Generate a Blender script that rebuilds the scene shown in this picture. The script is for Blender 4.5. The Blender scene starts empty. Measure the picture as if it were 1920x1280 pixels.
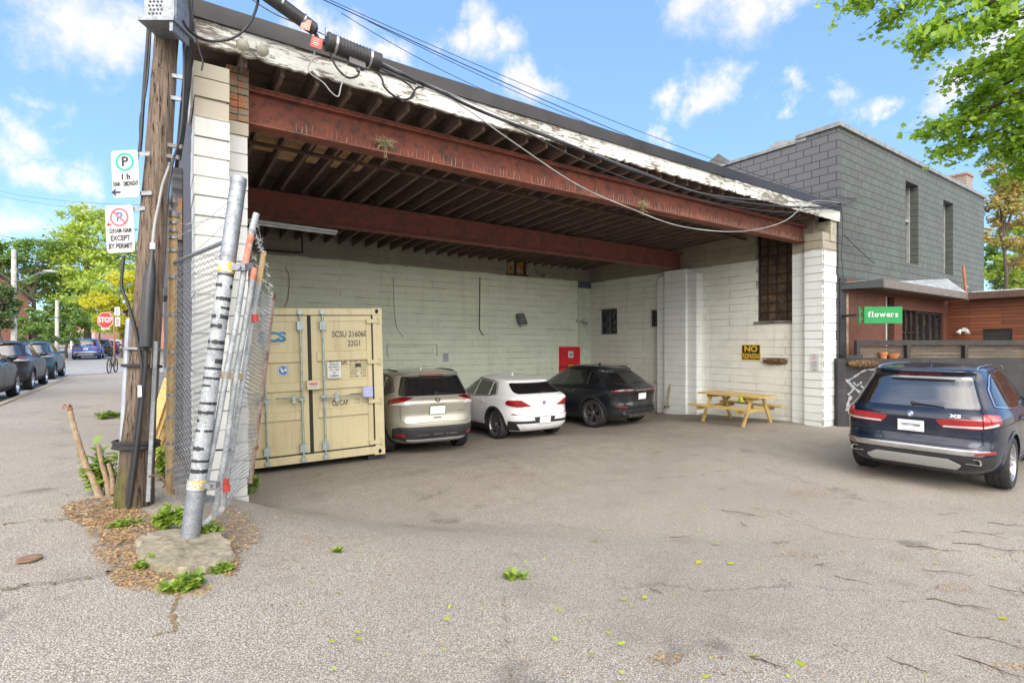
import bpy, math, random
from math import radians as R_, sin, cos, pi, sqrt
from mathutils import Vector as V, Matrix, Euler
SC = bpy.context.scene
COL = SC.collection
# ------------------------------------------------------------------ camera, sky, sun, exposure
F = 975.0; CX = 960.0; HY = 643.0; YAW = R_(34.3); CZ = 1.5
RV = V((cos(YAW), -sin(YAW), 0)); FV = V((sin(YAW), cos(YAW), 0))
cd = bpy.data.cameras.new('camera'); cam = bpy.data.objects.new('camera', cd); COL.objects.link(cam)
cam.location = (0, 0, CZ); cam.rotation_euler = (R_(90), 0, -YAW)
cd.lens = F / 1920 * 36; cd.sensor_width = 36; cd.shift_y = 3 / 1920; cd.clip_end = 3000; cd.clip_start = .05
SC.camera = cam
SC.view_settings.view_transform = 'Standard'; SC.view_settings.look = 'None'
SC.view_settings.exposure = 1.9; SC.view_settings.gamma = 1
SC.cycles.use_denoising = True
SC.cycles.max_bounces = 8; SC.cycles.diffuse_bounces = 6; SC.cycles.transparent_max_bounces = 8
SC.cycles.sample_clamp_indirect = 8
SUN_EL = R_(36); SUN_AZ = V((-.42, -.90, 0)).normalized()      # horizontal direction TO the sun
sl = bpy.data.lights.new('sun', 'SUN'); sun = bpy.data.objects.new('sun', sl); COL.objects.link(sun)
sl.energy = 0.75; sl.angle = R_(48); sl.color = (1, .95, .87)
sdir = SUN_AZ * cos(SUN_EL) + V((0, 0, sin(SUN_EL)))
sun.rotation_euler = (-sdir).to_track_quat('-Z', 'Y').to_euler()
W = bpy.data.worlds.new('World'); SC.world = W; W.use_nodes = True

def pdir(px, py): return FV + RV * ((px - CX) / F) + V((0, 0, (HY - py) / F))
O_ = V((0, 0, CZ))
def atD(px, py, D): return O_ + pdir(px, py) * D                 # at a depth
def atX(px, py, x): d = pdir(px, py); return O_ + d * (x / d.x)  # on the plane x = const
def atY(px, py, y): d = pdir(px, py); return O_ + d * (y / d.y)

def world_nodes():
    nt = W.node_tree; n = nt.nodes; l = nt.links; n.clear()
    out = n.new('ShaderNodeOutputWorld'); bg = n.new('ShaderNodeBackground'); l.new(bg.outputs[0], out.inputs[0])
    sky = n.new('ShaderNodeTexSky'); sky.sky_type = 'NISHITA'; sky.sun_disc = False
    sky.sun_elevation = SUN_EL; sky.sun_rotation = math.atan2(SUN_AZ.x, SUN_AZ.y)
    sky.air_density = 1.0; sky.dust_density = .6; sky.ozone_density = 2.0
    tc = n.new('ShaderNodeTexCoord')
    no = n.new('ShaderNodeTexNoise'); no.inputs['Scale'].default_value = 7; no.inputs['Detail'].default_value = 10; no.inputs['Roughness'].default_value = .64
    l.new(tc.outputs['Generated'], no.inputs['Vector'])
    sub = n.new('ShaderNodeVectorMath'); sub.operation = 'SUBTRACT'; l.new(no.outputs['Color'], sub.inputs[0]); sub.inputs[1].default_value = (.5, .5, .5)
    mad = n.new('ShaderNodeVectorMath'); mad.operation = 'MULTIPLY_ADD'; l.new(sub.outputs[0], mad.inputs[0]); mad.inputs[1].default_value = (.22, .22, .22); l.new(tc.outputs['Generated'], mad.inputs[2])
    blobs = [(110, 20, 110), (190, 70, 105), (245, 120, 80), (260, 60, 80), (15, 250, 60), (90, 310, 50), (160, 325, 50), (560, 25, 60), (610, 55, 75), (660, 70, 70), (735, 110, 50), (840, 50, 55), (890, 60, 75), (950, 85, 55), (1000, 165, 50),
             (1285, 150, 50), (1340, 150, 52), (1460, 185, 40), (1585, 185, 42), (1620, 195, 36), (1400, -5, 90), (1300, -20, 80), (1480, -10, 60), (1255, 225, 34), (30, 430, 60), (140, 400, 45), (60, 190, 50), (1760, 170, 70), (1860, 60, 90), (1120, -260, 160), (500, -300, 200), (1500, -420, 200)]
    last = None
    for (px, py, r) in blobs:
        d = pdir(px, py); L = d.length; c = d.normalized()
        dm = n.new('ShaderNodeVectorMath'); dm.operation = 'DISTANCE'; l.new(mad.outputs[0], dm.inputs[0]); dm.inputs[1].default_value = c
        mr = n.new('ShaderNodeMapRange'); mr.inputs['From Min'].default_value = r / F / L * 1.35; mr.inputs['From Max'].default_value = 0; l.new(dm.outputs['Value'], mr.inputs['Value'])
        if last is None: last = mr.outputs[0]
        else:
            mx = n.new('ShaderNodeMath'); mx.operation = 'MAXIMUM'; l.new(last, mx.inputs[0]); l.new(mr.outputs[0], mx.inputs[1]); last = mx.outputs[0]
    # bright unseen clouds added behind the camera as fill for the garage, by noise
    n2 = n.new('ShaderNodeTexNoise'); n2.inputs['Scale'].default_value = 2.2; n2.inputs['Detail'].default_value = 7; l.new(tc.outputs['Generated'], n2.inputs['Vector'])
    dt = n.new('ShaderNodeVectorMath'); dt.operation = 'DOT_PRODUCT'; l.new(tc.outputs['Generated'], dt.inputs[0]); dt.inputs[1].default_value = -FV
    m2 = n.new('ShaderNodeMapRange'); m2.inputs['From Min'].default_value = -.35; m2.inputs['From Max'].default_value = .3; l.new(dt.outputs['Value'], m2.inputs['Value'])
    m3 = n.new('ShaderNodeMapRange'); m3.inputs['From Min'].default_value = .26; m3.inputs['From Max'].default_value = .52; l.new(n2.outputs['Fac'], m3.inputs['Value'])
    mu = n.new('ShaderNodeMath'); mu.operation = 'MULTIPLY'; l.new(m2.outputs[0], mu.inputs[0]); l.new(m3.outputs[0], mu.inputs[1])
    mx = n.new('ShaderNodeMath'); mx.operation = 'MAXIMUM'; l.new(last, mx.inputs[0]); l.new(mu.outputs[0], mx.inputs[1])
    ad = n.new('ShaderNodeMath'); ad.operation = 'MULTIPLY_ADD'; l.new(no.outputs['Fac'], ad.inputs[0]); ad.inputs[1].default_value = .75; l.new(mx.outputs[0], ad.inputs[2])
    sm = n.new('ShaderNodeMapRange'); sm.interpolation_type = 'SMOOTHSTEP'; sm.inputs['From Min'].default_value = .57; sm.inputs['From Max'].default_value = 1.46; l.new(ad.outputs[0], sm.inputs['Value'])
    # thin veil everywhere + paler towards the horizon
    hs = n.new('ShaderNodeMix'); hs.data_type = 'RGBA'; hs.blend_type = 'MULTIPLY'; hs.inputs[0].default_value = 1
    l.new(sky.outputs[0], hs.inputs[6]); hs.inputs[7].default_value = (SKYT[0], SKYT[1], SKYT[2], 1)
    v0 = n.new('ShaderNodeMix'); v0.data_type = 'RGBA'; v0.inputs[0].default_value = .42; l.new(hs.outputs[2], v0.inputs[6]); v0.inputs[7].default_value = SKYV
    mixc = n.new('ShaderNodeMix'); mixc.data_type = 'RGBA'; l.new(sm.outputs[0], mixc.inputs[0]); l.new(v0.outputs[2], mixc.inputs[6])
    cb = n.new('ShaderNodeMix'); cb.data_type = 'RGBA'; l.new(m2.outputs[0], cb.inputs[0]); cb.inputs[6].default_value = CLOUD; cb.inputs[7].default_value = CLOUDFILL; l.new(cb.outputs[2], mixc.inputs[7])
    l.new(mixc.outputs[2], bg.inputs[0]); bg.inputs[1].default_value = .12
SKYT = (.40, .47, .58); SKYV = (1.10, 1.95, 3.5, 1); CLOUD = (2.75, 2.58, 2.82, 1); CLOUDFILL = (8.2, 7.8, 7.3, 1)  # the unseen rear cloud is set brighter to fill the garage with light
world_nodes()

# ------------------------------------------------------------------ mesh helpers
class MB:
    def __init__(s): s.v = []; s.f = []; s.m = []
    def add(s, vs, fs, m=0):
        o = len(s.v); s.v.extend([tuple(p) for p in vs]); s.f.extend([tuple(i + o for i in f) for f in fs]); s.m.extend([m] * len(fs)); return s
    def box(s, a, b, m=0):
        x0, y0, z0 = a; x1, y1, z1 = b
        return s.add([(x0,y0,z0),(x1,y0,z0),(x1,y1,z0),(x0,y1,z0),(x0,y0,z1),(x1,y0,z1),(x1,y1,z1),(x0,y1,z1)],
              [(0,3,2,1),(4,5,6,7),(0,1,5,4),(1,2,6,5),(2,3,7,6),(3,0,4,7)], m)
    def obox(s, c, ax, ay, az, m=0):       # oriented box: centre, half-axis vectors
        c = V(c); ax = V(ax); ay = V(ay); az = V(az)
        return s.add([c-ax-ay-az, c+ax-ay-az, c+ax+ay-az, c-ax+ay-az, c-ax-ay+az, c+ax-ay+az, c+ax+ay+az, c-ax+ay+az],
              [(0,3,2,1),(4,5,6,7),(0,1,5,4),(1,2,6,5),(2,3,7,6),(3,0,4,7)], m)
    def beam(s, p0, p1, w, h, up=(0,0,1), m=0):     # rectangular bar between two points
        p0 = V(p0); p1 = V(p1); d = (p1-p0); t = d.normalized(); sd = t.cross(V(up))
        if sd.length < 1e-4: sd = t.cross(V((1,0,0)))
        sd.normalize(); u2 = sd.cross(t)
        return s.obox((p0+p1)/2, d/2, sd*w/2, u2*h/2, m)
    def tube(s, pts, r, seg=8, m=0, caps=True):
        pts = [V(p) for p in pts]; k = len(pts); rs = r if isinstance(r, (list, tuple)) else [r]*k
        up = None; vs = []; fs = []
        for i, p in enumerate(pts):
            t = (pts[min(i+1,k-1)] - pts[max(i-1,0)])
            if t.length < 1e-9: t = V((0,0,1))
            t.normalize()
            if up is None:
                up = t.orthogonal().normalized()
            else:
                up = (up - t*up.dot(t))
                if up.length < 1e-6: up = t.orthogonal()
                up.normalize()
            b = t.cross(up)
            for j in range(seg):
                a = 2*pi*j/seg; vs.append(p + (up*cos(a) + b*sin(a))*rs[i])
        for i in range(k-1):
            for j in range(seg):
                fs.append((i*seg+j, i*seg+(j+1)%seg, (i+1)*seg+(j+1)%seg, (i+1)*seg+j))
        if caps: fs.append(tuple(range(seg))[::-1]); fs.append(tuple(range((k-1)*seg, k*seg)))
        return s.add(vs, fs, m)
    def cyl(s, p0, p1, r0, r1=None, seg=16, m=0): return s.tube([p0, p1], [r0, r0 if r1 is None else r1], seg, m)
    def lathe(s, prof, o=(0,0,0), ax=(0,0,1), seg=24, m=0):   # prof: (r, h) list along axis
        o = V(o); t = V(ax).normalized(); u = t.orthogonal().normalized(); b = t.cross(u); vs = []; fs = []
        for (r, h) in prof:
            for j in range(seg):
                a = 2*pi*j/seg; vs.append(o + t*h + (u*cos(a)+b*sin(a))*r)
        for i in range(len(prof)-1):
            for j in range(seg): fs.append((i*seg+j, i*seg+(j+1)%seg, (i+1)*seg+(j+1)%seg, (i+1)*seg+j))
        return s.add(vs, fs, m)
    def grid(s, fn, nu, nv, m=0, flip=False):
        vs = [fn(i/nu, j/nv) for j in range(nv+1) for i in range(nu+1)]; w = nu+1
        fs = [(j*w+i, j*w+i+1, (j+1)*w+i+1, (j+1)*w+i) for j in range(nv) for i in range(nu)]
        if flip: fs = [f[::-1] for f in fs]
        return s.add(vs, fs, m)
    def prism(s, poly, o, ax, ay, th, m=0):     # polygon in (ax, ay) at o, extruded by vector th
        o = V(o); ax = V(ax); ay = V(ay); th = V(th); n = len(poly)
        a = [o + ax*p[0] + ay*p[1] for p in poly]; b = [p + th for p in a]
        fs = [tuple(range(n)), tuple(range(2*n-1, n-1, -1))] + [(i, i+n, (i+1)%n+n, (i+1)%n) for i in range(n)]
        return s.add(a+b, fs, m)
    def disc(s, c, ax, ay, r, th, seg=24, m=0, r2=None):
        return s.prism([(r*cos(2*pi*i/seg), (r2 or r)*sin(2*pi*i/seg)) for i in range(seg)], c, ax, ay, th, m)
    def ring(s, c, ax, ay, ro, ri, th, seg=28, m=0, a0=0, a1=2*pi):
        c = V(c); ax = V(ax); ay = V(ay); th = V(th); vs = []; fs = []
        for i in range(seg+1):
            a = a0+(a1-a0)*i/seg; d = ax*cos(a)+ay*sin(a)
            vs += [c+d*ri, c+d*ro, c+d*ri+th, c+d*ro+th]
        for i in range(seg):
            k = i*4; q = k+4
            fs += [(k, k+1, q+1, q), (k+2, q+2, q+3, k+3), (k+1, k+3, q+3, q+1), (k, q, q+2, k+2)]
        return s.add(vs, fs, m)
    def sphere(s, c, r, nu=14, nv=8, m=0):
        c = V(c); rr = r if isinstance(r, (tuple, list)) else (r, r, r)
        return s.grid(lambda a, b: c + V((rr[0]*cos(2*pi*a)*sin(pi*b), rr[1]*sin(2*pi*a)*sin(pi*b), -rr[2]*cos(pi*b))), nu, nv, m)
    def text(s, txt, o, ax, ay, size, m=0, align='CENTER', xs=1.0, bold=0.0, n=None, lift=.002):
        me = text_mesh(txt, align, bold); o = V(o); ax = V(ax); ay = V(ay); nn = V(n) if n is not None else ax.cross(ay)
        vs = [o + ax*(v.co.x*size*xs) + ay*(v.co.y*size) + nn*lift for v in me.vertices]
        return s.add(vs, [tuple(p.vertices) for p in me.polygons], m)
    def build(s, name, mats, parent=None, smooth=None, flat=False):
        me = bpy.data.meshes.new(name); me.from_pydata(s.v, [], s.f)
        for m in (mats if isinstance(mats, (list, tuple)) else [mats]): me.materials.append(m)
        if any(s.m): me.polygons.foreach_set('material_index', s.m)
        if smooth:
            me.shade_smooth(); me.set_sharp_from_angle(angle=R_(smooth))
        me.update(); o = bpy.data.objects.new(name, me); COL.objects.link(o)
        if parent: o.parent = parent
        return o
_T = {}
def text_mesh(txt, align, bold):
    k = (txt, align, bold)
    if k not in _T:
        c = bpy.data.curves.new('t', 'FONT'); c.body = txt; c.size = 1; c.align_x = align; c.align_y = 'CENTER'; c.offset = bold; c.fill_mode = 'FRONT'; c.resolution_u = 3
        o = bpy.data.objects.new('t', c); me = bpy.data.meshes.new_from_object(o); bpy.data.objects.remove(o); _T[k] = me
    return _T[k]
def tag(o, label=None, cat=None, group=None, kind=None):
    if label: o['label'] = label
    if cat: o['category'] = cat
    if group: o['group'] = group
    if kind: o['kind'] = kind
    return o
def thing(name, label, cat, loc=(0,0,0), rotz=0, group=None, rot=None):
    o = bpy.data.objects.new(name, None); o.empty_display_size = .2; COL.objects.link(o); o.location = loc
    o.rotation_euler = rot if rot else (0,0,rotz)
    return tag(o, label, cat, group)
def sub(name, parent, loc=(0,0,0), rot=(0,0,0)):
    o = bpy.data.objects.new(name, None); COL.objects.link(o); o.parent = parent; o.location = loc; o.rotation_euler = rot; return o
def copy_tree(o, parent=None):
    c = o.copy(); COL.objects.link(c)
    if parent: c.parent = parent
    for ch in [x for x in COL.objects if x.parent == o]: copy_tree(ch, c)
    return c
def lerp(a, b, t): return a + (b-a)*t
def S_(t): t = max(0., min(1., t)); return t*t*(3-2*t)
def curve(pts, n=12):          # Catmull-Rom through points
    pts = [V(p) for p in pts]; out = []; P = [pts[0]*2-pts[1]] + pts + [pts[-1]*2-pts[-2]]
    for i in range(1, len(P)-2):
        for k in range(n):
            t = k/n; a, b, c, d = P[i-1], P[i], P[i+1], P[i+2]
            out.append(.5*((2*b) + (c-a)*t + (2*a-5*b+4*c-d)*t*t + (3*b-a-3*c+d)*t**3))
    return out + [pts[-1]]
def sag(p0, p1, s, n=14):
    p0 = V(p0); p1 = V(p1); return [p0.lerp(p1, i/n) - V((0,0,4*s*(i/n)*(1-i/n))) for i in range(n+1)]

# ------------------------------------------------------------------ materials
class NT:
    def __init__(s, name):
        s.mat = bpy.data.materials.new(name); s.mat.use_nodes = True; s.t = s.mat.node_tree; s.n = s.t.nodes; s.l = s.t.links
        s.b = s.n['Principled BSDF']; s.tc = s.n.new('ShaderNodeTexCoord'); s.pos = s.tc.outputs['Object']
    def put(s, sock, v):
        if hasattr(v, 'links'): s.l.new(v, sock)
        elif v is not None:
            if isinstance(v, (tuple, list)) and len(v) == 3 and sock.type == 'RGBA': v = (*v, 1)
            sock.default_value = v
    def noise(s, scale=5, detail=5, rough=.55, vec=None, dist=0, col=False):
        n = s.n.new('ShaderNodeTexNoise'); n.inputs['Scale'].default_value = scale; n.inputs['Detail'].default_value = detail; n.inputs['Roughness'].default_value = rough; n.inputs['Distortion'].default_value = dist
        s.l.new(vec or s.pos, n.inputs['Vector']); return n.outputs['Color' if col else 'Fac']
    def vor(s, scale, feat='F1', vec=None, out='Distance', rnd=1):
        n = s.n.new('ShaderNodeTexVoronoi'); n.feature = feat; n.inputs['Scale'].default_value = scale; n.inputs['Randomness'].default_value = rnd; s.l.new(vec or s.pos, n.inputs['Vector']); return n.outputs[out]
    def math(s, op, a, b=0., c=0., clamp=False):
        n = s.n.new('ShaderNodeMath'); n.operation = op; n.use_clamp = clamp; s.put(n.inputs[0], a); s.put(n.inputs[1], b); s.put(n.inputs[2], c); return n.outputs[0]
    def ramp(s, f, a, b, lo=0., hi=1., smooth=True):
        n = s.n.new('ShaderNodeMapRange'); n.interpolation_type = 'SMOOTHSTEP' if smooth else 'LINEAR'
        s.put(n.inputs['Value'], f); n.inputs['From Min'].default_value = a; n.inputs['From Max'].default_value = b; n.inputs['To Min'].default_value = lo; n.inputs['To Max'].default_value = hi; return n.outputs[0]
    def mix(s, f, a, b, mode='MIX'):
        n = s.n.new('ShaderNodeMix'); n.data_type = 'RGBA'; n.blend_type = mode; s.put(n.inputs[0], f); s.put(n.inputs[6], a); s.put(n.inputs[7], b); return n.outputs[2]
    def scale(s, v, vec=None, loc=(0,0,0), rot=(0,0,0)):
        n = s.n.new('ShaderNodeMapping'); n.inputs['Scale'].default_value = v; n.inputs['Location'].default_value = loc; n.inputs['Rotation'].default_value = rot; s.l.new(vec or s.pos, n.inputs['Vector']); return n.outputs[0]
    def xyz(s, vec=None):
        n = s.n.new('ShaderNodeSeparateXYZ'); s.l.new(vec or s.pos, n.inputs[0]); return n.outputs
    def comb(s, x, y, z=0.):
        n = s.n.new('ShaderNodeCombineXYZ'); s.put(n.inputs[0], x); s.put(n.inputs[1], y); s.put(n.inputs[2], z); return n.outputs[0]
    def bump(s, h, st=.3, d=.01):
        n = s.n.new('ShaderNodeBump'); n.inputs['Strength'].default_value = st; n.inputs['Distance'].default_value = d; s.put(n.inputs['Height'], h); s.l.new(n.outputs[0], s.b.inputs['Normal']); return n
    def set(s, color=None, rough=None, metal=None, spec=None, coat=None, trans=None, ior=None):
        for k, v in (('Base Color', color), ('Roughness', rough), ('Metallic', metal), ('Specular IOR Level', spec), ('Coat Weight', coat), ('Transmission Weight', trans), ('IOR', ior)):
            if v is not None: s.put(s.b.inputs[k], v)
        return s.mat
_M = {}
def plain(name, c, rough=.55, metal=0., spec=.5, var=.12, scale=6, bump=.0, coat=0.):
    if name in _M: return _M[name]
    m = NT(name); f = m.noise(scale, 5)
    d = tuple(x*(1-var*1.6) for x in c); u = tuple(min(1, x*(1+var)) for x in c)
    col = m.mix(m.ramp(f, .3, .7), d, u)
    if bump: m.bump(m.noise(scale*6, 4), bump, .004)
    m.set(col, m.ramp(f, .2, .8, max(0, rough-.08), min(1, rough+.08)), metal, spec, coat); _M[name] = m.mat; return m.mat
def two(name, c1, c2, scale=6, a=.4, b=.6, rough=.7, metal=0., stretch=(1,1,1), bump=.2, bscale=None, detail=7, dist=0., rough2=None):
    if name in _M: return _M[name]
    m = NT(name); v = m.scale(stretch); f = m.noise(scale, detail, .62, v, dist); k = m.ramp(f, a, b)
    col = m.mix(k, c1, c2); col = m.mix(m.ramp(m.noise(scale*7, 3, .5, v), .3, .75, 0, .35), col, (.02,.02,.02), 'MULTIPLY')
    m.bump(m.math('ADD', m.noise((bscale or scale*4), 5, .6, v), k), bump, .006)
    m.set(col, rough if rough2 is None else m.ramp(k, 0, 1, rough, rough2), metal); _M[name] = m.mat; return m.mat
def blockwall(name, paint, axis='x', bw=.4, bh=.2, joint=(.05,.05,.045), bare=None, zline=None, jstr=.8, mortar=.010, rough=.7, off=.5, dirt=.25, z0=0., dirtc=(.18,.16,.12), bstr=.6, jn=(.35,.62), tone=.18):
    m = NT(name); x, y, z = m.xyz(); h = x if axis == 'x' else (y if axis == 'y' else m.math('ADD', x, y))
    wob = m.math('MULTIPLY_ADD', m.noise(3.0, 3), .018, m.math('SUBTRACT', z, z0))
    b = m.n.new('ShaderNodeTexBrick'); b.offset = off; b.inputs['Scale'].default_value = 1; b.inputs['Mortar Size'].default_value = mortar; b.inputs['Mortar Smooth'].default_value = .35
    b.inputs['Brick Width'].default_value = bw; b.inputs['Row Height'].default_value = bh; b.inputs['Color1'].default_value = (.35,.35,.35,1); b.inputs['Color2'].default_value = (.65,.65,.65,1); b.inputs['Bias'].default_value = 0
    m.l.new(m.comb(h, wob), b.inputs['Vector']); fac = b.outputs['Fac']; cell = b.outputs['Color']
    nz = m.noise(1.7, 6, .65); n2 = m.noise(14, 6, .6)
    col = paint
    if bare is not None:
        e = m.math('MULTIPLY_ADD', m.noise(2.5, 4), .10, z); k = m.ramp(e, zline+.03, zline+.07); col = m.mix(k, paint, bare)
    col = m.mix(m.ramp(cell, .3, .7, 0, tone), col, (.72,.72,.72), 'MULTIPLY')
    col = m.mix(m.ramp(nz, .42, .72, 0, dirt), col, dirtc, 'MIX')
    streak = m.noise(2.2, 5, .6, m.scale((2.2, 2.2, .18))); col = m.mix(m.ramp(streak, .52, .75, 0, dirt*1.3), col, dirtc)
    jm = m.math('MULTIPLY', fac, m.ramp(m.noise(1.3, 6, .75, m.scale((.7,.7,6.5))), jn[0], jn[1], .06, jstr)); col = m.mix(jm, col, joint)
    col = m.mix(m.ramp(n2, .66, .74, 0, dirt), col, dirtc)
    hgt = m.math('MULTIPLY_ADD', fac, -1.6, m.math('MULTIPLY', n2, .5)); hgt = m.math('MULTIPLY_ADD', cell, .6, hgt); m.bump(hgt, bstr, .012)
    m.set(col, rough); return m.mat
# ------------------------------------------------------------------ surface materials
def asphalt(name, base, light, dark, worn=True):
    m = NT(name); big = m.noise(.35, 5, .6); mid = m.noise(1.6, 5, .6)
    v = m.vor(120, 'F1', out='Color'); vx = m.xyz(v)[0]; vd = m.vor(120, 'F1'); fine = m.noise(260, 3, .6); v2 = m.xyz(m.vor(190, 'F1', out='Color'))[1]
    col = m.mix(m.ramp(vx, .1, .95), base, light); col = m.mix(m.ramp(v2, .62, .9, 0, .8), col, dark); col = m.mix(m.ramp(v2, .0, .18, .45, 0), col, (.78,.73,.65))
    col = m.mix(m.ramp(vd, .38, .60, 0, .85), col, tuple(c*.7 for c in dark))
    col = m.mix(m.ramp(fine, .3, .7, 0, .35), col, tuple(c*.5 for c in base), 'MIX')
    col = m.mix(m.ramp(big, .38, .68, 0, .36), col, dark); col = m.mix(m.ramp(mid, .52, .74, 0, .36), col, tuple(c*.75 for c in dark))
    rust = m.noise(.9, 6, .65, m.scale((1,1,1), loc=(7,3,0))); rn = m.noise(38, 4, .7)
    col = m.mix(m.math('MULTIPLY', m.ramp(rust, .60, .72), m.ramp(rn, .48, .62, 0, .75)), col, (.20,.12,.06))
    warp = m.n.new('ShaderNodeVectorMath'); warp.operation = 'MULTIPLY_ADD'; m.l.new(m.noise(1.3, 6, .7, col=True), warp.inputs[0]); warp.inputs[1].default_value = (1.0,1.0,0); m.l.new(m.pos, warp.inputs[2])
    cr = m.vor(.30, 'DISTANCE_TO_EDGE', warp.outputs[0]); cm = m.math('MULTIPLY', m.ramp(cr, .0, .006, 1, 0), m.ramp(m.noise(.6, 2), .52, .6)); col = m.mix(m.math('MULTIPLY', cm, .35), col, (.035,.03,.025))
    pc = m.xyz(m.vor(.24, 'F1', warp.outputs[0], 'Color'))[0]; col = m.mix(m.ramp(pc, .1, .9, 0, .30, False), col, tuple(c*.55 for c in base)); st = m.noise(1.15, 3, .5, m.scale((1,1,1), loc=(11,2,0))); col = m.mix(m.math('MULTIPLY', m.ramp(st, .66, .74), m.ramp(m.noise(9, 5, .7), .3, .6, .2, .6)), col, (.11,.095,.08))
    # asphalt darkens gradually towards and under the roof, broken up by noise
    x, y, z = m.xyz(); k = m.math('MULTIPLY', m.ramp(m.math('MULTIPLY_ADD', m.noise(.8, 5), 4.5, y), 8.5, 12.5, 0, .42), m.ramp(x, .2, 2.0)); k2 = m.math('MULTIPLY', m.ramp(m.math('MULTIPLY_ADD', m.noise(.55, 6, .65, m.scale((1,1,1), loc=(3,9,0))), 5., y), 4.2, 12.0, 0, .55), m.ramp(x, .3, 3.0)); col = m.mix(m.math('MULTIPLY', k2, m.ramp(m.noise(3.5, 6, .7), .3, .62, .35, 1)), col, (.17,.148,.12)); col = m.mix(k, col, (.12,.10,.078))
    h = m.math('MULTIPLY_ADD', vd, -1.2, m.math('MULTIPLY', fine, .6)); h = m.math('MULTIPLY_ADD', cm, -2.5, h); m.bump(h, .6, .006)
    m.set(col, .88, 0, .3); return m.mat
A_LOT = asphalt('worn_asphalt', (.54,.49,.42), (.70,.64,.55), (.20,.17,.135))
A_ROAD = plain('road_asphalt', (.30,.295,.29), .85, var=.12, scale=3)
CONC = two('old_concrete', (.36,.315,.23), (.22,.19,.125), 4, .35, .7, .9, bump=.8)
CURB = two('curb_concrete', (.40,.33,.22), (.28,.235,.165), 3, .35, .7, .9, bump=.2)
ZL = 3.80
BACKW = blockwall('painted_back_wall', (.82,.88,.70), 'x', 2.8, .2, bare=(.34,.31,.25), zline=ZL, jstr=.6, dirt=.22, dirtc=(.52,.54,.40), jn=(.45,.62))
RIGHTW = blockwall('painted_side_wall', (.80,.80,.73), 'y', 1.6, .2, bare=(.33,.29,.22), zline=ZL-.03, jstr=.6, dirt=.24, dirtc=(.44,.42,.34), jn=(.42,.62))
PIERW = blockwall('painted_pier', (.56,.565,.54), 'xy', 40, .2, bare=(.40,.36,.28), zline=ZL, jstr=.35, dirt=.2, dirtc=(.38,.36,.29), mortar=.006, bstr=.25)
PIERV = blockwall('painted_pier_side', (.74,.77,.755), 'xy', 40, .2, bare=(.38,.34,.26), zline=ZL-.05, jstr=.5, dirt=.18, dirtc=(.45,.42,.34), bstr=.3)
GREYX = blockwall('slate_block_front', (.085,.096,.086), 'x', .4, .2, joint=(.028,.028,.03), jstr=1, mortar=.010, dirt=.30, dirtc=(.13,.155,.125), jn=(.1,.4), bstr=.7, tone=.5)
GREYY = blockwall('slate_block_side', (.135,.135,.145), 'y', .4, .2, joint=(.03,.03,.033), jstr=1, mortar=.010, dirt=.15, dirtc=(.15,.15,.15), jn=(.1,.4), bstr=.7)
SLATEB = blockwall('charcoal_brick_side', (.085,.082,.092), 'y', .25, .075, joint=(.03,.03,.033), jstr=.9, mortar=.008, dirt=.1, dirtc=(.12,.12,.12))
DKWALL = blockwall('black_block_wall', (.026,.026,.028), 'xy', .5, .2, joint=(.02,.02,.02), jstr=.8, dirt=.2, dirtc=(.08,.08,.075))
REDBR = blockwall('red_brick', (.155,.05,.028), 'x', .22, .075, joint=(.10,.065,.045), jstr=.9, mortar=.008, dirt=.55, dirtc=(.05,.022,.015), tone=.6)
REDBR2 = blockwall('house_brick', (.42,.17,.12), 'xy', .22, .075, joint=(.4,.3,.25), jstr=.9, mortar=.008, dirt=.2, dirtc=(.3,.14,.1))
OLDBR = two('old_brick', (.40,.17,.08), (.24,.22,.16), 9, .42, .58, .9, bump=.6)
PAINTW = None
def peeling():
    m = NT('peeling_white_paint'); v = m.scale((.55, 1, 3.4)); f = m.noise(8.5, 10, .74, v, .8); f2 = m.noise(1.1, 3, .5, m.scale((1,1,1.5)))
    g = m.noise(30, 4, .6, m.scale((.06, 1, 1))); wood = m.mix(g, (.10,.085,.07), (.30,.255,.20))
    k = m.ramp(m.math('MULTIPLY_ADD', f2, .55, f), .805, .835); col = m.mix(k, (.62,.62,.57), wood); col = m.mix(m.math('MULTIPLY', m.ramp(m.noise(60, 4, .7, v), .58, .64, 0, .6), m.ramp(f, .4, .6)), col, (.25,.23,.19))
    m.bump(m.math('MULTIPLY_ADD', k, -1., m.math('MULTIPLY', g, .3)), .6, .006); m.set(col, .75); return m.mat
PEEL = peeling()
def rusty(name, c1, c2, c3, rough=.75):
    m = NT(name); f = m.noise(2.2, 9, .68); g = m.noise(9, 7, .65); st = m.noise(3, 5, .6, m.scale((3,3,.3)))
    col = m.mix(m.ramp(f, .38, .62), c1, c2); col = m.mix(m.ramp(g, .50, .64, 0, .9), col, c3); col = m.mix(m.ramp(st, .52, .72, 0, .6), col, c1)
    m.bump(g, .35, .004); m.set(col, rough); return m.mat
RUST1 = rusty('rusty_red_beam', (.27,.082,.048), (.19,.06,.042), (.085,.05,.042))
RUST2 = rusty('dull_red_beam', (.25,.078,.062), (.19,.065,.055), (.12,.06,.05))
RUSTD = rusty('dark_rust', (.13,.06,.04), (.08,.045,.035), (.05,.035,.03))
JOIST = two('old_joist_wood', (.24,.165,.125), (.155,.11,.087), 4, .35, .65, .85, stretch=(3,.25,3), bump=.3)
DECK = two('roof_deck_boards', (.24,.165,.125), (.15,.107,.085), 3, .35, .65, .85, stretch=(.3,4,1), bump=.3)
PLY = two('bare_plywood', (.55,.35,.18), (.38,.23,.12), 6, .35, .65, .8, stretch=(.4,1,1), bump=.15)
FLASH = plain('black_flashing', (.035,.032,.032), .45, .3, var=.2, scale=2)
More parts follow.
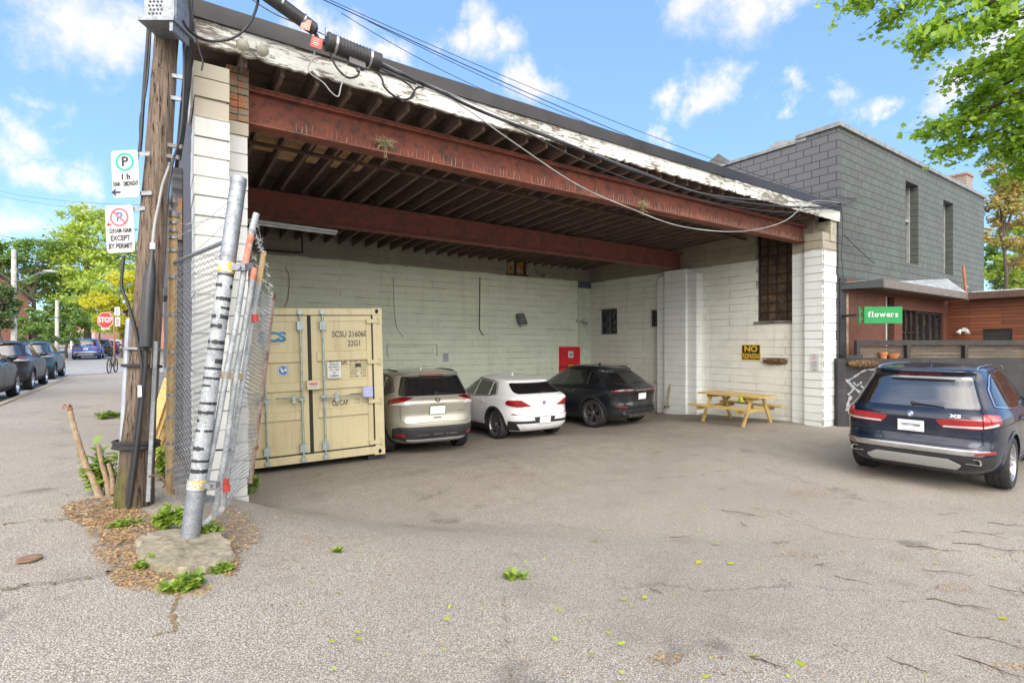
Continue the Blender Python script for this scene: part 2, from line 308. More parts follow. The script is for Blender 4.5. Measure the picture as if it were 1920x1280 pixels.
COPING = plain('grey_coping', (.28,.28,.26), .5, .5, var=.15)
GALV = two('galvanised_steel', (.36,.385,.41), (.27,.295,.32), 14, .35, .65, .42, .75, bump=.08, rough2=.55)
GALVW = two('whitewashed_pipe', (.40,.425,.44), (.27,.29,.305), 9, .4, .65, .5, .25, bump=.1)
WIRE = plain('galvanised_wire', (.52,.54,.56), .45, .7, var=.08)
BLACK = plain('black_plastic', (.018,.018,.019), .5, var=.15)
BLACKR = plain('black_rubber', (.022,.021,.021), .8, var=.2, scale=14, bump=.2)
CABLE = plain('black_cable', (.02,.02,.022), .55, var=.1)
CABLEG = plain('grey_cable', (.30,.30,.29), .6, var=.1)
def creampaint():
    m = NT('cream_container_paint'); k = m.noise(1.1, 5, .6); g = m.noise(26, 5, .7); st = m.noise(2.5, 5, .6, m.scale((4,4,.25)))
    col = m.mix(m.ramp(k, .35, .75), (.475,.415,.245), (.40,.345,.20)); col = m.mix(m.ramp(st, .50, .75, 0, .45), col, (.30,.23,.12)); col = m.mix(m.ramp(g, .68, .73), col, (.30,.15,.07)); m.set(col, .42); return m.mat
CREAM = creampaint()
CREAMD = plain('cream_edge_paint', (.72,.62,.36), .5, var=.1)
WHITE = plain('white_sheet', (.53,.53,.52), .5, var=.04)
INK = plain('black_ink', (.02,.02,.022), .6, var=.05)
GREEN = plain('sign_green', (.0,.36,.24), .5, var=.05)
REDS = plain('sign_red', (.62,.02,.02), .45, var=.06)
REDF = plain('faded_red', (.62,.12,.16), .6, var=.15, scale=30)
BLUEI = plain('blue_ink', (.04,.14,.36), .5, var=.05)
YEL = plain('sign_yellow', (.78,.50,.02), .5, var=.08)
CHROME = plain('bright_chrome', (.75,.75,.76), .12, 1., var=.03)
ALU = plain('brushed_aluminium', (.50,.50,.51), .32, .9, var=.06)
GLASSD = plain('dark_glass', (.010,.011,.012), .03, 0., 1.0, var=.05); GLASSD.node_tree.nodes['Principled BSDF'].inputs['IOR'].default_value = 1.9
def pane_mat():
    m = NT('dusty_window_glass'); k = m.noise(5, 5); m.set(m.mix(m.ramp(k,.3,.7), (.02,.02,.018), (.06,.055,.045)), m.ramp(k,.3,.7,.08,.35), 0, .6); return m.mat
PANE = pane_mat()
PINE = two('pressure_treated_pine', (.62,.44,.16), (.50,.34,.11), 5, .35, .7, .6, stretch=(.6,3,3), bump=.2)
PINE2 = two('raw_pine_slats', (.72,.50,.20), (.60,.37,.13), 5, .35, .7, .7, stretch=(3,3,.4), bump=.2)
def polewood():
    m = NT('weathered_pole_wood'); v = m.scale((22, 22, .9)); g = m.noise(1.9, 10, .78, v); c = m.noise(3.4, 8, .75, m.scale((16,16,.55)))
    col = m.mix(m.ramp(g, .3, .68), (.06,.045,.034), (.235,.18,.135)); col = m.mix(m.ramp(c, .40, .455, 1, 0), col, (.028,.018,.012))
    x, y, z = m.xyz(); moss = m.math('MULTIPLY', m.ramp(m.math('MULTIPLY_ADD', m.noise(4, 5), 1.2, z), .7, 1.5, 1, 0), m.ramp(m.math('SUBTRACT', m.noise(2.4,4), m.math('MULTIPLY', x, 1.6)), .40, .62)); col = m.mix(m.math('MULTIPLY', moss, .75), col, (.17,.19,.025))
    low = m.ramp(m.math('MULTIPLY_ADD', m.noise(2, 4), .6, z), .6, 1.6, .55, 0); col = m.mix(low, col, (.05,.035,.025))
    m.bump(m.math('ADD', g, m.ramp(c, .36, .43)), .8, .012); m.set(col, .9, 0, .2); return m.mat
POLE = polewood()
TANP = two('tan_fence_post', (.46,.34,.17), (.34,.20,.09), 5, .4, .66, .7, stretch=(2,2,.5), bump=.25)
BARK = two('tree_bark', (.13,.10,.075), (.07,.055,.042), 8, .35, .65, .95, stretch=(3,3,.6), bump=.8)
TWIG = plain('twig_bark', (.09,.06,.045), .9, var=.25, scale=20)
STEM = two('cut_stem_bark', (.40,.30,.20), (.28,.19,.12), 12, .35, .65, .9, bump=.4)
ROPE = two('coir_fibre', (.30,.19,.09), (.13,.08,.04), 30, .35, .65, .95, bump=.9)
CLAY = plain('terracotta', (.52,.20,.08), .75, var=.12)
TIMBER = two('dark_stained_timber', (.045,.042,.040), (.03,.028,.027), 4, .35, .65, .75, bump=.2)
OLDPL = two('weathered_planks', (.17,.14,.105), (.10,.085,.065), 4, .35, .65, .9, stretch=(.35,.35,5), bump=.4)
def siding():
    m = NT('red_cedar_siding'); x, y, z = m.xyz(); b = m.n.new('ShaderNodeTexBrick'); b.inputs['Scale'].default_value = 1; b.inputs['Mortar Size'].default_value = .008; b.inputs['Brick Width'].default_value = 1.6; b.inputs['Row Height'].default_value = .11
    b.inputs['Color1'].default_value = (.24,.07,.027,1); b.inputs['Color2'].default_value = (.13,.038,.017,1); b.inputs['Mortar'].default_value = (.03,.015,.01,1); m.l.new(m.comb(y, z), b.inputs['Vector'])
    col = m.mix(m.ramp(m.noise(3, 6, .6, m.scale((1,.4,6))), .4, .7, 0, .6), b.outputs['Color'], (.10,.035,.018)); m.bump(m.math('MULTIPLY', b.outputs['Fac'], -1.), .6, .01); m.set(col, .6); return m.mat
CEDAR = siding()
def leafmat(name, c1, c2, tr=.45, rough=.45):
    m = NT(name); oi = m.n.new('ShaderNodeNewGeometry'); k = oi.outputs['Random Per Island']
    col = m.mix(k, c1, c2); n = m.n; d = n.new('ShaderNodeBsdfDiffuse'); t = n.new('ShaderNodeBsdfTranslucent'); mx = n.new('ShaderNodeMixShader'); mx.inputs[0].default_value = tr
    g = n.new('ShaderNodeBsdfGlossy'); g.inputs['Roughness'].default_value = rough; m2 = n.new('ShaderNodeMixShader'); m2.inputs[0].default_value = .06
    m.l.new(col, d.inputs[0]); m.l.new(m.mix(1, col, (1.25,1.2,.6), 'MULTIPLY'), t.inputs[0]); m.l.new(d.outputs[0], mx.inputs[1]); m.l.new(t.outputs[0], mx.inputs[2]); m.l.new(mx.outputs[0], m2.inputs[1]); m.l.new(g.outputs[0], m2.inputs[2])
    m.l.new(m2.outputs[0], n['Material Output'].inputs[0]); return m.mat
LEAF_NEAR = leafmat('maple_leaf_green', (.40,.58,.06), (.19,.36,.04), .6)
LEAF_SPR = leafmat('spring_yellow_green', (.50,.60,.10), (.27,.40,.06), .5)
LEAF_GOLD = leafmat('gold_green', (.66,.62,.04), (.46,.50,.04), .5)
LEAF_MID = leafmat('mid_green_leaf', (.22,.36,.06), (.10,.20,.035), .45)
LEAF_DK = leafmat('dark_green_leaf', (.11,.19,.05), (.05,.10,.03), .4)
LEAF_TAN = leafmat('tan_spring_leaf', (.42,.30,.11), (.30,.30,.07), .45)
WEED = leafmat('weed_leaf', (.36,.48,.08), (.15,.26,.04), .45)
LITTER = leafmat('dry_leaf', (.50,.32,.14), (.16,.09,.05), .1, .8)
LITG = leafmat('fallen_green_leaf', (.34,.48,.03), (.45,.42,.04), .2)
# ------------------------------------------------------------------ ground heights (z) from the slopes of the lot
CURBX = -3.1
def gdrop(u, v):
    w = lerp(7, .9, S_((v-1.0)/7.0)); e = S_((u+.1)/w)
    g = 1.45 + .58*e + .20*S_((v-7.5)/4)*e*S_((v-6)/2)
    if v > 35 and u < .2: g -= (min(v, 160)-35)*.0118
    return g
def gz(u, v): return CZ - gdrop(u, v)
def rz(u, v): return CZ - 1.60 + (max(0, min(v, 170)-37)*.0118)
def G(px, py):                         # where the view ray meets the lot
    d = pdir(px, py); t = .5
    for _ in range(4000):
        p = O_ + d*t
        if p.z <= gz(p.x, p.y): return V((p.x, p.y, gz(p.x, p.y)))
        t += .01
    return p
def left_edge(v):                      # sidewalk edge, turning the corner into the cross street
    if v < 29.5: return CURBX
    return CURBX + 5.2*(1-cos(min(1, (v-29.5)/5.2)*pi/2)) if v < 34.7 else 2.1
def build_ground():
    # far ground sheet
    m = MB(); N = 40
    xs = [-600,-300,-150,-80,-40,-20,-13] + [-8,-3.4] + [-3.0, 2, 10, 20, 40, 80, 160, 300, 600]; ys = [-200,-60,-15,0,10,20,30,36,36.4,45,60,80,110,140,170,220,300,600,1500]
    def z(x, y):
        if x > -3.2 and y < 36.2 and x < 70: return CZ-2.9
        return rz(x, y) - .03
    vs = [(x, y, z(x, y)) for y in ys for x in xs]; w = len(xs)
    m.add(vs, [(j*w+i, j*w+i+1, (j+1)*w+i+1, (j+1)*w+i) for j in range(len(ys)-1) for i in range(w-1)])
    tag(m.build('ground', plain('bare_earth', (.16,.15,.10), .95)), kind='structure')
    # road with the cross street
    m = MB(); ys = [-15] + list(range(-10, 36, 5)) + [36, 40, 45.5, 50, 60, 75, 90, 110, 130, 150, 170]
    for a, b in zip(ys, ys[1:]):
        m.add([(-12, a, rz(0,a)), (-2.9, a, rz(0,a)), (-2.9, b, rz(0,b)), (-12, b, rz(0,b))], [(0,1,2,3)])
    m.add([(-2.9, 34.0, rz(0,34)+.0), (40, 34.0, rz(0,34)), (40, 45, rz(0,45)), (-2.9, 45, rz(0,45))], [(0,1,2,3)])
    m.add([(-60, 36.0, rz(0,36)), (-12, 36.0, rz(0,36)), (-12, 45, rz(0,45)), (-60, 45, rz(0,45))], [(0,1,2,3)])
    tag(m.build('road', A_ROAD), kind='structure')
    # far sidewalks (across the street, and beyond the junction)
    m = MB(); f = MB()
    for (x0, x1, y0, y1) in ((-15, -12, -15, 36), (-15, -12, 45, 170), (-2.9, 2, 45.3, 170)):
        for k in range(6):
            a = lerp(y0, y1, k/6); b = lerp(y0, y1, (k+1)/6)
            m.add([(x0,a,rz(0,a)+.13),(x1,a,rz(0,a)+.13),(x1,b,rz(0,b)+.13),(x0,b,rz(0,b)+.13),(x0,a,rz(0,a)-.02),(x1,a,rz(0,a)-.02),(x1,b,rz(0,b)-.02),(x0,b,rz(0,b)-.02)],[(0,1,2,3),(0,4,5,1),(2,6,7,3),(1,5,6,2),(3,7,4,0)])
    tag(m.build('far_sidewalk', CONC), kind='structure')
    # lot and near sidewalk: one sheet following the slopes
    m = MB()
    vs_ = [-12,-8,-5,-3] + [round(-2+.25*i, 3) for i in range(0, 61)] + [14,15,16,18,20,22,25,28,29.5,30.2,31,31.8,32.6,33.3,34,34.69,35.2]
    us = [i*.25 for i in range(0, 21)]
    cols = [0, .12, .3, .5, .7, .85] + [.95+.05]    # fractions from curb to x=-0.4
    xs2 = [-.4+.2*i for i in range(0, 40)] + [7.8+.6*i for i in range(0, 20)] + [20, 24, 30, 40, 60]
    rows = []
    for v in vs_:
        L = left_edge(v); rowx = [lerp(L, max(-.45, L+.3), c) for c in cols]
        rowx += [max(x, L+.35+.01*i) for i, x in enumerate(xs2)]
        rows.append(rowx)
    w = len(rows[0]); vv = []
    for v, r in zip(vs_, rows):
        for x in r: vv.append((x, v, gz(x, v) + (.012*(math.sin(x*1.7+v*.9)+math.sin(v*2.3-x*.6)) if x > -2.8 and v < 20 else 0)))
    m.add(vv, [(j*w+i, j*w+i+1, (j+1)*w+i+1, (j+1)*w+i) for j in range(len(rows)-1) for i in range(w-1)])
    o = m.build('parking_lot', A_LOT, smooth=60); tag(o, kind='structure')
    # kerb
    m = MB(); pth = [(CURBX, y) for y in (-12,-6,0,5,10,15,20,25,29.5)] + [(left_edge(v), v) for v in (30.2,31,31.8,32.6,33.3,34,34.5)] + [(2.1,34.7),(4,34.75),(20,34.8)]
    pv = []
    for i, (x, y) in enumerate(pth):
        a = V(pth[max(0,i-1)]); b = V(pth[min(len(pth)-1,i+1)]); t = (b-a).normalized(); nrm = V((t.y, -t.x))
        zt = gz(x, y)+.018; zb = zt-.28
        for (o_, z) in ((.10, zt), (-.07, zt-.005), (-.10, zt-.05), (-.10, zb), (.10, zb)): q = V((x,y))+nrm*o_; pv.append((q.x, q.y, z))
    m.add(pv, [(i*5+k, i*5+(k+1)%5, (i+1)*5+(k+1)%5, (i+1)*5+k) for i in range(len(pth)-1) for k in range(5)])
    tag(m.build('curb', CURB), kind='structure')
build_ground()

# ------------------------------------------------------------------ the open-fronted garage
FY = 6.15; BY = 14.6; RX = 13.55
garage = thing('open_garage', 'wide open fronted white block garage with rusty red beams under a flat roof', 'garage', (0,0,0))
def block_pile(x0, x1, y0, y1, z0, z1, h=.2, jit=.008, seed=1, skip=0):
    m = MB(); r = random.Random(seed); z = z0; 
    while z < z1-.01:
        a = [r.uniform(-jit, jit) for _ in range(4)]; t = min(z+h, z1)
        m.box((x0+a[0], y0+a[1]*1.4, z+.003+abs(a[3])*.6), (x1+a[2], y1, t-.004-abs(a[1])*.5)); z += h
    m.box((x0+.02, y0+.02, z0), (x1-.02, y1-.002, z1-.02)); return m
def build_garage():
    P = garage
    # left pier: stacked blocks, front face and stepped-back return with bare brick on top
    m = block_pile(.31, .62, FY, FY+.62, -.2, 4.36, seed=3); m.build('front_pier', PIERW, P)
    m = block_pile(.615, .84, FY+.31, FY+.75, -.4, 3.95, seed=5); m.build('return_pier', PIERW, P)
    b = MB(); z = 3.96; r = random.Random(2)
    while z < 4.5:
        for k in range(2): b.box((.63+.11*k+r.uniform(-.006,.006), FY+.315+r.uniform(-.01,.01), z), (.735+.11*k, FY+.7, z+.066))
        z += .075
    b.build('brick_padding', OLDBR, P)
    # left wall: dark outside, white inside
    m = MB(); m.box((.31, FY+.62, -.9), (.62, BY+.3, 4.62)); o = m.build('left_wall', SLATEB, P)
    m = MB(); m.box((.622, FY+.76, -.9), (.70, BY, 4.3)); m.build('left_wall_lining', PIERV, P)
    m = MB(); m.box((.285, FY+.20, 3.95), (.305, FY+.72, 4.50)); m.build('side_board', plain('grey_painted_board', (.50,.50,.47), .6), P)
    # back wall with a small window hole at (8.6..9.4)
    wx0 = atY(950, 515, BY).x; wx1 = atY(988, 515, BY).x; wz0 = atY(965, 514, BY).z; wz1 = wz0+.62
    m = MB(); Y0 = BY; Y1 = BY+.3
    m.box((.62, Y0, -1.0), (wx0, Y1, 4.9)); m.box((wx1, Y0, -1.0), (RX, Y1, 4.9)); m.box((wx0, Y0, -1.0), (wx1, Y1, wz0)); m.box((wx0, Y0, wz1), (wx1, Y1, 4.9))
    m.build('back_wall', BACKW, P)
    w = MB(); w.box((wx0, Y0+.05, wz0), (wx0+.06, Y0+.12, wz1)); w.box((wx1-.06, Y0+.05, wz0), (wx1, Y0+.12, wz1)); w.box((wx0-.05, Y0-.03, wz0-.05), (wx1+.05, Y0+.05, wz0)); w.box(((wx0+wx1)/2-.03, Y0+.05, wz0+.002), ((wx0+wx1)/2+.03, Y0+.12, wz1))
    o = w.build('window_frame', RUSTD, P)
    st = NT('stained_glass'); k = st.xyz(st.vor(7, 'F1', out='Color')); c = st.mix(k[0], (.45,.14,.06), (.50,.42,.12)); c = st.mix(st.ramp(k[1], .5, .6), c, (.42,.40,.32)); st.set(c, .2)
    w = MB(); w.box((wx0, Y0+.14, wz0), (wx1, Y0+.15, wz1)); w.build('pane', st.mat, o)
    # cement margin in the back corner
    m = MB(); m.box((RX-.62, BY-.04, -1.0), (RX-.002, BY-.001, 3.55)); m.build('corner_pilaster', plain('pale_cement', (.60,.66,.52), .8, var=.08), P)
    m = MB(); m.box((RX-.62, BY-.045, 3.552), (RX-.002, BY-.001, 3.80)); m.build('pilaster_cap', plain('dark_blue_paint', (.10,.12,.18), .7), P)
    # right wall with three barred windows
    def wy(px, x=RX): return atX(px, 600, x).y
    wins = []
    for (pa, pb, pt, pbm) in ((1490, 1418, 452, 603), (1157, 1124, 580, 627), (1240, 1218, 581, 613)):
        y0 = wy(pa); y1 = wy(pb); ym = (pa+pb)/2
        wins.append((y0, y1, atX(pb, pbm, RX).z, atX(pb, pt if pt > 460 else 458, RX).z + (.4 if pt < 460 else 0)))
    wins.sort()
    m = MB(); X0, X1 = RX, RX+.3; ycur = FY+.35
    for (a, b, z0, z1) in wins:
        m.box((X0, ycur, -1.0), (X1, a, 4.85)); m.box((X0, a, -1.0), (X1, b, z0)); m.box((X0, a, z1), (X1, b, 4.85)); ycur = b
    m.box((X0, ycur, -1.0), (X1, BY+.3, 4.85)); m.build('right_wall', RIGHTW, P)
    brk = two('brown_grimy_glass', (.17,.115,.07), (.06,.042,.03), 3, .35, .65, .35, bump=.1)
    for i, (a, b, z0, z1) in enumerate(wins):
        f = MB(); nb = 4 if i == 0 else 3; nr = 10 if i == 0 else (4 if i == 1 else 2)
        f.box((X0+.10, a, z0), (X0+.16, a+.05, z1)); f.box((X0+.10, b-.05, z0), (X0+.16, b, z1)); f.box((X0+.10, a+.051, z0), (X0+.16, b-.051, z0+.05)); f.box((X0+.10, a+.051, z1-.05), (X0+.16, b-.051, z1))
        if i == 2: f.box((X0+.10, (a+b)/2-.03, z0+.051), (X0+.15, (a+b)/2+.03, z1-.051))
        else:
            for k in range(1, nb): f.box((X0+.115, lerp(a,b,k/nb)-.012, z0+.051), (X0+.14, lerp(a,b,k/nb)+.012, z1-.051))
            for k in range(1, nr): f.box((X0+.112, a+.051, lerp(z0,z1,k/nr)-.014), (X0+.128, b-.051, lerp(z0,z1,k/nr)+.014))
        o = f.build('window_frame', plain('dark_window_steel', (.03,.022,.018), .6) if i == 0 else plain('dark_steel', (.10,.11,.12), .5), P)
        g = MB(); g.box((X0+.165, a, z0), (X0+.17, b, z1)); g.build('pane', brk if i == 0 else PANE, o)
        if i < 2:
            g = MB(); yy = lerp(a,b,.38); g.disc((X0+.10, yy, lerp(z0,z1,.2)), (0,1,0), (0,0,1), .05, (-.02,0,0), 12); g.build('vent_hole', CHROME if i == 0 else plain('tan_vent', (.35,.25,.15), .6), o)
    # rough sill of the big window
    m = MB(); a, b, z0, z1 = wins[0]; m.box((X0-.03, a-.05, z0-.07), (X0-.002, b+.06, z0-.005)); m.build('window_sill', two('dark_rough_sill', (.10,.085,.065), (.22,.2,.16), 9, bump=.5), P)
    # right front pier
    m = block_pile(13.27, 13.98, FY, FY+.42, -.6, 4.2, seed=8); 
    m.build('front_pier', PIERV, P)
    m = MB(); m.box((13.42, FY+.42, -.7), (RX-.002, FY+.80, 4.15)); m.build('pier_return', PIERV, P)
    m = MB(); m.box((13.62, FY-.03, 4.0), (13.92, FY+.36, 4.5)); m.build('pier_cap', two('crumbling_cap', (.52,.48,.36), (.36,.33,.26), 7, bump=.6), P)
    for (y, w_) in ((FY-.012, .05),):
        m = MB(); r = random.Random(4); z = -.5
        while z < 4.0: m.box((13.262, FY+.02, z+r.uniform(0,.05)), (13.30, FY-.012+.03, z+.16)); m.box((13.272+r.uniform(0,.02), FY-.014, z), (13.33, FY-.001, z+.17+r.uniform(-.03,.02))); z += .2
        m.build('pier_edge', two('chipped_edge_paint', (.55,.55,.48), (.38,.37,.30), 9, .45, .6, .8, bump=.6), P)
    # mid pier under the second beam
    m = MB(); m.box((13.22, 10.05, -.95), (RX-.002, 10.85, 3.75)); m.build('middle_pier', PIERV, P)
    m = MB(); m.box((13.30, 9.72, -.95), (RX-.003, 10.049, 3.6)); m.box((13.30, 10.851, -.95), (RX-.003, 11.2, 3.6)); m.build('pier_shoulder', PIERV, P)
    # beams
    def ibeam(y, z0, z1, x0, x1, mat, fl=.24):
        m = MB(); m.box((x0, y-fl/2, z0), (x1, y+fl/2, z0+.022)); m.box((x0, y-fl/2, z1-.022), (x1, y+fl/2, z1)); m.box((x0, y-.008, z0+.022), (x1, y+.008, z1-.022)); m.box((x0, y-fl/2+.02, z1-.055), (x1, y-fl/2+.028, z1-.022))
        o = m.build('steel_beam', mat, P)
        s = MB(); r = random.Random(9); x = x0+ .55; k = 0; mt = plain('pale_spike_plastic', (.50,.38,.30), .6) if y < 8 else plain('dull_spike_plastic', (.20,.09,.07), .6); me = None
        while x < x1-.25:
            h = r.uniform(.08,.16)*(1 if r.random() > .08 else .5)
            if k < 100:          # the hundred nearest spikes are parts, the rest one run
                if me is None: q = MB(); q.tube([(0,0,0), (.008,-.012,1.)], [.0045,.0012], 3, caps=False); sp = q.build('bird_spike', mt, P); me = sp.data
                else: sp = bpy.data.objects.new('bird_spike', me); COL.objects.link(sp); sp.parent = P
                sp.location = (x, y-fl/2+.03, z0+.022); sp.scale = (r.uniform(-1.5,1.5), r.uniform(.3,1.6), h)
            else: s.tube([(x, y-fl/2+.03, z0+.022), (x+r.uniform(-.012,.012), y-fl/2+.02+r.uniform(-.01,.01), z0+.022+h)], [.0045,.0012], 3, caps=False)
            x += .060; k += 1
        q = s.build('bird_spikes', mt, P); q['kind'] = 'stuff'; return o
    ibeam(6.75, 1.5+2.52, 1.5+2.96, .84, 13.70, RUST1); ibeam(10.5, 1.5+2.30, 1.5+2.80, .70, RX, RUST2)
    # joists, falling slightly to the back
    def jz(y): return 4.47 - (y-6.3)*.030
    x = .78; k = 0
    while x < RX-.05:
        m = MB(); a, b = V((x, FY+.10, jz(FY)+.125)), V((x, BY-.001, jz(BY)+.125)); m.beam(a, b, .045, .25); m.build('joist', JOIST, P); x += .375; k += 1
    m = MB(); m.add([(.32, FY+.05, jz(FY)+.252), (13.98, FY+.05, jz(FY)+.252), (13.98, BY+.3, jz(BY)+.252), (.32, BY+.3, jz(BY)+.252), (.32, FY+.05, jz(FY)+.30), (13.98, FY+.05, jz(FY)+.30), (13.98, BY+.3, jz(BY)+.30), (.32, BY+.3, jz(BY)+.30)], [(0,3,2,1),(4,5,6,7),(0,1,5,4),(1,2,6,5),(2,3,7,6),(3,0,4,7)]); m.build('roof_deck', DECK, P)
    m = MB(); m.add([(.26, FY-.06, 4.90), (13.99, FY-.06, 4.90), (13.99, BY+.35, 4.62), (.26, BY+.35, 4.62), (.26, FY-.06, 4.80), (13.99, FY-.06, 4.80), (13.99, BY+.35, 4.52), (.26, BY+.35, 4.52)], [(0,1,2,3),(4,7,6,5),(0,4,5,1),(1,5,6,2),(2,6,7,3),(3,7,4,0)])
    m.build('roof', plain('black_felt_roof', (.05,.05,.052), .9), P)
    # bridging strips and pale boards between the joists
    m = MB(); m.beam((.7, 8.3, jz(8.3)-.022), (RX, 8.3, jz(8.3)-.022), .07, .04); m.build('bridging_strip', RUSTD, P)
    m = MB(); m.beam((.7, 12.6, jz(12.6)-.022), (RX, 12.6, jz(12.6)-.022), .05, .04); m.build('bridging_strip', RUSTD, P)
    for k, (w_, l0, l1) in enumerate(((.30,7.5,8.9),(.29,7.5,8.85),(.24,7.45,9.1),(.17,7.45,9.0),(.12,7.6,9.0),(.10,7.7,9.0))):
        xa = .78+.375*(k+.5); m = MB(); m.beam((xa, l0, jz(l0)+.10), (xa, l1, jz(l1)+.10), w_, .015); m.build('ceiling_board', PLY, P)
    for k in range(10):
        xa = .78+.375*(4+k)+.19; m = MB(); m.box((xa-.14, 6.42, 4.60), (xa+.14, 6.44, 4.66)); 
    # fascia boards and flashing; the last two boards overlap lower at the right-hand end
    xj = atY(1380, 350, FY-.05).x
    m = MB(); r = random.Random(5); n = 60
    def fas(x0, x1, zt, zb, y0, th, seed):
        mm = MB(); r = random.Random(seed); n = int((x1-x0)/.06); vs = []
        for i in range(n+1):
            x = lerp(x0, x1, i/n); z = zb + (r.uniform(-.012,.012) if r.random() < .92 else r.uniform(.01,.045)); t = zt
            vs += [(x, y0, z), (x, y0, t), (x, y0+th, t), (x, y0+th, z)]
        fs = [(i*4+k, i*4+(k+1)%4, i*4+4+(k+1)%4, i*4+4+k) for i in range(n) for k in range(4)] + [(0,3,2,1), (n*4, n*4+1, n*4+2, n*4+3)]
        return mm.add(vs, fs)
    zt = 4.775; zb = 4.525
    fas(.24, xj, zt, zb, FY-.05, .045, 1).build('fascia_board', PEEL, P); fas(xj-.05, 14.0, zt-.02, zb-.02, FY-.075, .024, 2).build('fascia_board', PEEL, P)
    m = MB(); n = 40; vs = []
    for i in range(n+1):
        x = lerp(.22, 14.02, i/n); d = .004*sin(i*1.9); vs += [(x, FY-.085+d, zt-.012), (x, FY-.07+d, 4.95), (x, FY+.1, 4.97), (x, FY-.06+d, zt-.014)]
    m.add(vs, [(i*4+k, i*4+(k+1)%4, i*4+4+(k+1)%4, i*4+4+k) for i in range(n) for k in range(4)] + [(0,3,2,1), (n*4, n*4+1, n*4+2, n*4+3)]); m.build('roof_flashing', FLASH, P)
    # conduit against the back wall and a pipe loop under the second beam
    pz = jz(13)
    m = MB(); y = 13.9; pts = [atY(565, 425, y), atY(567, 474, y), atY(498, 469, y)]; m.tube(pts, .03, 8); m.build('drain_pipe', plain('dark_pipe', (.05,.045,.05), .6), P)
    m = MB(); y = BY-.03; m.tube([atY(900, 520, y), atY(899, 617, y), atY(906, 628, y)], .018, 6); m.build('conduit', plain('wall_conduit', (.16,.15,.13), .6), P); m = MB(); m.tube(curve([atY(535,500,y), atY(542,520,y), atY(540,560,y), atY(531,580,y)]), .008, 4); m.build('loose_wire', plain('wall_conduit', (.16,.15,.13), .6), P); m = MB(); m.tube(curve([atY(737, 520, y), atY(740,590,y), atY(745,615,y), atY(756,632,y)]), .007, 4); m.build('loose_wire', plain('wall_conduit', (.16,.15,.13), .6), P); m = MB(); m.tube([atY(1000,494,y), atY(1007,512,y), atY(1018,516,y)], .014, 6); m.disc(atY(1019,516,y), (1,0,0), (0,0,1), .06, (0,-.04,0), 12)
    m.build('conduit', plain('wall_conduit', (.16,.15,.13), .6), P)
    # outline of an old blocked-up door on the back wall
    m = MB(); y = BY; a = atY(725, 647, y); b = atY(820, 650, y)
    for (p, q) in (((a.x, 2.0-.9), (a.x+.03, a.z)), ((b.x-.03, 1.1), (b.x, a.z)), ((a.x, a.z), (b.x, a.z+.03))): m.box((p[0], y-.025, p[1]), (q[0], y-.001, q[1]))
    m.build('door_trim', plain('pale_green_trim', (.58,.66,.50), .75, var=.08), P)
build_garage()
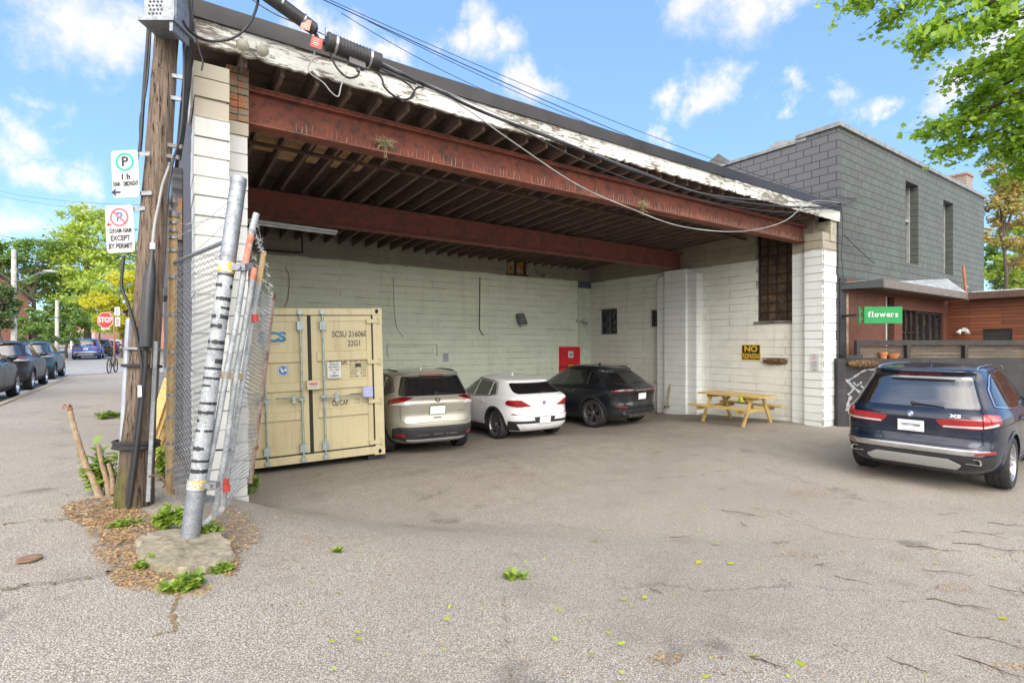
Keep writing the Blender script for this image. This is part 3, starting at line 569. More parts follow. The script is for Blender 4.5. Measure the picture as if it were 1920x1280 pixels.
# ------------------------------------------------------------------ grey block building on the right, brick shop and yard wall
GX = 14.1
grey = thing('block_building', 'tall slate grey painted block building with two slit windows beside the garage', 'building', (0,0,0))
def build_grey():
    P = grey; top = atY(1577, 240, FY).z; X1 = atY(1845, 400, FY).x
    zb = 3.15
    sw = []
    for (pa, pb, pt, pbm) in ((1698, 1722, 338, 492), (1769, 1787, 374, 512)):
        xa = atY(pa, 400, FY).x; xb = atY(pb, 400, FY).x; sw.append((xa, xb, atY(pa, pbm, FY).z, atY(pa, pt, FY).z))
    m = MB(); Y0, Y1 = FY, FY+.4; cur = GX
    for (a, b, z0, z1) in sw:
        m.box((cur, Y0, zb), (a, Y1, top)); m.box((a, Y0, zb), (b, Y1, z0)); m.box((a, Y0, z1), (b, Y1, top)); cur = b
    m.box((cur, Y0, zb), (X1, Y1, top)); m.build('front_wall', GREYX, P)
    for (a, b, z0, z1) in sw:
        f = MB(); f.box((a, Y0+.22, z0), (a+.10, Y0+.30, z1)); f.box((b-.05, Y0+.22, z0), (b, Y0+.30, z1)); f.box((a+.101, Y0+.22, lerp(z0,z1,.55)), (b-.051, Y0+.29, lerp(z0,z1,.55)+.06)); f.box((a+.101, Y0+.22, z0), (b-.051, Y0+.29, z0+.05))
        o = f.build('window_frame', plain('pale_grey_frame', (.34,.35,.34), .6), P); g = MB(); g.box((a, Y0+.30, z0), (b, Y0+.31, z1)); g.build('pane', PANE, o)
    m = MB(); m.box((GX-.004, FY+.003, -1.0), (GX+.4, 7.2, top-.001)); m.box((GX-.004, 7.2001, -1.0), (GX+.4, 17, top-.10)); m.build('side_wall', GREYY, P)
    m = MB(); m.box((GX+.02, 16.6, 3), (X1, 17, top)); m.box((X1-.4, FY+.4, 0), (X1, 16.6, top)); m.box((GX+.401, FY+.401, top-.5), (X1-.4, 16.6, top-.4)); m.build('rear_walls', GREYX, P)
    # coping with a shallow step, and the raised flashing further back
    m = MB(); m.box((GX-.07, FY-.07, top), (X1+.06, FY+.45, top+.11)); m.box((GX-.07, FY+.451, top), (GX+.45, 7.19, top+.11)); m.box((GX-.05, 7.2, top-.10), (GX+.45, 13.0, top-.02)); m.build('coping', COPING, P)
    # bent flashing sheet left standing over the low part of the coping, and a tilted metal upstand at the back
    m = MB(); p = [atX(x, y, GX-.02) for x, y in ((1433,283),(1455,266),(1511,257),(1511,263),(1457,275))]; q = [v+V((.5,0,0)) for v in p]; m.add(p+q, [(0,1,2,3,4),(9,8,7,6,5)]+[(i,i+5,(i+1)%5+5,(i+1)%5) for i in range(5)]); m.build('coping_flap', plain('bent_metal', (.34,.34,.32), .45, .5), P)
    m = MB(); p = [atX(x, y, GX+.1) for x, y in ((1318,312),(1347,288),(1369,302),(1366,312),(1330,322))]; q = [v+V((.5,.2,0)) for v in p]; m.add(p+q, [(0,1,2,3,4),(9,8,7,6,5)]+[(i,i+5,(i+1)%5+5,(i+1)%5) for i in range(5)]); m.build('roof_upstand', plain('dull_metal_sheet', (.17,.16,.135), .5, .4), P)
    m = MB(); p = [atX(x, y, GX+.05) for x, y in ((1338,318),(1366,306),(1374,307),(1350,322))]; q = [v+V((.3,.0,0)) for v in p]; m.add(p+q, [(0,1,2,3),(7,6,5,4)]+[(i,i+4,(i+1)%4+4,(i+1)%4) for i in range(4)]); m.build('ridge_sheet', plain('pale_metal', (.40,.42,.44), .4, .5), P)
    # chimney
    cx = atY(1803, 350, 8.5); m = MB(); z0 = top-.5; ch = atY(1803, 333, 8.5).z; m.box((cx.x-.45, 8.2, z0), (cx.x+.45, 9.0, ch)); c = m.build('chimney', blockwall('chimney_brick', (.24,.17,.13), 'xy', .22, .075, joint=(.4,.36,.3), jstr=1, mortar=.012, dirt=.3, jn=(.1,.3)), P)
    m = MB(); m.box((cx.x-.5, 8.15, ch), (cx.x+.5, 9.05, ch+.1)); m.build('chimney_cap', plain('chimney_crown', (.35,.19,.12), .9), c)
    # black corner strip and lower charcoal wall between the pier and the brick
    m = MB(); m.box((13.985, FY+.10, -.7), (GX+.0, FY+.5, 4.9)); m.box((GX+.002, FY-.03, -.7), (14.45, FY+.39, zb-.002)); m.build('corner_strip', DKWALL, P)
build_grey()

shop = thing('brick_shop', 'low red brick shop with dark glazed doors under a grey lean-to roof', 'shop', (0,0,0))
def build_shop():
    P = shop; X0 = 14.45; XC = atY(1814, 550, FY-.6).x; zf = atY(1814, 550, FY-.6).z; floor = -.2
    dx0 = atY(1692, 600, FY).x; dx1 = atY(1769, 600, FY).x; dz = atY(1700, 581, FY).z; wx0 = atY(1661, 600, FY).x; wx1 = atY(1677, 600, FY).x; wz = atY(1668, 556, FY).z
    m = MB(); Y0, Y1 = FY, FY+.3; zt = 3.14
    m.box((X0, Y0, floor-.6), (wx0, Y1, zt)); m.box((wx0, Y0, wz), (wx1, Y1, zt)); m.box((wx1, Y0, floor-.6), (dx0, Y1, zt)); m.box((dx0, Y0, dz), (dx1, Y1, zt)); m.box((dx1, Y0, floor-.6), (24, Y1, zt)); m.build('brick_wall', REDBR, P)
    m = MB(); m.box((X0-.003, FY-.012, .2), (X0+.16, FY-.002, 2.75)); m.build('bare_brick_edge', two('pale_brick_edge', (.45,.34,.20), (.30,.19,.11), 6, bump=.5), P)
    f = MB(); f.box((wx0, Y0+.05, floor), (wx0+.22, Y0+.12, wz)); o = f.build('window_frame', plain('pale_shop_frame', (.40,.40,.36), .6), P); g = MB(); g.box((wx0+.221, Y0+.12, floor), (wx1, Y0+.13, wz)); g.build('pane', PANE, o)
    # doors: gridded left leaf, dark folding leaves
    xm = lerp(dx0, dx1, .36); f = MB(); blk = plain('black_door_frame', (.02,.02,.02), .5)
    for k in range(4): x = lerp(dx0, xm, k/3); f.box((x-.03, Y0+.06, floor), (x+.03, Y0+.12, dz))
    for k in range(5): z = lerp(floor, dz, k/4); f.box((dx0, Y0+.065, z-.02), (xm, Y0+.115, z+.02))
    o = f.build('door', blk, P); g = MB(); g.box((dx0, Y0+.13, floor), (xm, Y0+.135, dz)); g.build('pane', two('door_reflections', (.12,.045,.025), (.03,.03,.03), 3, rough=.2, bump=0), o)
    f = MB()
    for k in range(5): x = lerp(xm, dx1, k/4); f.box((x-.05, Y0+.05, floor), (x+.05, Y0+.12, dz))
    f.box((xm, Y0+.055, dz-.08), (dx1, Y0+.115, dz)); o = f.build('door', blk, P); g = MB(); g.box((xm, Y0+.13, floor), (dx1, Y0+.135, dz)); g.build('pane', PANE, o)
    # lean-to roof: sheet and fascia along the wall, then along the wing towards the viewer
    yf = FY-.6; xa = GX+.95; zb_, zt_ = zf-.19, zf+.0
    m = MB(); m.add([(GX+.02, FY-.002, 2.98), (XC+.3, FY-.002, zf+.55), (XC+.0, yf, zf+.02), (xa, yf, zf+.02)], [(0,3,2,1)]); m.add([(xa, yf-.005, zf+.02), (xa, FY, zf+.02), (GX+.02, FY, 2.98)], [(0,1,2)]); m.build('lean_to_roof', plain('grey_roof_sheet', (.36,.37,.36), .5, .3, var=.2), P)
    m = MB(); m.prism([(0,0),(1,0),(1,1),(0,1)], (0,0,0), (0,0,0), (0,0,0), (0,0,0)) if False else None; A0 = V((GX+.03, FY-.035, 0)); A1 = V((xa, yf-.004, 0)); m.add([A0+V((0,0,zb_-.06)), A1+V((0,0,zb_)), A1+V((0,0,zf+.015)), A0+V((0,0,2.95)), A0+V((.03,.02,zb_-.06)), A1+V((.03,.02,zb_)), A1+V((.03,.02,zf+.015)), A0+V((.03,.02,2.95))], [(0,1,2,3),(7,6,5,4),(0,4,5,1),(3,2,6,7)]); m.build('end_panel', plain('dark_teal_board', (.012,.022,.024), .5), P)
    m = MB(); m.box((xa, yf-.03, zb_), (XC, yf, zt_+.02)); m.build('eaves_board', plain('brown_grey_fascia', (.16,.14,.125), .7), P)
    m = MB(); m.box((xa, yf, zb_-.02), (XC, FY, zb_-.0)); m.build('soffit', plain('dark_soffit', (.10,.07,.05), .8), P)
    # wing with cedar boards running towards the street
    XW = XC+.35
    vy0 = atX(1842, 600, XW).y; vy1 = atX(1898, 600, XW).y; hz0 = atX(1870, 638, XW).z-1.0; hz1 = atX(1842, 617, XW).z
    m = MB(); m.box((XW, vy0, floor-.6), (XW+.2, FY, zb_)); m.box((XW, vy1, hz1), (XW+.2, vy0, zb_)); m.box((XW, .6, floor-.6), (XW+.2, vy1, zb_)); m.build('timber_wing_wall', CEDAR, P)
    m = MB(); m.box((XW+.08, vy1, floor), (XW+.1, vy0, hz1)); m.build('hatch', plain('black_hatch', (.02,.02,.021), .5), P)
    m = MB(); y = atX(1790, 625, XW-.02).y; 
    m.box((XC-.05, .6, zb_), (XC-.0, yf+.0, zt_+.02)); m.build('eaves_board', plain('brown_fascia', (.10,.055,.045), .7), P)
    m = MB(); m.box((XC-.0, .6, zt_+.022), (XC+6, FY-.7, zt_+.05)); m.build('wing_roof', plain('white_roof_membrane', (.62,.65,.68), .6), P)
    m = MB(); m.box((XC-.0, .6, zb_-.002), (XW, yf, zb_+.02)); m.build('soffit', plain('dark_soffit2', (.10,.05,.035), .8), P)
    for px in (1806, 1816): 
        pass
build_shop()

# twin floodlight on the wing, flue pipe on the roof
def lamp_pair(name, label, o, right, fwd, s=1.0, mat=None):
    t = thing(name, label, 'floodlight', o); r = V(right); f = V(fwd)
    m = MB(); m.obox((0,0,0), r*.05*s, f*.03*s, (0,0,.06*s)); m.build('junction_box', mat, t)
    for k in (-1, 1):
        c = r*k*.10*s + f*.10*s - V((0,0,.06*s)); d = (f*.6 + r*k*.25 - V((0,0,.75))).normalized(); m = MB(); m.cyl((r*k*.04*s)+V((0,0,-.02)), c-d*.06*s, .014*s, seg=8); m.lathe([(0,-.08*s),(.035*s,-.075*s),(.04*s,-.02*s),(.075*s,.06*s),(.078*s,.075*s)], c, d, 16); m.build('lamp_holder', mat, t, smooth=40)
        g = MB(); g.lathe([(.076*s,.07*s),(.06*s,.085*s),(.0,.092*s)], c, d, 16); g.build('lens', plain('cloudy_lens', (.55,.53,.44), .25), t, smooth=40)
    return t
pw = atX(1808, 618, atY(1814, 550, FY-.6).x+.33)
lamp_pair('floodlight', 'small white twin floodlight on the red cedar wing wall', pw, (0,-1,0), (-1,0,0), 1.0, plain('white_lamp_plastic', (.75,.75,.73), .4))
lamp_pair('floodlight', 'old grey twin floodlight with two bulbs on the peeling fascia', atY(471, 84, FY-.08), (1,0,0), (0,-1,0), .8, plain('weathered_lamp_metal', (.48,.47,.43), .5))
def flue():
    t = thing('flue_pipe', 'thin rusty leaning pole standing on the shop roof before the grey wall', 'pipe', atY(1812, 545, FY-.35)); m = MB(); b = atY(1806, 498, FY-.35)-t.location; m.tube([(0,0,-.3), b], .035, 8); m.build('pipe', plain('rusty_orange_pipe', (.42,.16,.08), .7), t, smooth=40)
    m = MB(); m.tube([(0,0,.10), (0,0,.16)], .05, 8); m.build('collar', GALV, t)
flue()
# black yard wall and plank fence, square to the viewer
yard = thing('yard_wall', 'low black painted block wall with white spray paint below the plank fence', 'wall', (0,0,0))
YD = 12.75
def yp(px, z, D=YD): p = atD(px, HY, D); return V((p.x, p.y, z))
def build_yard():
    P = yard; zt = CZ-(672-HY)*YD/F; a = yp(1571, 0); b = yp(2150, 0); m = MB(); n = FV
    m.add([a+V((0,0,-.9)), b+V((0,0,-.9)), b+V((0,0,zt)), a+V((0,0,zt)), a+n*.25+V((0,0,-.9)), b+n*.25+V((0,0,-.9)), b+n*.25+V((0,0,zt)), a+n*.25+V((0,0,zt))], [(0,1,2,3),(3,2,6,7),(0,3,7,4),(1,5,6,2),(4,7,6,5)]); m.build('block_wall', DKWALL, P)
    c = MB(); c.beam(yp(1580, zt+.04, YD+.12), yp(1610, zt+.04, YD+.12), .3, .10); c.build('cap_block', DKWALL, P)
    # spray paint marks: wavy strokes 3 mm proud of the wall
    sp = plain('white_spray_paint', (.30,.31,.33), .8, var=.35, scale=30); g = MB()
    def stroke(pts, w):
        q = curve([V((p[0], p[1], 0)) for p in pts], 8)
        for i, (u, v) in enumerate(zip(q, q[1:])):
            d = (v-u); nrm = V((-d.y, d.x, 0)).normalized()*w*(1+.3*sin(i*.9)); cs = [atD(x.x, x.y, YD-.004-.0006*(i%2)) for x in (u-nrm, v-nrm, v+nrm, u+nrm)]; g.add(cs, [(0,1,2,3)])
    stroke([(1640,692),(1622,694),(1605,704),(1590,714)], 1.5); stroke([(1586,711),(1596,722),(1612,735)], 2.0); stroke([(1592,716),(1600,728),(1590,740)], 1.8); stroke([(1600,716),(1606,722),(1616,716)], 1.4); stroke([(1596,742),(1590,756),(1588,770)], 2.6); stroke([(1614,722),(1620,730),(1612,742)], 1.5)
    g.build('spray_paint', sp, P)
    F_ = thing('plank_fence', 'weathered plank fence with dark timber frame on the black wall', 'fence', (0,0,0)); zr = CZ+.04
    m = MB(); r = random.Random(3)
    for k in range(4):
        z0 = lerp(zt+.01, zr-.10, k/4); z1 = lerp(zt+.01, zr-.10, (k+1)/4)-.008
        m.beam(yp(1612, (z0+z1)/2, YD+.14), yp(2150, (z0+z1)/2, YD+.14), .02, z1-z0)
    m.build('planks', OLDPL, F_)
    m = MB(); m.beam(yp(1604, zr-.03, YD+.08), yp(2150, zr-.03, YD+.08), .09, .12); m.build('top_rail', TIMBER, F_)
    for px in (1607, 1701, 1809, 1930, 2060):
        m = MB(); q = yp(px, 0, YD+.075); m.beam(q+V((0,0,zt-.0)), q+V((0,0,zr-.092 if px != 1607 else zr-.092)), .11, .08, up=RV); m.build('post', TIMBER, F_)
    # raised yard behind
    m = MB(); m.add([yp(1580, zt-.35, YD+.26), yp(2200, zt-.35, YD+.26), (40, 2, zt-.35), (40, FY+.1, zt-.35), (14.4, FY+.1, zt-.35)], [(0,1,2,3,4)]); tag(m.build('yard_ground', CONC), kind='structure')
build_yard()
def pots():
    zt = CZ-(672-HY)*YD/F
    p = yp(1656, zt, YD+.06); t = thing('flower_pot', 'small straight terracotta pot on the black yard wall', 'pot', p, group='terracotta pots'); m = MB(); m.lathe([(.0,.0),(.065,0),(.088,.11),(.10,.11),(.10,.155),(.088,.155),(.08,.12),(0,.11)], seg=20); m.build('pot', CLAY, t, smooth=40)
    p = yp(1674, zt, YD+.06); t = thing('flower_pot', 'wide shallow terracotta bowl beside the small pot on the wall', 'pot', p, group='terracotta pots'); m = MB(); m.lathe([(.0,.0),(.08,0),(.13,.07),(.145,.12),(.15,.13),(.135,.13),(.12,.09),(0,.06)], seg=20); m.build('bowl', CLAY, t, smooth=40)
pots()
def text_ys(c): return [v.co.y for v in text_mesh(c, 'LEFT', .03).vertices]
def flowers_sign():
    D = 12.6; c = atD(1654.5, 590.5, D); s = D/F; hw = 35.5*s; hh = 15.5*s
    t = thing('shop_sign', 'bright green hanging sign reading flowers in white letters', 'sign', c); gm = plain('flower_sign_green', (.0,.24,.055), .45, var=.04)
    m = MB(); m.obox((0,0,0), RV*hw, FV*.03, (0,0,hh)); k = -FV*.031
    sz = .175*1.1; tot = sum((lambda q: (max(q)-min(q))*sz+.016+(.012 if c in 'flr' else 0))([v.co.x for v in text_mesh(c, 'LEFT', .03).vertices]) for c in 'flowers'); sz *= 1.0; x = -tot/2; hgt = .175; zb_ = -.048
    for ch in 'flowers':
        me = text_mesh(ch, 'LEFT', .03); xs = [v.co.x for v in me.vertices]; ys = [v.co.y for v in me.vertices]; a, b = min(xs), max(xs)
        base = min(text_ys('x')); vs = [k - FV*.003 + RV*(x+(v.co.x-a)*sz) + V((0,0,zb_+(v.co.y-base)*hgt)) for v in me.vertices]; m.add(vs, [tuple(p.vertices) for p in me.polygons], 1)
        w_ = (b-a)*sz; top = (max(ys)-base)*hgt; xh = (max(text_ys('x'))-base)*hgt
        def slab(cx, z, ww): m.obox(k-FV*.0034+RV*cx+V((0,0,zb_+z)), RV*ww/2, FV*.0004, (0,0,.0065), 1)
        if ch == 'f': slab(x+w_*.42, .0065, .062)
        if ch == 'l': slab(x+w_/2, .0065, .056); slab(x+w_/2-.010, top-.0065, .034)
        if ch == 'r': slab(x+.017, .0065, .058); slab(x+.008, xh-.0065, .034)
        if ch == 'w': slab(x+.010, xh-.0065, .042); slab(x+w_-.010, xh-.0065, .042)
        x += w_ + .016 + (.012 if ch in 'flr' else 0)
    m.build('sign_board', [gm, WHITE], t)
    m = MB(); m.obox(-RV*(hw+.10), RV*.012, FV*.02, (0,0,hh*1.0)); m.obox(-RV*(hw+.045)+V((0,0,hh*.45)), RV*.044, FV*.01, (0,0,.012)); m.obox(-RV*(hw+.045)-V((0,0,hh*.45)), RV*.044, FV*.01, (0,0,.012)); m.build('bracket', gm, t)
    m = MB(); m.obox(-RV*(hw+.16)+FV*.25, RV*.03, FV*.28, (0,0,.03)); m.build('mounting_arm', TIMBER, t)
flowers_sign()
def basket(name, label, c, w, h, right, out):
    t = thing(name, label, 'planter', c); r = V(right); o = V(out); rn = random.Random(int(w*100)); m = MB()
    def fn(a, b):
        x = (a-.5)*w; pr = sin(pi*min(.97, max(.03, a)))**.35; ang = pi*b; k = 1+.10*sin(a*37+b*9)+.08*sin(a*71)
        return r*x + o*(h*.75*sin(ang)*pr*k) + V((0,0,-cos(ang)*h/2*pr*k))
    m.grid(fn, 40, 10); m.build('coir_liner', ROPE, t, smooth=80)
    m = MB()
    for k in range(150):
        a = rn.random(); x = (a-.5)*w*1.02; b = rn.uniform(.05,.95)*pi; p = r*x + o*(h*.72*sin(b)) + V((0,0,-cos(b)*h*.48)); m.tube([p, p + r*rn.uniform(-.05,.05) + o*rn.uniform(.0,.05) + V((0,0,rn.uniform(-.07,.04)))], [.004,.001], 3, caps=False)
    o2 = m.build('loose_fibres', ROPE, t); o2['kind'] = 'stuff'
    m = MB()
    for k in range(3): m.ring(r*(k-1)*w*.22 + o*h*.80, r, (0,0,1), h*.27, h*.22, o*.012, 14)
    m.tube([r*(-w/2)+V((0,0,h*.5))+o*.0, r*(-w/2)+V((0,0,h*.5))+o*h*.6, r*(w/2)+V((0,0,h*.5))+o*h*.6, r*(w/2)+V((0,0,h*.5))], .007, 5); m.build('wire_hoops', RUSTD, t)
q = atX(1455, 677, RX); basket('wall_planter', 'brown coir trough planter with wire rings hung on the white wall', q, .66, .17, (0,-1,0), (-1,0,0))
q = atD(1617, 682, YD-.02); basket('wall_planter', 'shaggy coir trough planter hung on the black yard wall', q, .74, .20, RV, -FV)
def no_trespass():
    c = atX(1408, 660.5, RX-.008); t = thing('warning_sign', 'black and yellow NO TRESPASSING sign on the white side wall', 'sign', c); m = MB()
    hw = abs(atX(1391,660,RX).y-atX(1426,660,RX).y)/2; hh = (atX(1408,646,RX).z-atX(1408,675,RX).z)/2
    ax = V((0,-1,0)); n = V((-1,0,0)); m.obox((0,0,0), ax*hw, n*.004, (0,0,hh), 1); m.obox(n*.0052, ax*(hw-.018), n*.001, (0,0,hh-.018), 0)
    m.text('NO', n*.007+V((0,0,hh*.42)), ax, (0,0,1), hh*1.02, 1, xs=1.12, bold=.035, n=n); m.text('TRESPASSING', n*.007+V((0,0,-hh*.50)), ax, (0,0,1), hh*.92, 1, xs=.70*hw/.36*.93, bold=.02, n=n)
    m.build('sign_panel', [INK, YEL], t)
no_trespass()
def notice(label, c, ax, n, w, h, lines, head=None, col=None, name='paper_notice'):
    t = thing(name, label, 'notice', c); m = MB(); ax = V(ax); n = V(n); m.obox((0,0,0), ax*w/2, n*.003, (0,0,h/2), 0); k = len(lines)
    for i, tx in enumerate(lines):
        z = h/2 - h*(i+.7)/(k+.4); m.text(tx, n*.0045+V((0,0,z)), ax, (0,0,1), h/(k+.4)*.72, 2 if (head and i < head) else 1, xs=.75, bold=.01, n=n)
    m.build('sheet', [WHITE, INK, REDS if col is None else col], t)
NX = 13.262
def onpier(px, py): return atX(px, py, NX)
notice('small red and white notice above the printed sheet on the pier', onpier(1527, 668), (0,-1,0), (-1,0,0), .20, .13, ['NOTICE', 'VIDEO', 'ON SITE'], 3)
notice('white printed private property sheet on the front white pier', onpier(1527, 686), (0,-1,0), (-1,0,0), .20, .27, ['PRIVATE', 'PROPERTY', 'YOU ARE', 'ON', 'CAMERA'])
# things on the back wall
def backwall_things():
    n = V((0,-1,0)); ax = V((1,0,0))
    a = atY(1050, 650, BY-.62); b = atY(1087, 650, BY-.62); 
    a = atY(1050, 650, BY-.06); b = atY(1087, 650, BY-.06); w = b.x-a.x; zt = a.z; zb = -.55
    t = thing('panel_door', 'bright red metal door panel with a number plate in the back corner', 'door', (a.x+w/2, BY-.06, zb)); m = MB(); h = zt-zb
    m.box((-w/2, -.02, 0), (w/2, .05, h)); m.box((-w/2+.05, -.028, .06), (w/2-.05, -.0201, h-.06)); m.build('door_leaf', plain('fire_red_paint', (.70,.015,.03), .35, var=.06), t)
    m = MB(); m.box((-.11, -.034, h-.40), (.13, -.0285, h-.16)); m.text('106', (.01,-.0345,h-.29), ax, (0,0,1), .13, 1, xs=.85, bold=.02, n=n); m.build('number_plate', [plain('pale_plate', (.66,.72,.70), .5), INK], t)
    m = MB(); m.box((-.10,-.034,h-.74),(.13,-.0285,h-.66)); m.build('warning_label', YEL, t)
    m = MB(); m.box((w/2-.09,-.07,h*.45),(w/2-.06,-.0285,h*.45+.14)); m.build('handle', ALU, t)
    notice('grey instruction sheet pinned on the pale green back wall', atY(835.5, 670, BY-.004), ax, n, .20, .27, ['WARNING', 'PARKING', 'BY PERMIT', 'ONLY'])
    c = atY(978, 598, BY-.10); t = thing('wall_floodlight', 'square grey floodlight tilted down on the back wall', 'floodlight', c); m = MB(); rot = Euler((R_(-25),R_(-6),0)).to_matrix()
    m.obox((0,0,0), rot@V((.16,0,0)), rot@V((0,.04,0)), rot@V((0,0,.20))); m.build('housing', plain('grey_lamp_housing', (.16,.17,.17), .4), t)
    m = MB(); m.obox(rot@V((0,-.042,.0)), rot@V((.135,0,0)), rot@V((0,.004,0)), rot@V((0,0,.165))); m.build('glass', plain('lamp_glass', (.22,.25,.24), .15), t)
    m = MB(); m.tube([rot@V((-.09,0,-.2)), rot@V((-.09,.02,-.26)), rot@V((.09,.02,-.26)), rot@V((.09,0,-.2))], .016, 6); m.cyl((0,.0,-.25),(0,.10,-.22),.03,seg=8); m.build('bracket', plain('pale_bracket', (.5,.52,.5), .5), t)
    c = atY(1092, 602, BY-.10); t = thing('security_camera', 'grey bullet security camera on a short arm in the back corner', 'camera', c); m = MB(); m.lathe([(0,-.12),(.05,-.12),(.055,.08),(.06,.12),(.045,.12),(0,.10)], (.02,-.08,-.05), (.75,-.4,-.45), 14); m.build('body', plain('camera_grey', (.30,.32,.32), .4), t, smooth=40)
    m = MB(); m.tube([(-.14,.0,.02),(-.04,-.03,.0),(.0,-.06,-.02)], .018, 6); m.box((-.24,.03,-.04),(-.16,.09,.06)); m.build('arm', plain('camera_arm', (.5,.52,.5), .5), t)
    m = MB(); m.lathe([(.044,.0),(.02,.012),(0,.014)], V((.02,-.08,-.05))+V((.75,-.4,-.45)).normalized()*.118, (.75,-.4,-.45), 12); m.build('lens', GLASSD, t)
    p = atY(463, 413, 10.2); q = atY(632, 435, 10.2); t = thing('strip_light', 'unlit fluorescent strip light under the rear red beam', 'light', (p+q)/2); d = (q-p)/2
    m = MB(); m.beam(-d, d, .09, .05); m.build('housing', plain('pale_housing', (.45,.48,.50), .5), t); m = MB(); m.tube([-d*.97-V((0,0,.045)), d*.97-V((0,0,.045))], .018, 8); m.build('tube', plain('dull_tube', (.6,.62,.6), .3), t, smooth=40)
    for k in (-.8, .8):
        m = MB(); m.beam(d*k+V((0,0,.025)), d*k+V((0,0,.30)), .02, .02); m.build('hanger', RUSTD, t)
    # nest of straw caught on the bird spikes
    for (px, py, s, lab) in ((722, 268, 1, 'straw bird nest caught on the front beam spikes near the left pier'), (1205, 384, 1.0, 'ragged straw nest hanging from the middle of the front beam')):
        c = atY(px, py, 6.63); t = thing('bird_nest', lab, 'nest', c); r = random.Random(px); m = MB()
        for k in range(110):
            a = r.uniform(0, 2*pi); p = V((r.gauss(0,.06), r.gauss(0,.03), r.gauss(0,.03)))*s; d = V((r.gauss(0,.09), r.gauss(0,.05), r.gauss(-.01,.05)))*s; m.tube([p-d*.5, p+V((0,0,.01)), p+d*.5], .003, 3, caps=False)
        for k in range(3): m.tube([(r.uniform(-.03,.03),0,0), (r.uniform(-.03,.03),-.01,-.14*s), (r.uniform(-.03,.03),0,-.20*s)], .003, 3, caps=False)
        m.build('straw', plain('nest_straw', (.42,.36,.20), .9, var=.3, scale=30), t)
backwall_things()
def picnic():
    # table parallel with the side wall: long axis along y
    L = 1.72; a = G(1417, 792); b0 = G(1337, 786)
    c = V((12.28, 7.78, 0)); c.z = gz(c.x, c.y); t = thing('picnic_table', 'yellow pine picnic table with attached benches by the white wall', 'table', c, PICROT)
    hx = L/2; 
    m = MB()
    for k in range(5): y = -.34+.17*k; m.box((-hx, y-.08, .70), (hx, y+.08, .738))
    m.build('tabletop', PINE, t)
    for s in (-1, 1):
        m = MB(); m.box((-hx, s*.70-.135, .42), (hx, s*.70-.004, .457)); m.box((-hx, s*.70+.004, .42), (hx, s*.70+.135, .457)); m.build('bench', PINE, t)
    for x in (-hx+.30, hx-.30):
        for s in (-1, 1):
            m = MB(); m.beam((x, s*.24, .699), (x, s*.62, .0), .09, .038, up=(1,0,0)); m.build('leg', PINE, t)
        m = MB(); m.box((x+.021, -.82, .325), (x+.059, .82, .4195)); m.box((x+.021, -.36, .61), (x+.059, .36, .699)); m.build('cross_brace', PINE, t)
        m = MB(); m.beam((x+(.06 if x < 0 else -.03), 0, .36), (x*.35, 0, .66), .038, .08); m.build('diagonal_brace', PINE, t)
    p = c + V((.1, .25, 0)); 
    q = thing('lime_bottle', 'small lime green spray bottle standing on the far picnic bench', 'bottle', c+V((.70, .32, .457))); m = MB(); m.lathe([(.0,0),(.05,0),(.055,.02),(.052,.11),(.02,.17),(.016,.19),(.0,.19)], seg=16); m.build('bottle', plain('lime_plastic', (.45,.70,.04), .4), q, smooth=40)
    m = MB(); m.lathe([(.018,.19),(.02,.19),(.018,.225),(.0,.225)], seg=12); m.build('cap', plain('lime_cap', (.25,.5,.02), .4), q)
PICROT = R_(90)
picnic()
q = atX(1253, 765, 13.28); 
def plank():
    a = atX(1250, 764, 13.0); b = atX(1262, 690, 13.4); t = thing('leaning_pole', 'thin wooden pole leaning in the corner by the middle pier', 'pole', a); m = MB(); m.beam((0,0,0), b-a, .05, .03); m.build('shaft', plain('aged_pole_wood', (.30,.26,.20), .8), t); m = MB(); m.obox(V((0,0,.03)), (.10,0,0), (0,.03,0), (0,0,.035)); m.build('brush_head', plain('dark_bristle', (.12,.1,.08), .9), t)
plank()
# ------------------------------------------------------------------ cars: bodies lofted from plan outlines at each height
def paint(name, c, metal=.35, rough=.28, coat=1.0):
    m = NT(name); f = m.noise(900, 1, .5); d = m.noise(2.5, 5, .6); col = m.mix(m.ramp(f, .3, .7, 0, .25), c, tuple(min(1, x*1.5+.01) for x in c)); col = m.mix(m.ramp(d, .5, .8, 0, .12), col, (.25,.22,.18))
    m.set(col, m.ramp(d, .3, .8, rough, rough+.14), metal, .5, coat); m.b.inputs['Coat Roughness'].default_value = .04; return m.mat
CLAD = plain('grey_black_cladding', (.022,.023,.025), .6, var=.12)
TAILR = plain('red_lens', (.30,.004,.008), .10, 0., .8, var=.1, coat=1.)
TAILD = plain('dark_red_lens', (.14,.004,.008), .08, 0., .8, var=.1, coat=1.)
LENSC = plain('clear_lens', (.62,.60,.60), .10, .3, .8, var=.05, coat=1.)
PLATE = plain('plate_white', (.74,.76,.78), .4, var=.05)
SKID = plain('silver_plastic', (.32,.32,.31), .38, 0., var=.03)
RIMG = plain('grey_alloy', (.34,.34,.35), .3, .9, var=.08)
RIMS = plain('silver_alloy', (.50,.50,.52), .28, .9, var=.08)
RIMD = plain('dark_alloy', (.05,.05,.055), .3, .7, var=.08)
DISC = plain('brake_shadow', (.03,.03,.032), .6, .3)
SEAM = plain('panel_gap', (.006,.006,.006), .8)
BADGEB = plain('badge_blue', (.03,.16,.55), .2, var=.03)
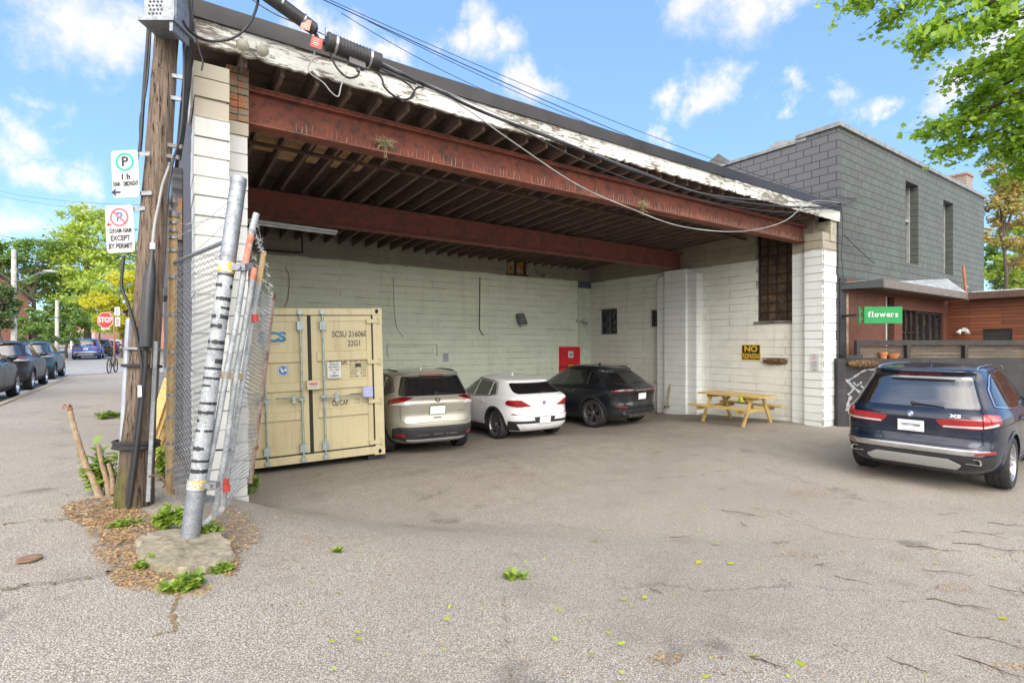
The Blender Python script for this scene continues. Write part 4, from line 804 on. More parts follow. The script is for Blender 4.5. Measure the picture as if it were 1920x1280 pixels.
def pw(pts):            # smooth monotone interpolation through (z, value) points
    xs = [p[0] for p in pts]; ys = [p[1] for p in pts]; n = len(xs)
    d = [(ys[i+1]-ys[i])/(xs[i+1]-xs[i]) for i in range(n-1)]; m = [d[0]] + [0 if d[i-1]*d[i] <= 0 else 2*d[i-1]*d[i]/(d[i-1]+d[i]) for i in range(1, n-1)] + [d[-1]]
    def f(x):
        if x <= xs[0]: return ys[0]
        if x >= xs[-1]: return ys[-1]
        i = 0
        while xs[i+1] < x: i += 1
        h = xs[i+1]-xs[i]; t = (x-xs[i])/h
        return ys[i]*(2*t**3-3*t*t+1) + h*m[i]*(t**3-2*t*t+t) + ys[i+1]*(-2*t**3+3*t*t) + h*m[i+1]*(t**3-t*t)
    return f
class Shape:
    def __init__(s, sp):
        s.sp = sp; s.yr = pw(sp['yr']); s.yf = pw(sp['yf']); s.w = pw(sp['w']); s.nr = pw(sp['nr']); s.nf = pw(sp['nf']); s.top = sp['yr'][-1][0]; s.bot = sp['yr'][0][0]; s.c = {}
    def par(s, z):
        a, b = s.yr(z), s.yf(z); yc = (a+b)/2; return a, b, yc, s.w(z), s.nr(z), s.nf(z)
    def contour(s, z):       # half outline, rear centre -> front centre, with arc lengths
        k = round(z, 4)
        if k in s.c: return s.c[k]
        a, b, yc, w, nr, nf = s.par(z); pts = []
        N = 60
        for i in range(N+1):
            t = i/N*pi/2; pts.append((w*sin(t)**(2/nr), yc-(yc-a)*cos(t)**(2/nr) if i < N else yc))
        for i in range(1, N+1):
            t = i/N*pi/2; pts.append((w*max(0, cos(t))**(2/nf) if i < N else 0, yc+(b-yc)*sin(t)**(2/nf)))
        L = [0.]
        for p, q in zip(pts, pts[1:]): L.append(L[-1]+math.hypot(q[0]-p[0], q[1]-p[1]))
        s.c[k] = (pts, L); return s.c[k]
    def at(s, arc, z):       # point on the skin at arc length from the rear centre (sign = side)
        pts, L = s.contour(z); a = abs(arc); sg = 1 if arc >= 0 else -1
        a = min(a, L[-1]); lo, hi = 0, len(L)-1
        while hi-lo > 1:
            m = (lo+hi)//2
            if L[m] <= a: lo = m
            else: hi = m
        t = (a-L[lo])/max(1e-9, L[hi]-L[lo]); p, q = pts[lo], pts[hi]
        return V((sg*lerp(p[0], q[0], t), lerp(p[1], q[1], t), z))
    def rear(s, arc, z, off=0.):
        p = s.at(arc, z)
        if off:
            e = .012; du = s.at(arc+e, z)-s.at(arc-e, z); zz = min(z+e, s.top-.002); dv = s.at(arc, zz)-s.at(arc, z-e); n = du.cross(dv).normalized(); p = p + n*off
        return p
    def sx(s, y, z):
        a, b, yc, w, nr, nf = s.par(z)
        if y < yc: u = min(1, (yc-y)/(yc-a)); return w*(1-u**nr)**(1/nr)
        u = min(1, (y-yc)/(b-yc)); return w*(1-u**nf)**(1/nf)
    def side(s, y, z, sd, off=0.):
        p = V((sd*s.sx(y, z), y, z))
        if off:
            e = .01; du = V((0, 2*e, 0)) + V((sd*(s.sx(y+e, z)-s.sx(y-e, z)), 0, 0)); dv = V((sd*(s.sx(y, z+e)-s.sx(y, z-e)), 0, 2*e)); n = (du.cross(dv)*sd).normalized(); p = p + n*off
        return p
def rnd(poly, r, k=4):      # round the corners of a 2-D polygon
    out = []; n = len(poly)
    for i in range(n):
        a, b, c = V((*poly[i-1], 0)), V((*poly[i], 0)), V((*poly[(i+1)%n], 0)); u = (a-b); w = (c-b); rr = min(r, u.length*.45, w.length*.45); p = b+u.normalized()*rr; q = b+w.normalized()*rr
        for j in range(k+1): t = j/k; e = (p*(1-t)**2 + b*2*t*(1-t) + q*t*t); out.append((e.x, e.y))
    return out
def patch(fn, poly, off, th=.012, nx=14, nz=8, mb=None, m=0, flip=False):
    # fill a polygon given in (u, z) on a skin fn(u, z, off), with a rim going back into the skin
    mb = mb or MB(); zs = sorted(set(round(p[1], 5) for p in poly)); z0, z1 = zs[0], zs[-1]
    rows = sorted(set([z0+.0005, z1-.0005] + [lerp(z0, z1, i/nz) for i in range(1, nz)] + [z for z in zs[1:-1]])); R2 = []
    last = None
    for z in rows:
        if last is not None and z-last < 1e-4: continue
        xs = []; last = z
        for i in range(len(poly)):
            (x0, a), (x1, b) = poly[i-1], poly[i]
            if (a <= z < b) or (b <= z < a): xs.append(x0+(x1-x0)*(z-a)/(b-a))
        if len(xs) >= 2: R2.append((min(xs), max(xs), z))
    n = len(R2); vs = []
    for (xa, xb, z) in R2:
        for i in range(nx+1): vs.append(fn(lerp(xa, xb, i/nx), z, off))
    w = nx+1; fs = [(j*w+i, j*w+i+1, (j+1)*w+i+1, (j+1)*w+i) for j in range(n-1) for i in range(nx)]
    rim = [i for i in range(w)] + [j*w+nx for j in range(1, n)] + [(n-1)*w+i for i in range(nx-1, -1, -1)] + [j*w for j in range(n-2, 0, -1)]
    o = len(vs); uz = []
    for k in rim:
        j, i = divmod(k, w); xa, xb, z = R2[j]; vs.append(fn(lerp(xa, xb, i/nx), z, off-th))
    L = len(rim); fs += [(rim[i], o+i, o+(i+1)%L, rim[(i+1)%L]) for i in range(L)]
    if flip: fs = [f[::-1] for f in fs]
    mb.add(vs, fs, m); return mb
def strip(fn, pts, w, off, mb, m=0, closed=False, res=.04):     # thin ribbon along a path on the skin
    P = list(pts) + ([pts[0]] if closed else []); q = [P[0]]
    for a, b in zip(P, P[1:]):
        k = max(1, int(math.hypot(b[0]-a[0], b[1]-a[1])/res)); q += [(lerp(a[0],b[0],i/k), lerp(a[1],b[1],i/k)) for i in range(1, k+1)]
    vs = []; n = len(q)
    for i, p in enumerate(q):
        a = q[max(0,i-1)]; b = q[min(n-1,i+1)]; d = V((b[0]-a[0], b[1]-a[1])); d = d.normalized() if d.length > 0 else V((1,0)); nx, nz = -d.y*w/2, d.x*w/2
        vs += [fn(p[0]+nx, p[1]+nz, off), fn(p[0]-nx, p[1]-nz, off)]
    mb.add(vs, [(2*i, 2*i+1, 2*i+3, 2*i+2) for i in range(n-1)], m)
def make_wheel(R, w, rr, style, rim_mat):
    t = MB(); hw = w/2
    t.lathe([(rr-.012,-hw*.82),(rr+.01,-hw*.95),(R-.03,-hw),(R-.012,-hw*.9),(R,-hw*.62),(R,-.3*hw),(R-.006,-.28*hw),(R-.006,-.24*hw),(R,-.22*hw),(R,.22*hw),(R-.006,.24*hw),(R-.006,.28*hw),(R,.3*hw),(R,hw*.62),(R-.012,hw*.9),(R-.03,hw),(rr+.01,hw*.95),(rr-.012,hw*.82)], (0,0,0), (1,0,0), 48)
    r = MB(); r.lathe([(rr,hw*.9),(rr+.006,hw*.93),(rr-.012,hw*.86),(rr-.03,hw*.45),(rr-.035,-hw*.8),(rr,-hw*.9)], (0,0,0), (1,0,0), 40)
    r.lathe([(0,-.02),(rr*.80,-.02),(rr*.80,0.0),(.05,.0),(.05,.02),(0,.02)], (0,0,0), (1,0,0), 28, 1)
    n, tw, dbl = style; xo = hw*.80
    for k in range(n):
        a = 2*pi*k/n
        for sgn in ((-1, 1) if dbl else (0,)):
            a0 = a + sgn*.09; a1 = a + sgn*(.17 if dbl else 0) + tw
            p0 = V((xo-.035, cos(a0)*.055, sin(a0)*.055)); p1 = V((xo, cos(a1)*(rr-.012), sin(a1)*(rr-.012))); d = p1-p0; s1 = V((0,-sin(a1),cos(a1)))
            w0, w1 = (.016, .014) if dbl else (.028, .022); th = V((-.03,0,0))
            r.add([p0-s1*w0, p0+s1*w0, p1+s1*w1, p1-s1*w1, p0-s1*w0+th, p0+s1*w0+th, p1+s1*w1+th*.8, p1-s1*w1+th*.8], [(0,1,2,3),(4,7,6,5),(0,4,5,1),(1,5,6,2),(2,6,7,3),(3,7,4,0)])
    r.lathe([(.07,xo-.06),(.065,xo-.03),(.035,xo-.022),(.03,xo-.015),(0,xo-.015)], (0,0,0), (1,0,0), 20)
    return t, r
def car(name, label, sp, loc, heading, group=None, scale=1.0):
    """origin: ground point under the middle of the rear axle; +y is forward"""
    S = Shape(sp); T = thing(name, label, sp.get('cat', 'car'), loc, -heading, group); T.scale = (scale,)*3     # heading: angle from +Y towards +X
    wb, R, rr, tw = sp['wb'], sp['R'], sp['rr'], sp['track']/2; PM = sp['paint']
    if sp.get('pitch'): T.rotation_euler.x = sp['pitch']
    # body
    zs = []; z = S.bot
    while z < S.top-.14: zs.append(z); z += .035
    zs += [S.top-.14+.14*(1-(1-i/12)**2) for i in range(13)]; M_ = 84; vs = []
    for z in zs:
        z = min(z, S.top-.0005); pts, L = S.contour(z); half = [S.at(L[-1]*(i/(M_/2)), z) for i in range(M_//2+1)]
        vs += half + [V((-p.x, p.y, p.z)) for p in half[-2:0:-1]]
    n = len(zs); fs = [(j*M_+i, j*M_+(i+1)%M_, (j+1)*M_+(i+1)%M_, (j+1)*M_+i) for j in range(n-1) for i in range(M_)]; fs += [tuple(range(M_))[::-1], tuple(range((n-1)*M_, n*M_))]
    b = MB().add(vs, fs); body = b.build('body', [PM, BLACKR])
    for (cy, rad) in ((0, R+.045), (wb, R+.045)):
        for sd in (-1, 1):
            c = MB().lathe([(0,-.24),(rad,-.24),(rad,.30),(0,.30)], (sd*(tw), cy, R*1.0), (sd,0,0), 40); co = c.build('cut', [BLACKR]); md = body.modifiers.new('b', 'BOOLEAN'); md.object = co; md.operation = 'DIFFERENCE'; md.solver = 'EXACT'; md.material_mode = 'TRANSFER'
    dg = bpy.context.evaluated_depsgraph_get(); dg.update(); me = bpy.data.meshes.new_from_object(body.evaluated_get(dg)); cut = [m.object for m in body.modifiers]; body.modifiers.clear(); body.data = me
    for c in cut: bpy.data.objects.remove(c)
    me.shade_smooth(); me.set_sharp_from_angle(angle=R_(38)); body.parent = T
    A = S.rear; 
    def B_(f, sd): return lambda y, z, off=0.: S.side(y, z, sd, off)
    zc, zr = sp['clad']
    # dark lower cladding all round the sills, arch lips
    for sd in (-1, 1):
        m = MB(); f = B_(S, sd); patch(f, [(R+.05, S.bot+.01), (wb-R-.05, S.bot+.01), (wb-R-.06, zc), (R+.06, zc)], .008, .02, 24, 4, m, flip=(sd<0)); m.build('sill_cladding', sp.get('cladmat', CLAD), T, smooth=40)
    for sd in (-1, 1):
        for cy in (0, wb):
            m = MB(); vs = []; K = 30; wl = sp.get('lip', .04)
            for i in range(K+1):
                a = lerp(-.22, pi+.22, i/K)
                for r_, o_ in ((R+.036, -.05), (R+.036, .014), (R+.045+wl, .010), (R+.048+wl, -.01)):
                    y = cy+cos(a)*r_; z = max(S.bot+.005, R+sin(a)*r_); vs.append(S.side(y, z, sd, o_))
            m.add(vs, [(i*4+k, i*4+k+1, i*4+k+5, i*4+k+4) for i in range(K) for k in range(3)]); m.build('arch_lip', sp.get('lipmat', CLAD), T, smooth=40)
    # wheels
    tm, rm = make_wheel(R, sp['tw'], rr, sp['spokes'], sp['rimmat']); tme = rme = None
    for cy in (0, wb):
        for sd in (-1, 1):
            w_ = sub('wheel', T, (sd*(tw-.01), cy, R), (R_(33)*(cy+1+sd), 0, 0) if sd > 0 else (R_(33)*(cy+1), 0, pi))
            if tme is None: o = tm.build('tyre', BLACKR, w_, smooth=40); p = rm.build('rim', [sp['rimmat'], DISC], w_, smooth=35); tme, rme = o.data, p.data
            else:
                for nm, d in (('tyre', tme), ('rim', rme)): o = bpy.data.objects.new(nm, d); COL.objects.link(o); o.parent = w_
    # glass
    bz, gz_ = sp['belt'], sp['gtop']
    o = patch(A, rnd(sp['rglass'], .05), .006, .02, 30, 12).build('rear_window', GLASSD, T, smooth=50)
    for sd in (-1, 1):
        f = B_(S, sd); ws = MB()
        for poly in sp['sglass']: 
            o = patch(f, rnd(poly, .04), .005, .02, 16, 8, flip=(sd<0)).build('side_window', GLASSD, T, smooth=50)
        m = MB(); strip(f, sp['sline'], .018, .010, m, closed=True); m.build('window_trim', sp.get('trimmat', BLACK), T)
        m = MB()
        for pl in sp['seams']: strip(f, pl, .007, .0022, m)
        m.build('door_gap', SEAM, T)
        m = MB()
        for (y, z) in sp['handles']: q = S.side(y, z, sd, .03); q0 = S.side(y-.1, z, sd, .004); q1 = S.side(y+.1, z, sd, .004); m.tube([q0, q-V((0,.07,0)), q+V((0,.07,0)), q1], .012, 6)
        m.build('door_handle', sp.get('handlemat', PM), T, smooth=50)
        my, mz = sp['mirror']; q = S.side(my, mz, sd, .0); m = MB(); m.sphere(q+V((sd*.14,.02,.05)), (.115,.07,.075), 14, 8); m.beam(q+V((0,.03,0)), q+V((sd*.10,.02,.02)), .06, .03); m.build('door_mirror', sp.get('mirmat', PM), T, smooth=60)
    # windscreen
    za = sp['cowl']; zt = gz_+.0; m = MB(); vs = []; N = 10; K = 20
    for j in range(N+1):
        z = lerp(za, zt, j/N); pts, L = S.contour(z); hw = S.w(z)*.90
        arcmax = L[-1]
        for i in range(K+1):
            x = lerp(-hw, hw, i/K); a = arcmax-abs(x)*1.0; p = S.at(a, z); p.x = abs(p.x)*(1 if x >= 0 else -1); vs.append(p+V((0,.008,.006)))
    m.add(vs, [(j*(K+1)+i, j*(K+1)+i+1, (j+1)*(K+1)+i+1, (j+1)*(K+1)+i) for j in range(N) for i in range(K)]); m.build('windscreen', GLASSD, T, smooth=60)
    # rear details
    for nm, polys, mt, off in sp['rear']:
        for poly in polys:
            pr = rnd(poly, .018); patch(A, pr, off, .03, 26, 6).build(nm, mt, T, smooth=45)
    m = MB()
    for pl in sp['rseams']:
        for sg in (1, -1): strip(A, [(sg*a, z) for a, z in pl], .008, .0025, m)
    m.build('tailgate_gap', SEAM, T)
    (pa, pz, pw_, ph) = sp['plate']; m = MB(); c = A(pa, pz, .012); up = (A(pa, pz+.05, .012)-A(pa, pz-.05, .012)).normalized(); n = V((1,0,0)).cross(up); m.obox(c, (pw_/2,0,0), n*.006, up*ph/2, 0); m.obox(c-n*-.0, (pw_/2+.012,0,0), n*.004, up*(ph/2+.012), 1)
    for i, (tx, sz) in enumerate(sp.get('ptext', ())): m.text(tx, c+n*(-.0065 if n.y > 0 else .0065)+up*(ph*(.2-.5*i)), (1,0,0), up, sz, 2, n=-n if n.y > 0 else n, lift=.001)
    if sp.get('smear'):
        for (xx, zz, ww, hh) in ((0,.012,.115,.022),(-.05,.018,.05,.016),(.06,.006,.045,.018),(0,-.058,.10,.008)): m.obox(c+n*(-.0064 if n.y > 0 else .0064)+V((xx,0,0))+up*zz, (ww,0,0), n*.0004, up*hh, 2)
    m.build('number_plate', [PLATE, sp.get('pframe', BLACK), plain('plate_smear', (.42,.44,.47), .5, var=.2, scale=30)], T)
    if sp.get('emblem'):
        (ea, ez, er, kind) = sp['emblem']; c = A(ea, ez, .004); up = (A(ea, ez+.03, 0)-A(ea, ez-.03, 0)).normalized(); n = up.cross(V((1,0,0))); n = n if n.y < 0 else -n; m = MB()
        if kind == 'roundel':
            m.disc(c, (1,0,0), up, er, n*.008, 24, 0); m.ring(c+n*.008, (1,0,0), up, er, er*.62, n*.002, 24, 2)
            for q in range(4):
                pts = [(0,0)]+[(er*.6*cos(pi/2*q+pi/2*i/6), er*.6*sin(pi/2*q+pi/2*i/6)) for i in range(7)]; m.prism(pts, c+n*.0082, (1,0,0), up, n*.0015, 1 if q % 2 else 3)
        elif kind == 'ring': m.ring(c, (1,0,0), up, er, er*.74, n*.012, 24, 0); m.obox(c+n*.008, (er*1.15,0,0), n*.004, up*er*.16, 0)
        else: m.disc(c, (1,0,0), up, er*.8, n*.006, 20, 0, r2=er)
        m.build('emblem', [CHROME, BADGEB, plain('badge_ring', (.05,.05,.06), .3), WHITE], T)
    for (tx, a, z, sz, xs) in sp.get('letters', ()):
        m = MB(); c = A(a, z, .004); t = (A(a+.05, z, .004)-A(a-.05, z, .004)).normalized(); up = (A(a, z+.03, 0)-A(a, z-.03, 0)).normalized(); n = t.cross(up); m.text(tx, c, t, up, sz, 0, xs=xs, bold=.03, n=n, lift=.004); m.build('badge_letters', CHROME if not sp.get('blackbadge') else RIMG, T)
    if sp.get('tips'):
        for (a, z, w_, h_, kind) in sp['tips']:
            for sg in (-1, 1):
                c = A(sg*a, z, -.03); m = MB(); pl = rnd([(-w_/2,-h_/2),(w_/2,-h_/2),(w_/2*.86,h_/2),(-w_/2*.86,h_/2)], h_*.35) if kind == 'box' else [(w_/2*cos(2*pi*i/20), w_/2*sin(2*pi*i/20)) for i in range(20)]
                nn = len(pl); vs = []
                for (k, dy) in ((1,.0),(1,-.055),(.80,-.055),(.78,.02)): vs += [c+V((x*k, dy, zz*k)) for x, zz in pl]
                m.add(vs, [(r*nn+i, r*nn+(i+1)%nn, (r+1)*nn+(i+1)%nn, (r+1)*nn+i) for r in range(3) for i in range(nn)], 0); m.add(vs[3*nn:], [tuple(range(nn))], 1); m.build('exhaust_tip', [CHROME, SEAM], T, smooth=40)
    # roof furniture
    if sp.get('rails'):
        (y0, y1, z, x) = sp['rails']
        for sg in (-1, 1):
            m = MB(); pts = [V((sg*(x+.01), y0, z-.05)), V((sg*x, y0+.12, z+.012)), V((sg*x, y0+.5, z+.026)), V((sg*x, (y0+y1)/2, z+.035)), V((sg*x, y1-.4, z+.02)), V((sg*x, y1-.1, z+.0)), V((sg*x, y1, z-.05))]; m.tube(curve(pts, 6), .013, 8); m.build('roof_rail', sp.get('railmat', CHROME), T, smooth=50)
    (fy, fz) = sp['fin']; m = MB(); m.add([(-.025,fy,fz-.02),(.025,fy,fz-.02),(0.012,fy+.16,fz-.02),(-.012,fy+.16,fz-.02),(-.006,fy-.01,fz+.055),(.006,fy-.01,fz+.055),(.004,fy+.03,fz+.05),(-.004,fy+.03,fz+.05)], [(0,1,5,4),(1,2,6,5),(2,3,7,6),(3,0,4,7),(4,5,6,7)]); m.build('roof_antenna', sp.get('finmat', PM), T, smooth=50)
    if sp.get('wiper'):
        (a0, z0, a1, z1) = sp['wiper']; m = MB(); m.tube([A(lerp(a0,a1,i/8), lerp(z0,z1,i/8), .018) for i in range(9)], [.020,.018,.015,.012,.010,.008,.007,.006,.005], 6); m.sphere(A(a0, z0, .015), .03, 10, 6); m.build('rear_wiper', BLACK, T, smooth=50)
    if sp.get('extra'): sp['extra'](T, S, A)
    return T

def rescale(pts, sz): return [(z*sz, v) for z, v in pts]
wbX = 2.933
SP_X5 = dict(cat='SUV', wb=wbX, R=.375, rr=.255, track=1.66, tw=.27, spokes=(5, .0, True), rimmat=RIMS, paint=paint('midnight_blue_paint', (.004,.010,.028), .25, .22, .6),
    yr=[(.23,-.70),(.30,-.86),(.38,-.93),(.50,-.985),(.60,-1.0),(.68,-.97),(.75,-.945),(.90,-.945),(1.02,-.955),(1.09,-.93),(1.14,-.875),(1.25,-.79),(1.45,-.63),(1.58,-.53),(1.62,-.55),(1.66,-.60),(1.685,-.58),(1.705,-.40),(1.725,-.05),(1.745,.30),(1.752,.55)],
    yf=[(.23,wbX+.60),(.4,wbX+.80),(.6,wbX+.85),(.8,wbX+.80),(.92,wbX+.66),(1.0,wbX+.25),(1.07,wbX-.25),(1.13,wbX-.52),(1.3,wbX-.83),(1.5,wbX-1.22),(1.6,wbX-1.46),(1.66,wbX-1.65),(1.705,wbX-1.95),(1.725,wbX-2.10),(1.745,wbX-2.20),(1.752,wbX-2.27)],
    w=[(.23,.85),(.34,.93),(.5,.955),(.7,.965),(.85,.969),(1.0,.955),(1.08,.93),(1.14,.90),(1.3,.83),(1.5,.745),(1.6,.70),(1.66,.665),(1.705,.60),(1.725,.52),(1.745,.34),(1.752,.12)],
    nr=[(.23,5),(.6,6.2),(1.0,6.5),(1.15,5.5),(1.6,4.8),(1.75,4)], nf=[(.23,4),(.8,4),(1.1,3.6),(1.7,4)],
    clad=(.36,.5), lipmat=None, belt=1.10, gtop=1.64, cowl=1.16,
    rglass=[(-.76,1.155),(.76,1.155),(.70,1.30),(.60,1.585),(-.60,1.585),(-.70,1.30)],
    sglass=[[(-.42,1.20),(.20,1.14),(.20,1.60),(-.02,1.57),(-.30,1.40)],[(.24,1.14),(1.10,1.12),(1.06,1.63),(.24,1.61)],[(1.16,1.12),(1.98,1.12),(1.66,1.50),(1.35,1.62),(1.12,1.635)]],
    sline=[(-.50,1.19),(.2,1.12),(1.10,1.10),(2.08,1.10),(1.72,1.50),(1.40,1.645),(1.06,1.66),(.24,1.635),(-.06,1.60),(-.36,1.42)],
    seams=[[(.32,1.10),(.36,.9),(.42,.78),(.55,.62),(.60,.42)],[(1.14,1.10),(1.16,.42)],[(2.12,1.08),(2.2,.8),(2.16,.42)],[(.6,.42),(2.16,.42)],[(-.9,.90),(-.5,.93),(.3,.95),(1.2,.97),(2.3,.93)]], handles=[(.52,.98),(1.40,.98)], mirror=(1.92,1.13), trimmat=CHROME,
    rear=[('tail_light', [[(.28,1.0),(.36,.90),(.78,.90),(.78,1.04),(.50,1.03)],[(-.28,1.0),(-.36,.90),(-.78,.90),(-.78,1.04),(-.50,1.03)]], TAILR, .010),
          ('tail_light', [[(.79,.91),(1.06,.955),(1.13,1.0),(1.08,1.085),(.79,1.10)],[(-.79,.91),(-1.06,.955),(-1.13,1.0),(-1.08,1.085),(-.79,1.10)]], TAILR, .012),
          ('light_strip', [[(.36,.905),(.78,.918),(.78,.945),(.37,.93)],[(.79,.918),(1.04,.955),(1.02,.985),(.79,.948)],[(-.36,.905),(-.78,.918),(-.78,.945),(-.37,.93)],[(-.79,.918),(-1.04,.955),(-1.02,.985),(-.79,.948)]], LENSC, .0155),
          ('bumper_strip', [[(-.78,.545),(.78,.545),(.90,.60),(.90,.622),(.70,.60),(-.70,.60),(-.90,.622),(-.90,.60)]], ALU, .012),
          ('lower_bumper', [[(-.98,.36),(.98,.36),(1.04,.535),(-1.04,.535)]], CLAD, .006),
          ('skid_plate', [[(-.50,.335),(.50,.335),(.56,.40),(.42,.475),(-.42,.475),(-.56,.40)]], SKID, .018),
          ('reflector', [[(.70,.555),(1.0,.585),(.99,.615),(.70,.59)],[(-.70,.555),(-1.0,.585),(-.99,.615),(-.70,.59)]], TAILR, .016),
          ('brake_light', [[(-.27,1.605),(.27,1.605),(.26,1.625),(-.26,1.625)]], TAILD, .012),
          ('tailgate_crease', [[(-.80,.795),(.80,.795),(.80,.812),(-.80,.812)]], paint('crease_paint', (.007,.015,.040)), .012)],
    rseams=[[(0,.655),(.74,.655),(.80,.70),(.785,.90)],[(.785,1.10),(.775,1.15)]], plate=(0,.885,.31,.155), ptext=(), smear=True, emblem=(0,1.05,.052,'roundel'), letters=(('X5',.50,1.062,.058,1.7),), tips=((.70,.45,.20,.075,'box'),), rails=(-.30,1.55,1.70,.60), fin=(.0,1.735), wiper=(.0,1.19,.36,1.165))
SP_X5['lipmat'] = SP_X5['paint']
wb2 = 2.67
SP_X2 = dict(cat='car', wb=wb2, R=.345, rr=.245, track=1.56, tw=.23, spokes=(7, .0, True), rimmat=RIMG, paint=paint('alpine_white_paint', (.66,.67,.68), .0, .3),
    yr=[(.20,-.58),(.28,-.74),(.36,-.80),(.46,-.84),(.56,-.845),(.64,-.815),(.75,-.80),(.9,-.82),(.99,-.845),(1.03,-.82),(1.06,-.74),(1.15,-.60),(1.28,-.36),(1.34,-.30),(1.37,-.33),(1.395,-.24),(1.43,.05),(1.47,.40),(1.50,.75),(1.515,1.0)],
    yf=[(.20,wb2+.60),(.35,wb2+.78),(.55,wb2+.83),(.72,wb2+.78),(.85,wb2+.60),(.94,wb2+.15),(.99,wb2-.30),(1.06,wb2-.55),(1.2,wb2-.86),(1.34,wb2-1.15),(1.395,wb2-1.32),(1.43,wb2-1.40),(1.47,wb2-1.50),(1.50,wb2-1.58),(1.515,wb2-1.62)],
    w=[(.20,.80),(.3,.87),(.5,.90),(.7,.912),(.85,.905),(.96,.885),(1.03,.85),(1.1,.81),(1.25,.735),(1.34,.69),(1.395,.655),(1.43,.62),(1.47,.54),(1.50,.40),(1.515,.14)],
    nr=[(.2,4.5),(.6,5.5),(.95,5.5),(1.05,4.6),(1.5,3.6)], nf=[(.2,4),(.8,4),(1.1,3.6),(1.5,4)],
    clad=(.33,.5), lip=.05, belt=1.0, gtop=1.39, cowl=1.03,
    rglass=[(-.62,1.075),(.62,1.075),(.70,1.13),(.60,1.315),(-.60,1.315),(-.70,1.13)],
    sglass=[[(-.02,1.07),(.26,1.03),(.26,1.33),(.12,1.28)],[(.30,1.03),(.98,1.01),(.94,1.39),(.30,1.34)],[(1.03,1.01),(1.78,1.01),(1.45,1.30),(1.2,1.39),(.98,1.395)]],
    sline=[(-.08,1.06),(.28,1.01),(1.0,.99),(1.85,.99),(1.5,1.32),(1.22,1.41),(.96,1.41),(.28,1.36),(.08,1.30)],
    seams=[[(.36,1.0),(.40,.7),(.52,.5),(.55,.36)],[(1.0,1.0),(1.02,.36)],[(1.9,.98),(1.96,.7),(1.92,.36)],[(.55,.36),(1.92,.36)]], handles=[(.50,.88),(1.28,.88)], mirror=(1.70,1.02),
    rear=[('tail_light', [[(.36,.80),(.70,.79),(.95,.83),(1.02,.88),(.96,.945),(.62,.945)],[(-.36,.80),(-.70,.79),(-.95,.83),(-1.02,.88),(-.96,.945),(-.62,.945)]], TAILR, .014),
          ('light_inner', [[(.50,.825),(.92,.845),(.92,.865),(.52,.85)],[(-.50,.825),(-.92,.845),(-.92,.865),(-.52,.85)]], TAILD, .018),
          ('reflector', [[(.62,.60),(.84,.615),(.84,.64),(.62,.625)],[(-.62,.60),(-.84,.615),(-.84,.64),(-.62,.625)]], TAILR, .012),
          ('lower_bumper', [[(-.93,.25),(.93,.25),(.98,.47),(-.98,.47)]], CLAD, .006),
          ('plate_recess', [[(-.27,.47),(.27,.47),(.30,.55),(-.30,.55)]], CLAD, .008),
          ('diffuser', [[(-.56,.245),(.56,.245),(.72,.41),(.50,.37),(-.50,.37),(-.72,.41)]], paint('white_diffuser', (.74,.75,.76), 0., .35), .022)],
    rseams=[[(0,.585),(.58,.585),(.66,.64),(.58,.80)],[(.70,.945),(.74,1.0)]], plate=(0,.475,.30,.15), pframe=CHROME, ptext=(), emblem=(0,.87,.041,'roundel'), letters=(('X2',-.42,.615,.05,1.4),('xDrive',.40,.635,.035,1.2)), tips=((.53,.335,.085,.085,'round'),), fin=(.55,1.485), wiper=(.0,1.085,.30,1.08))
wbR = 2.705
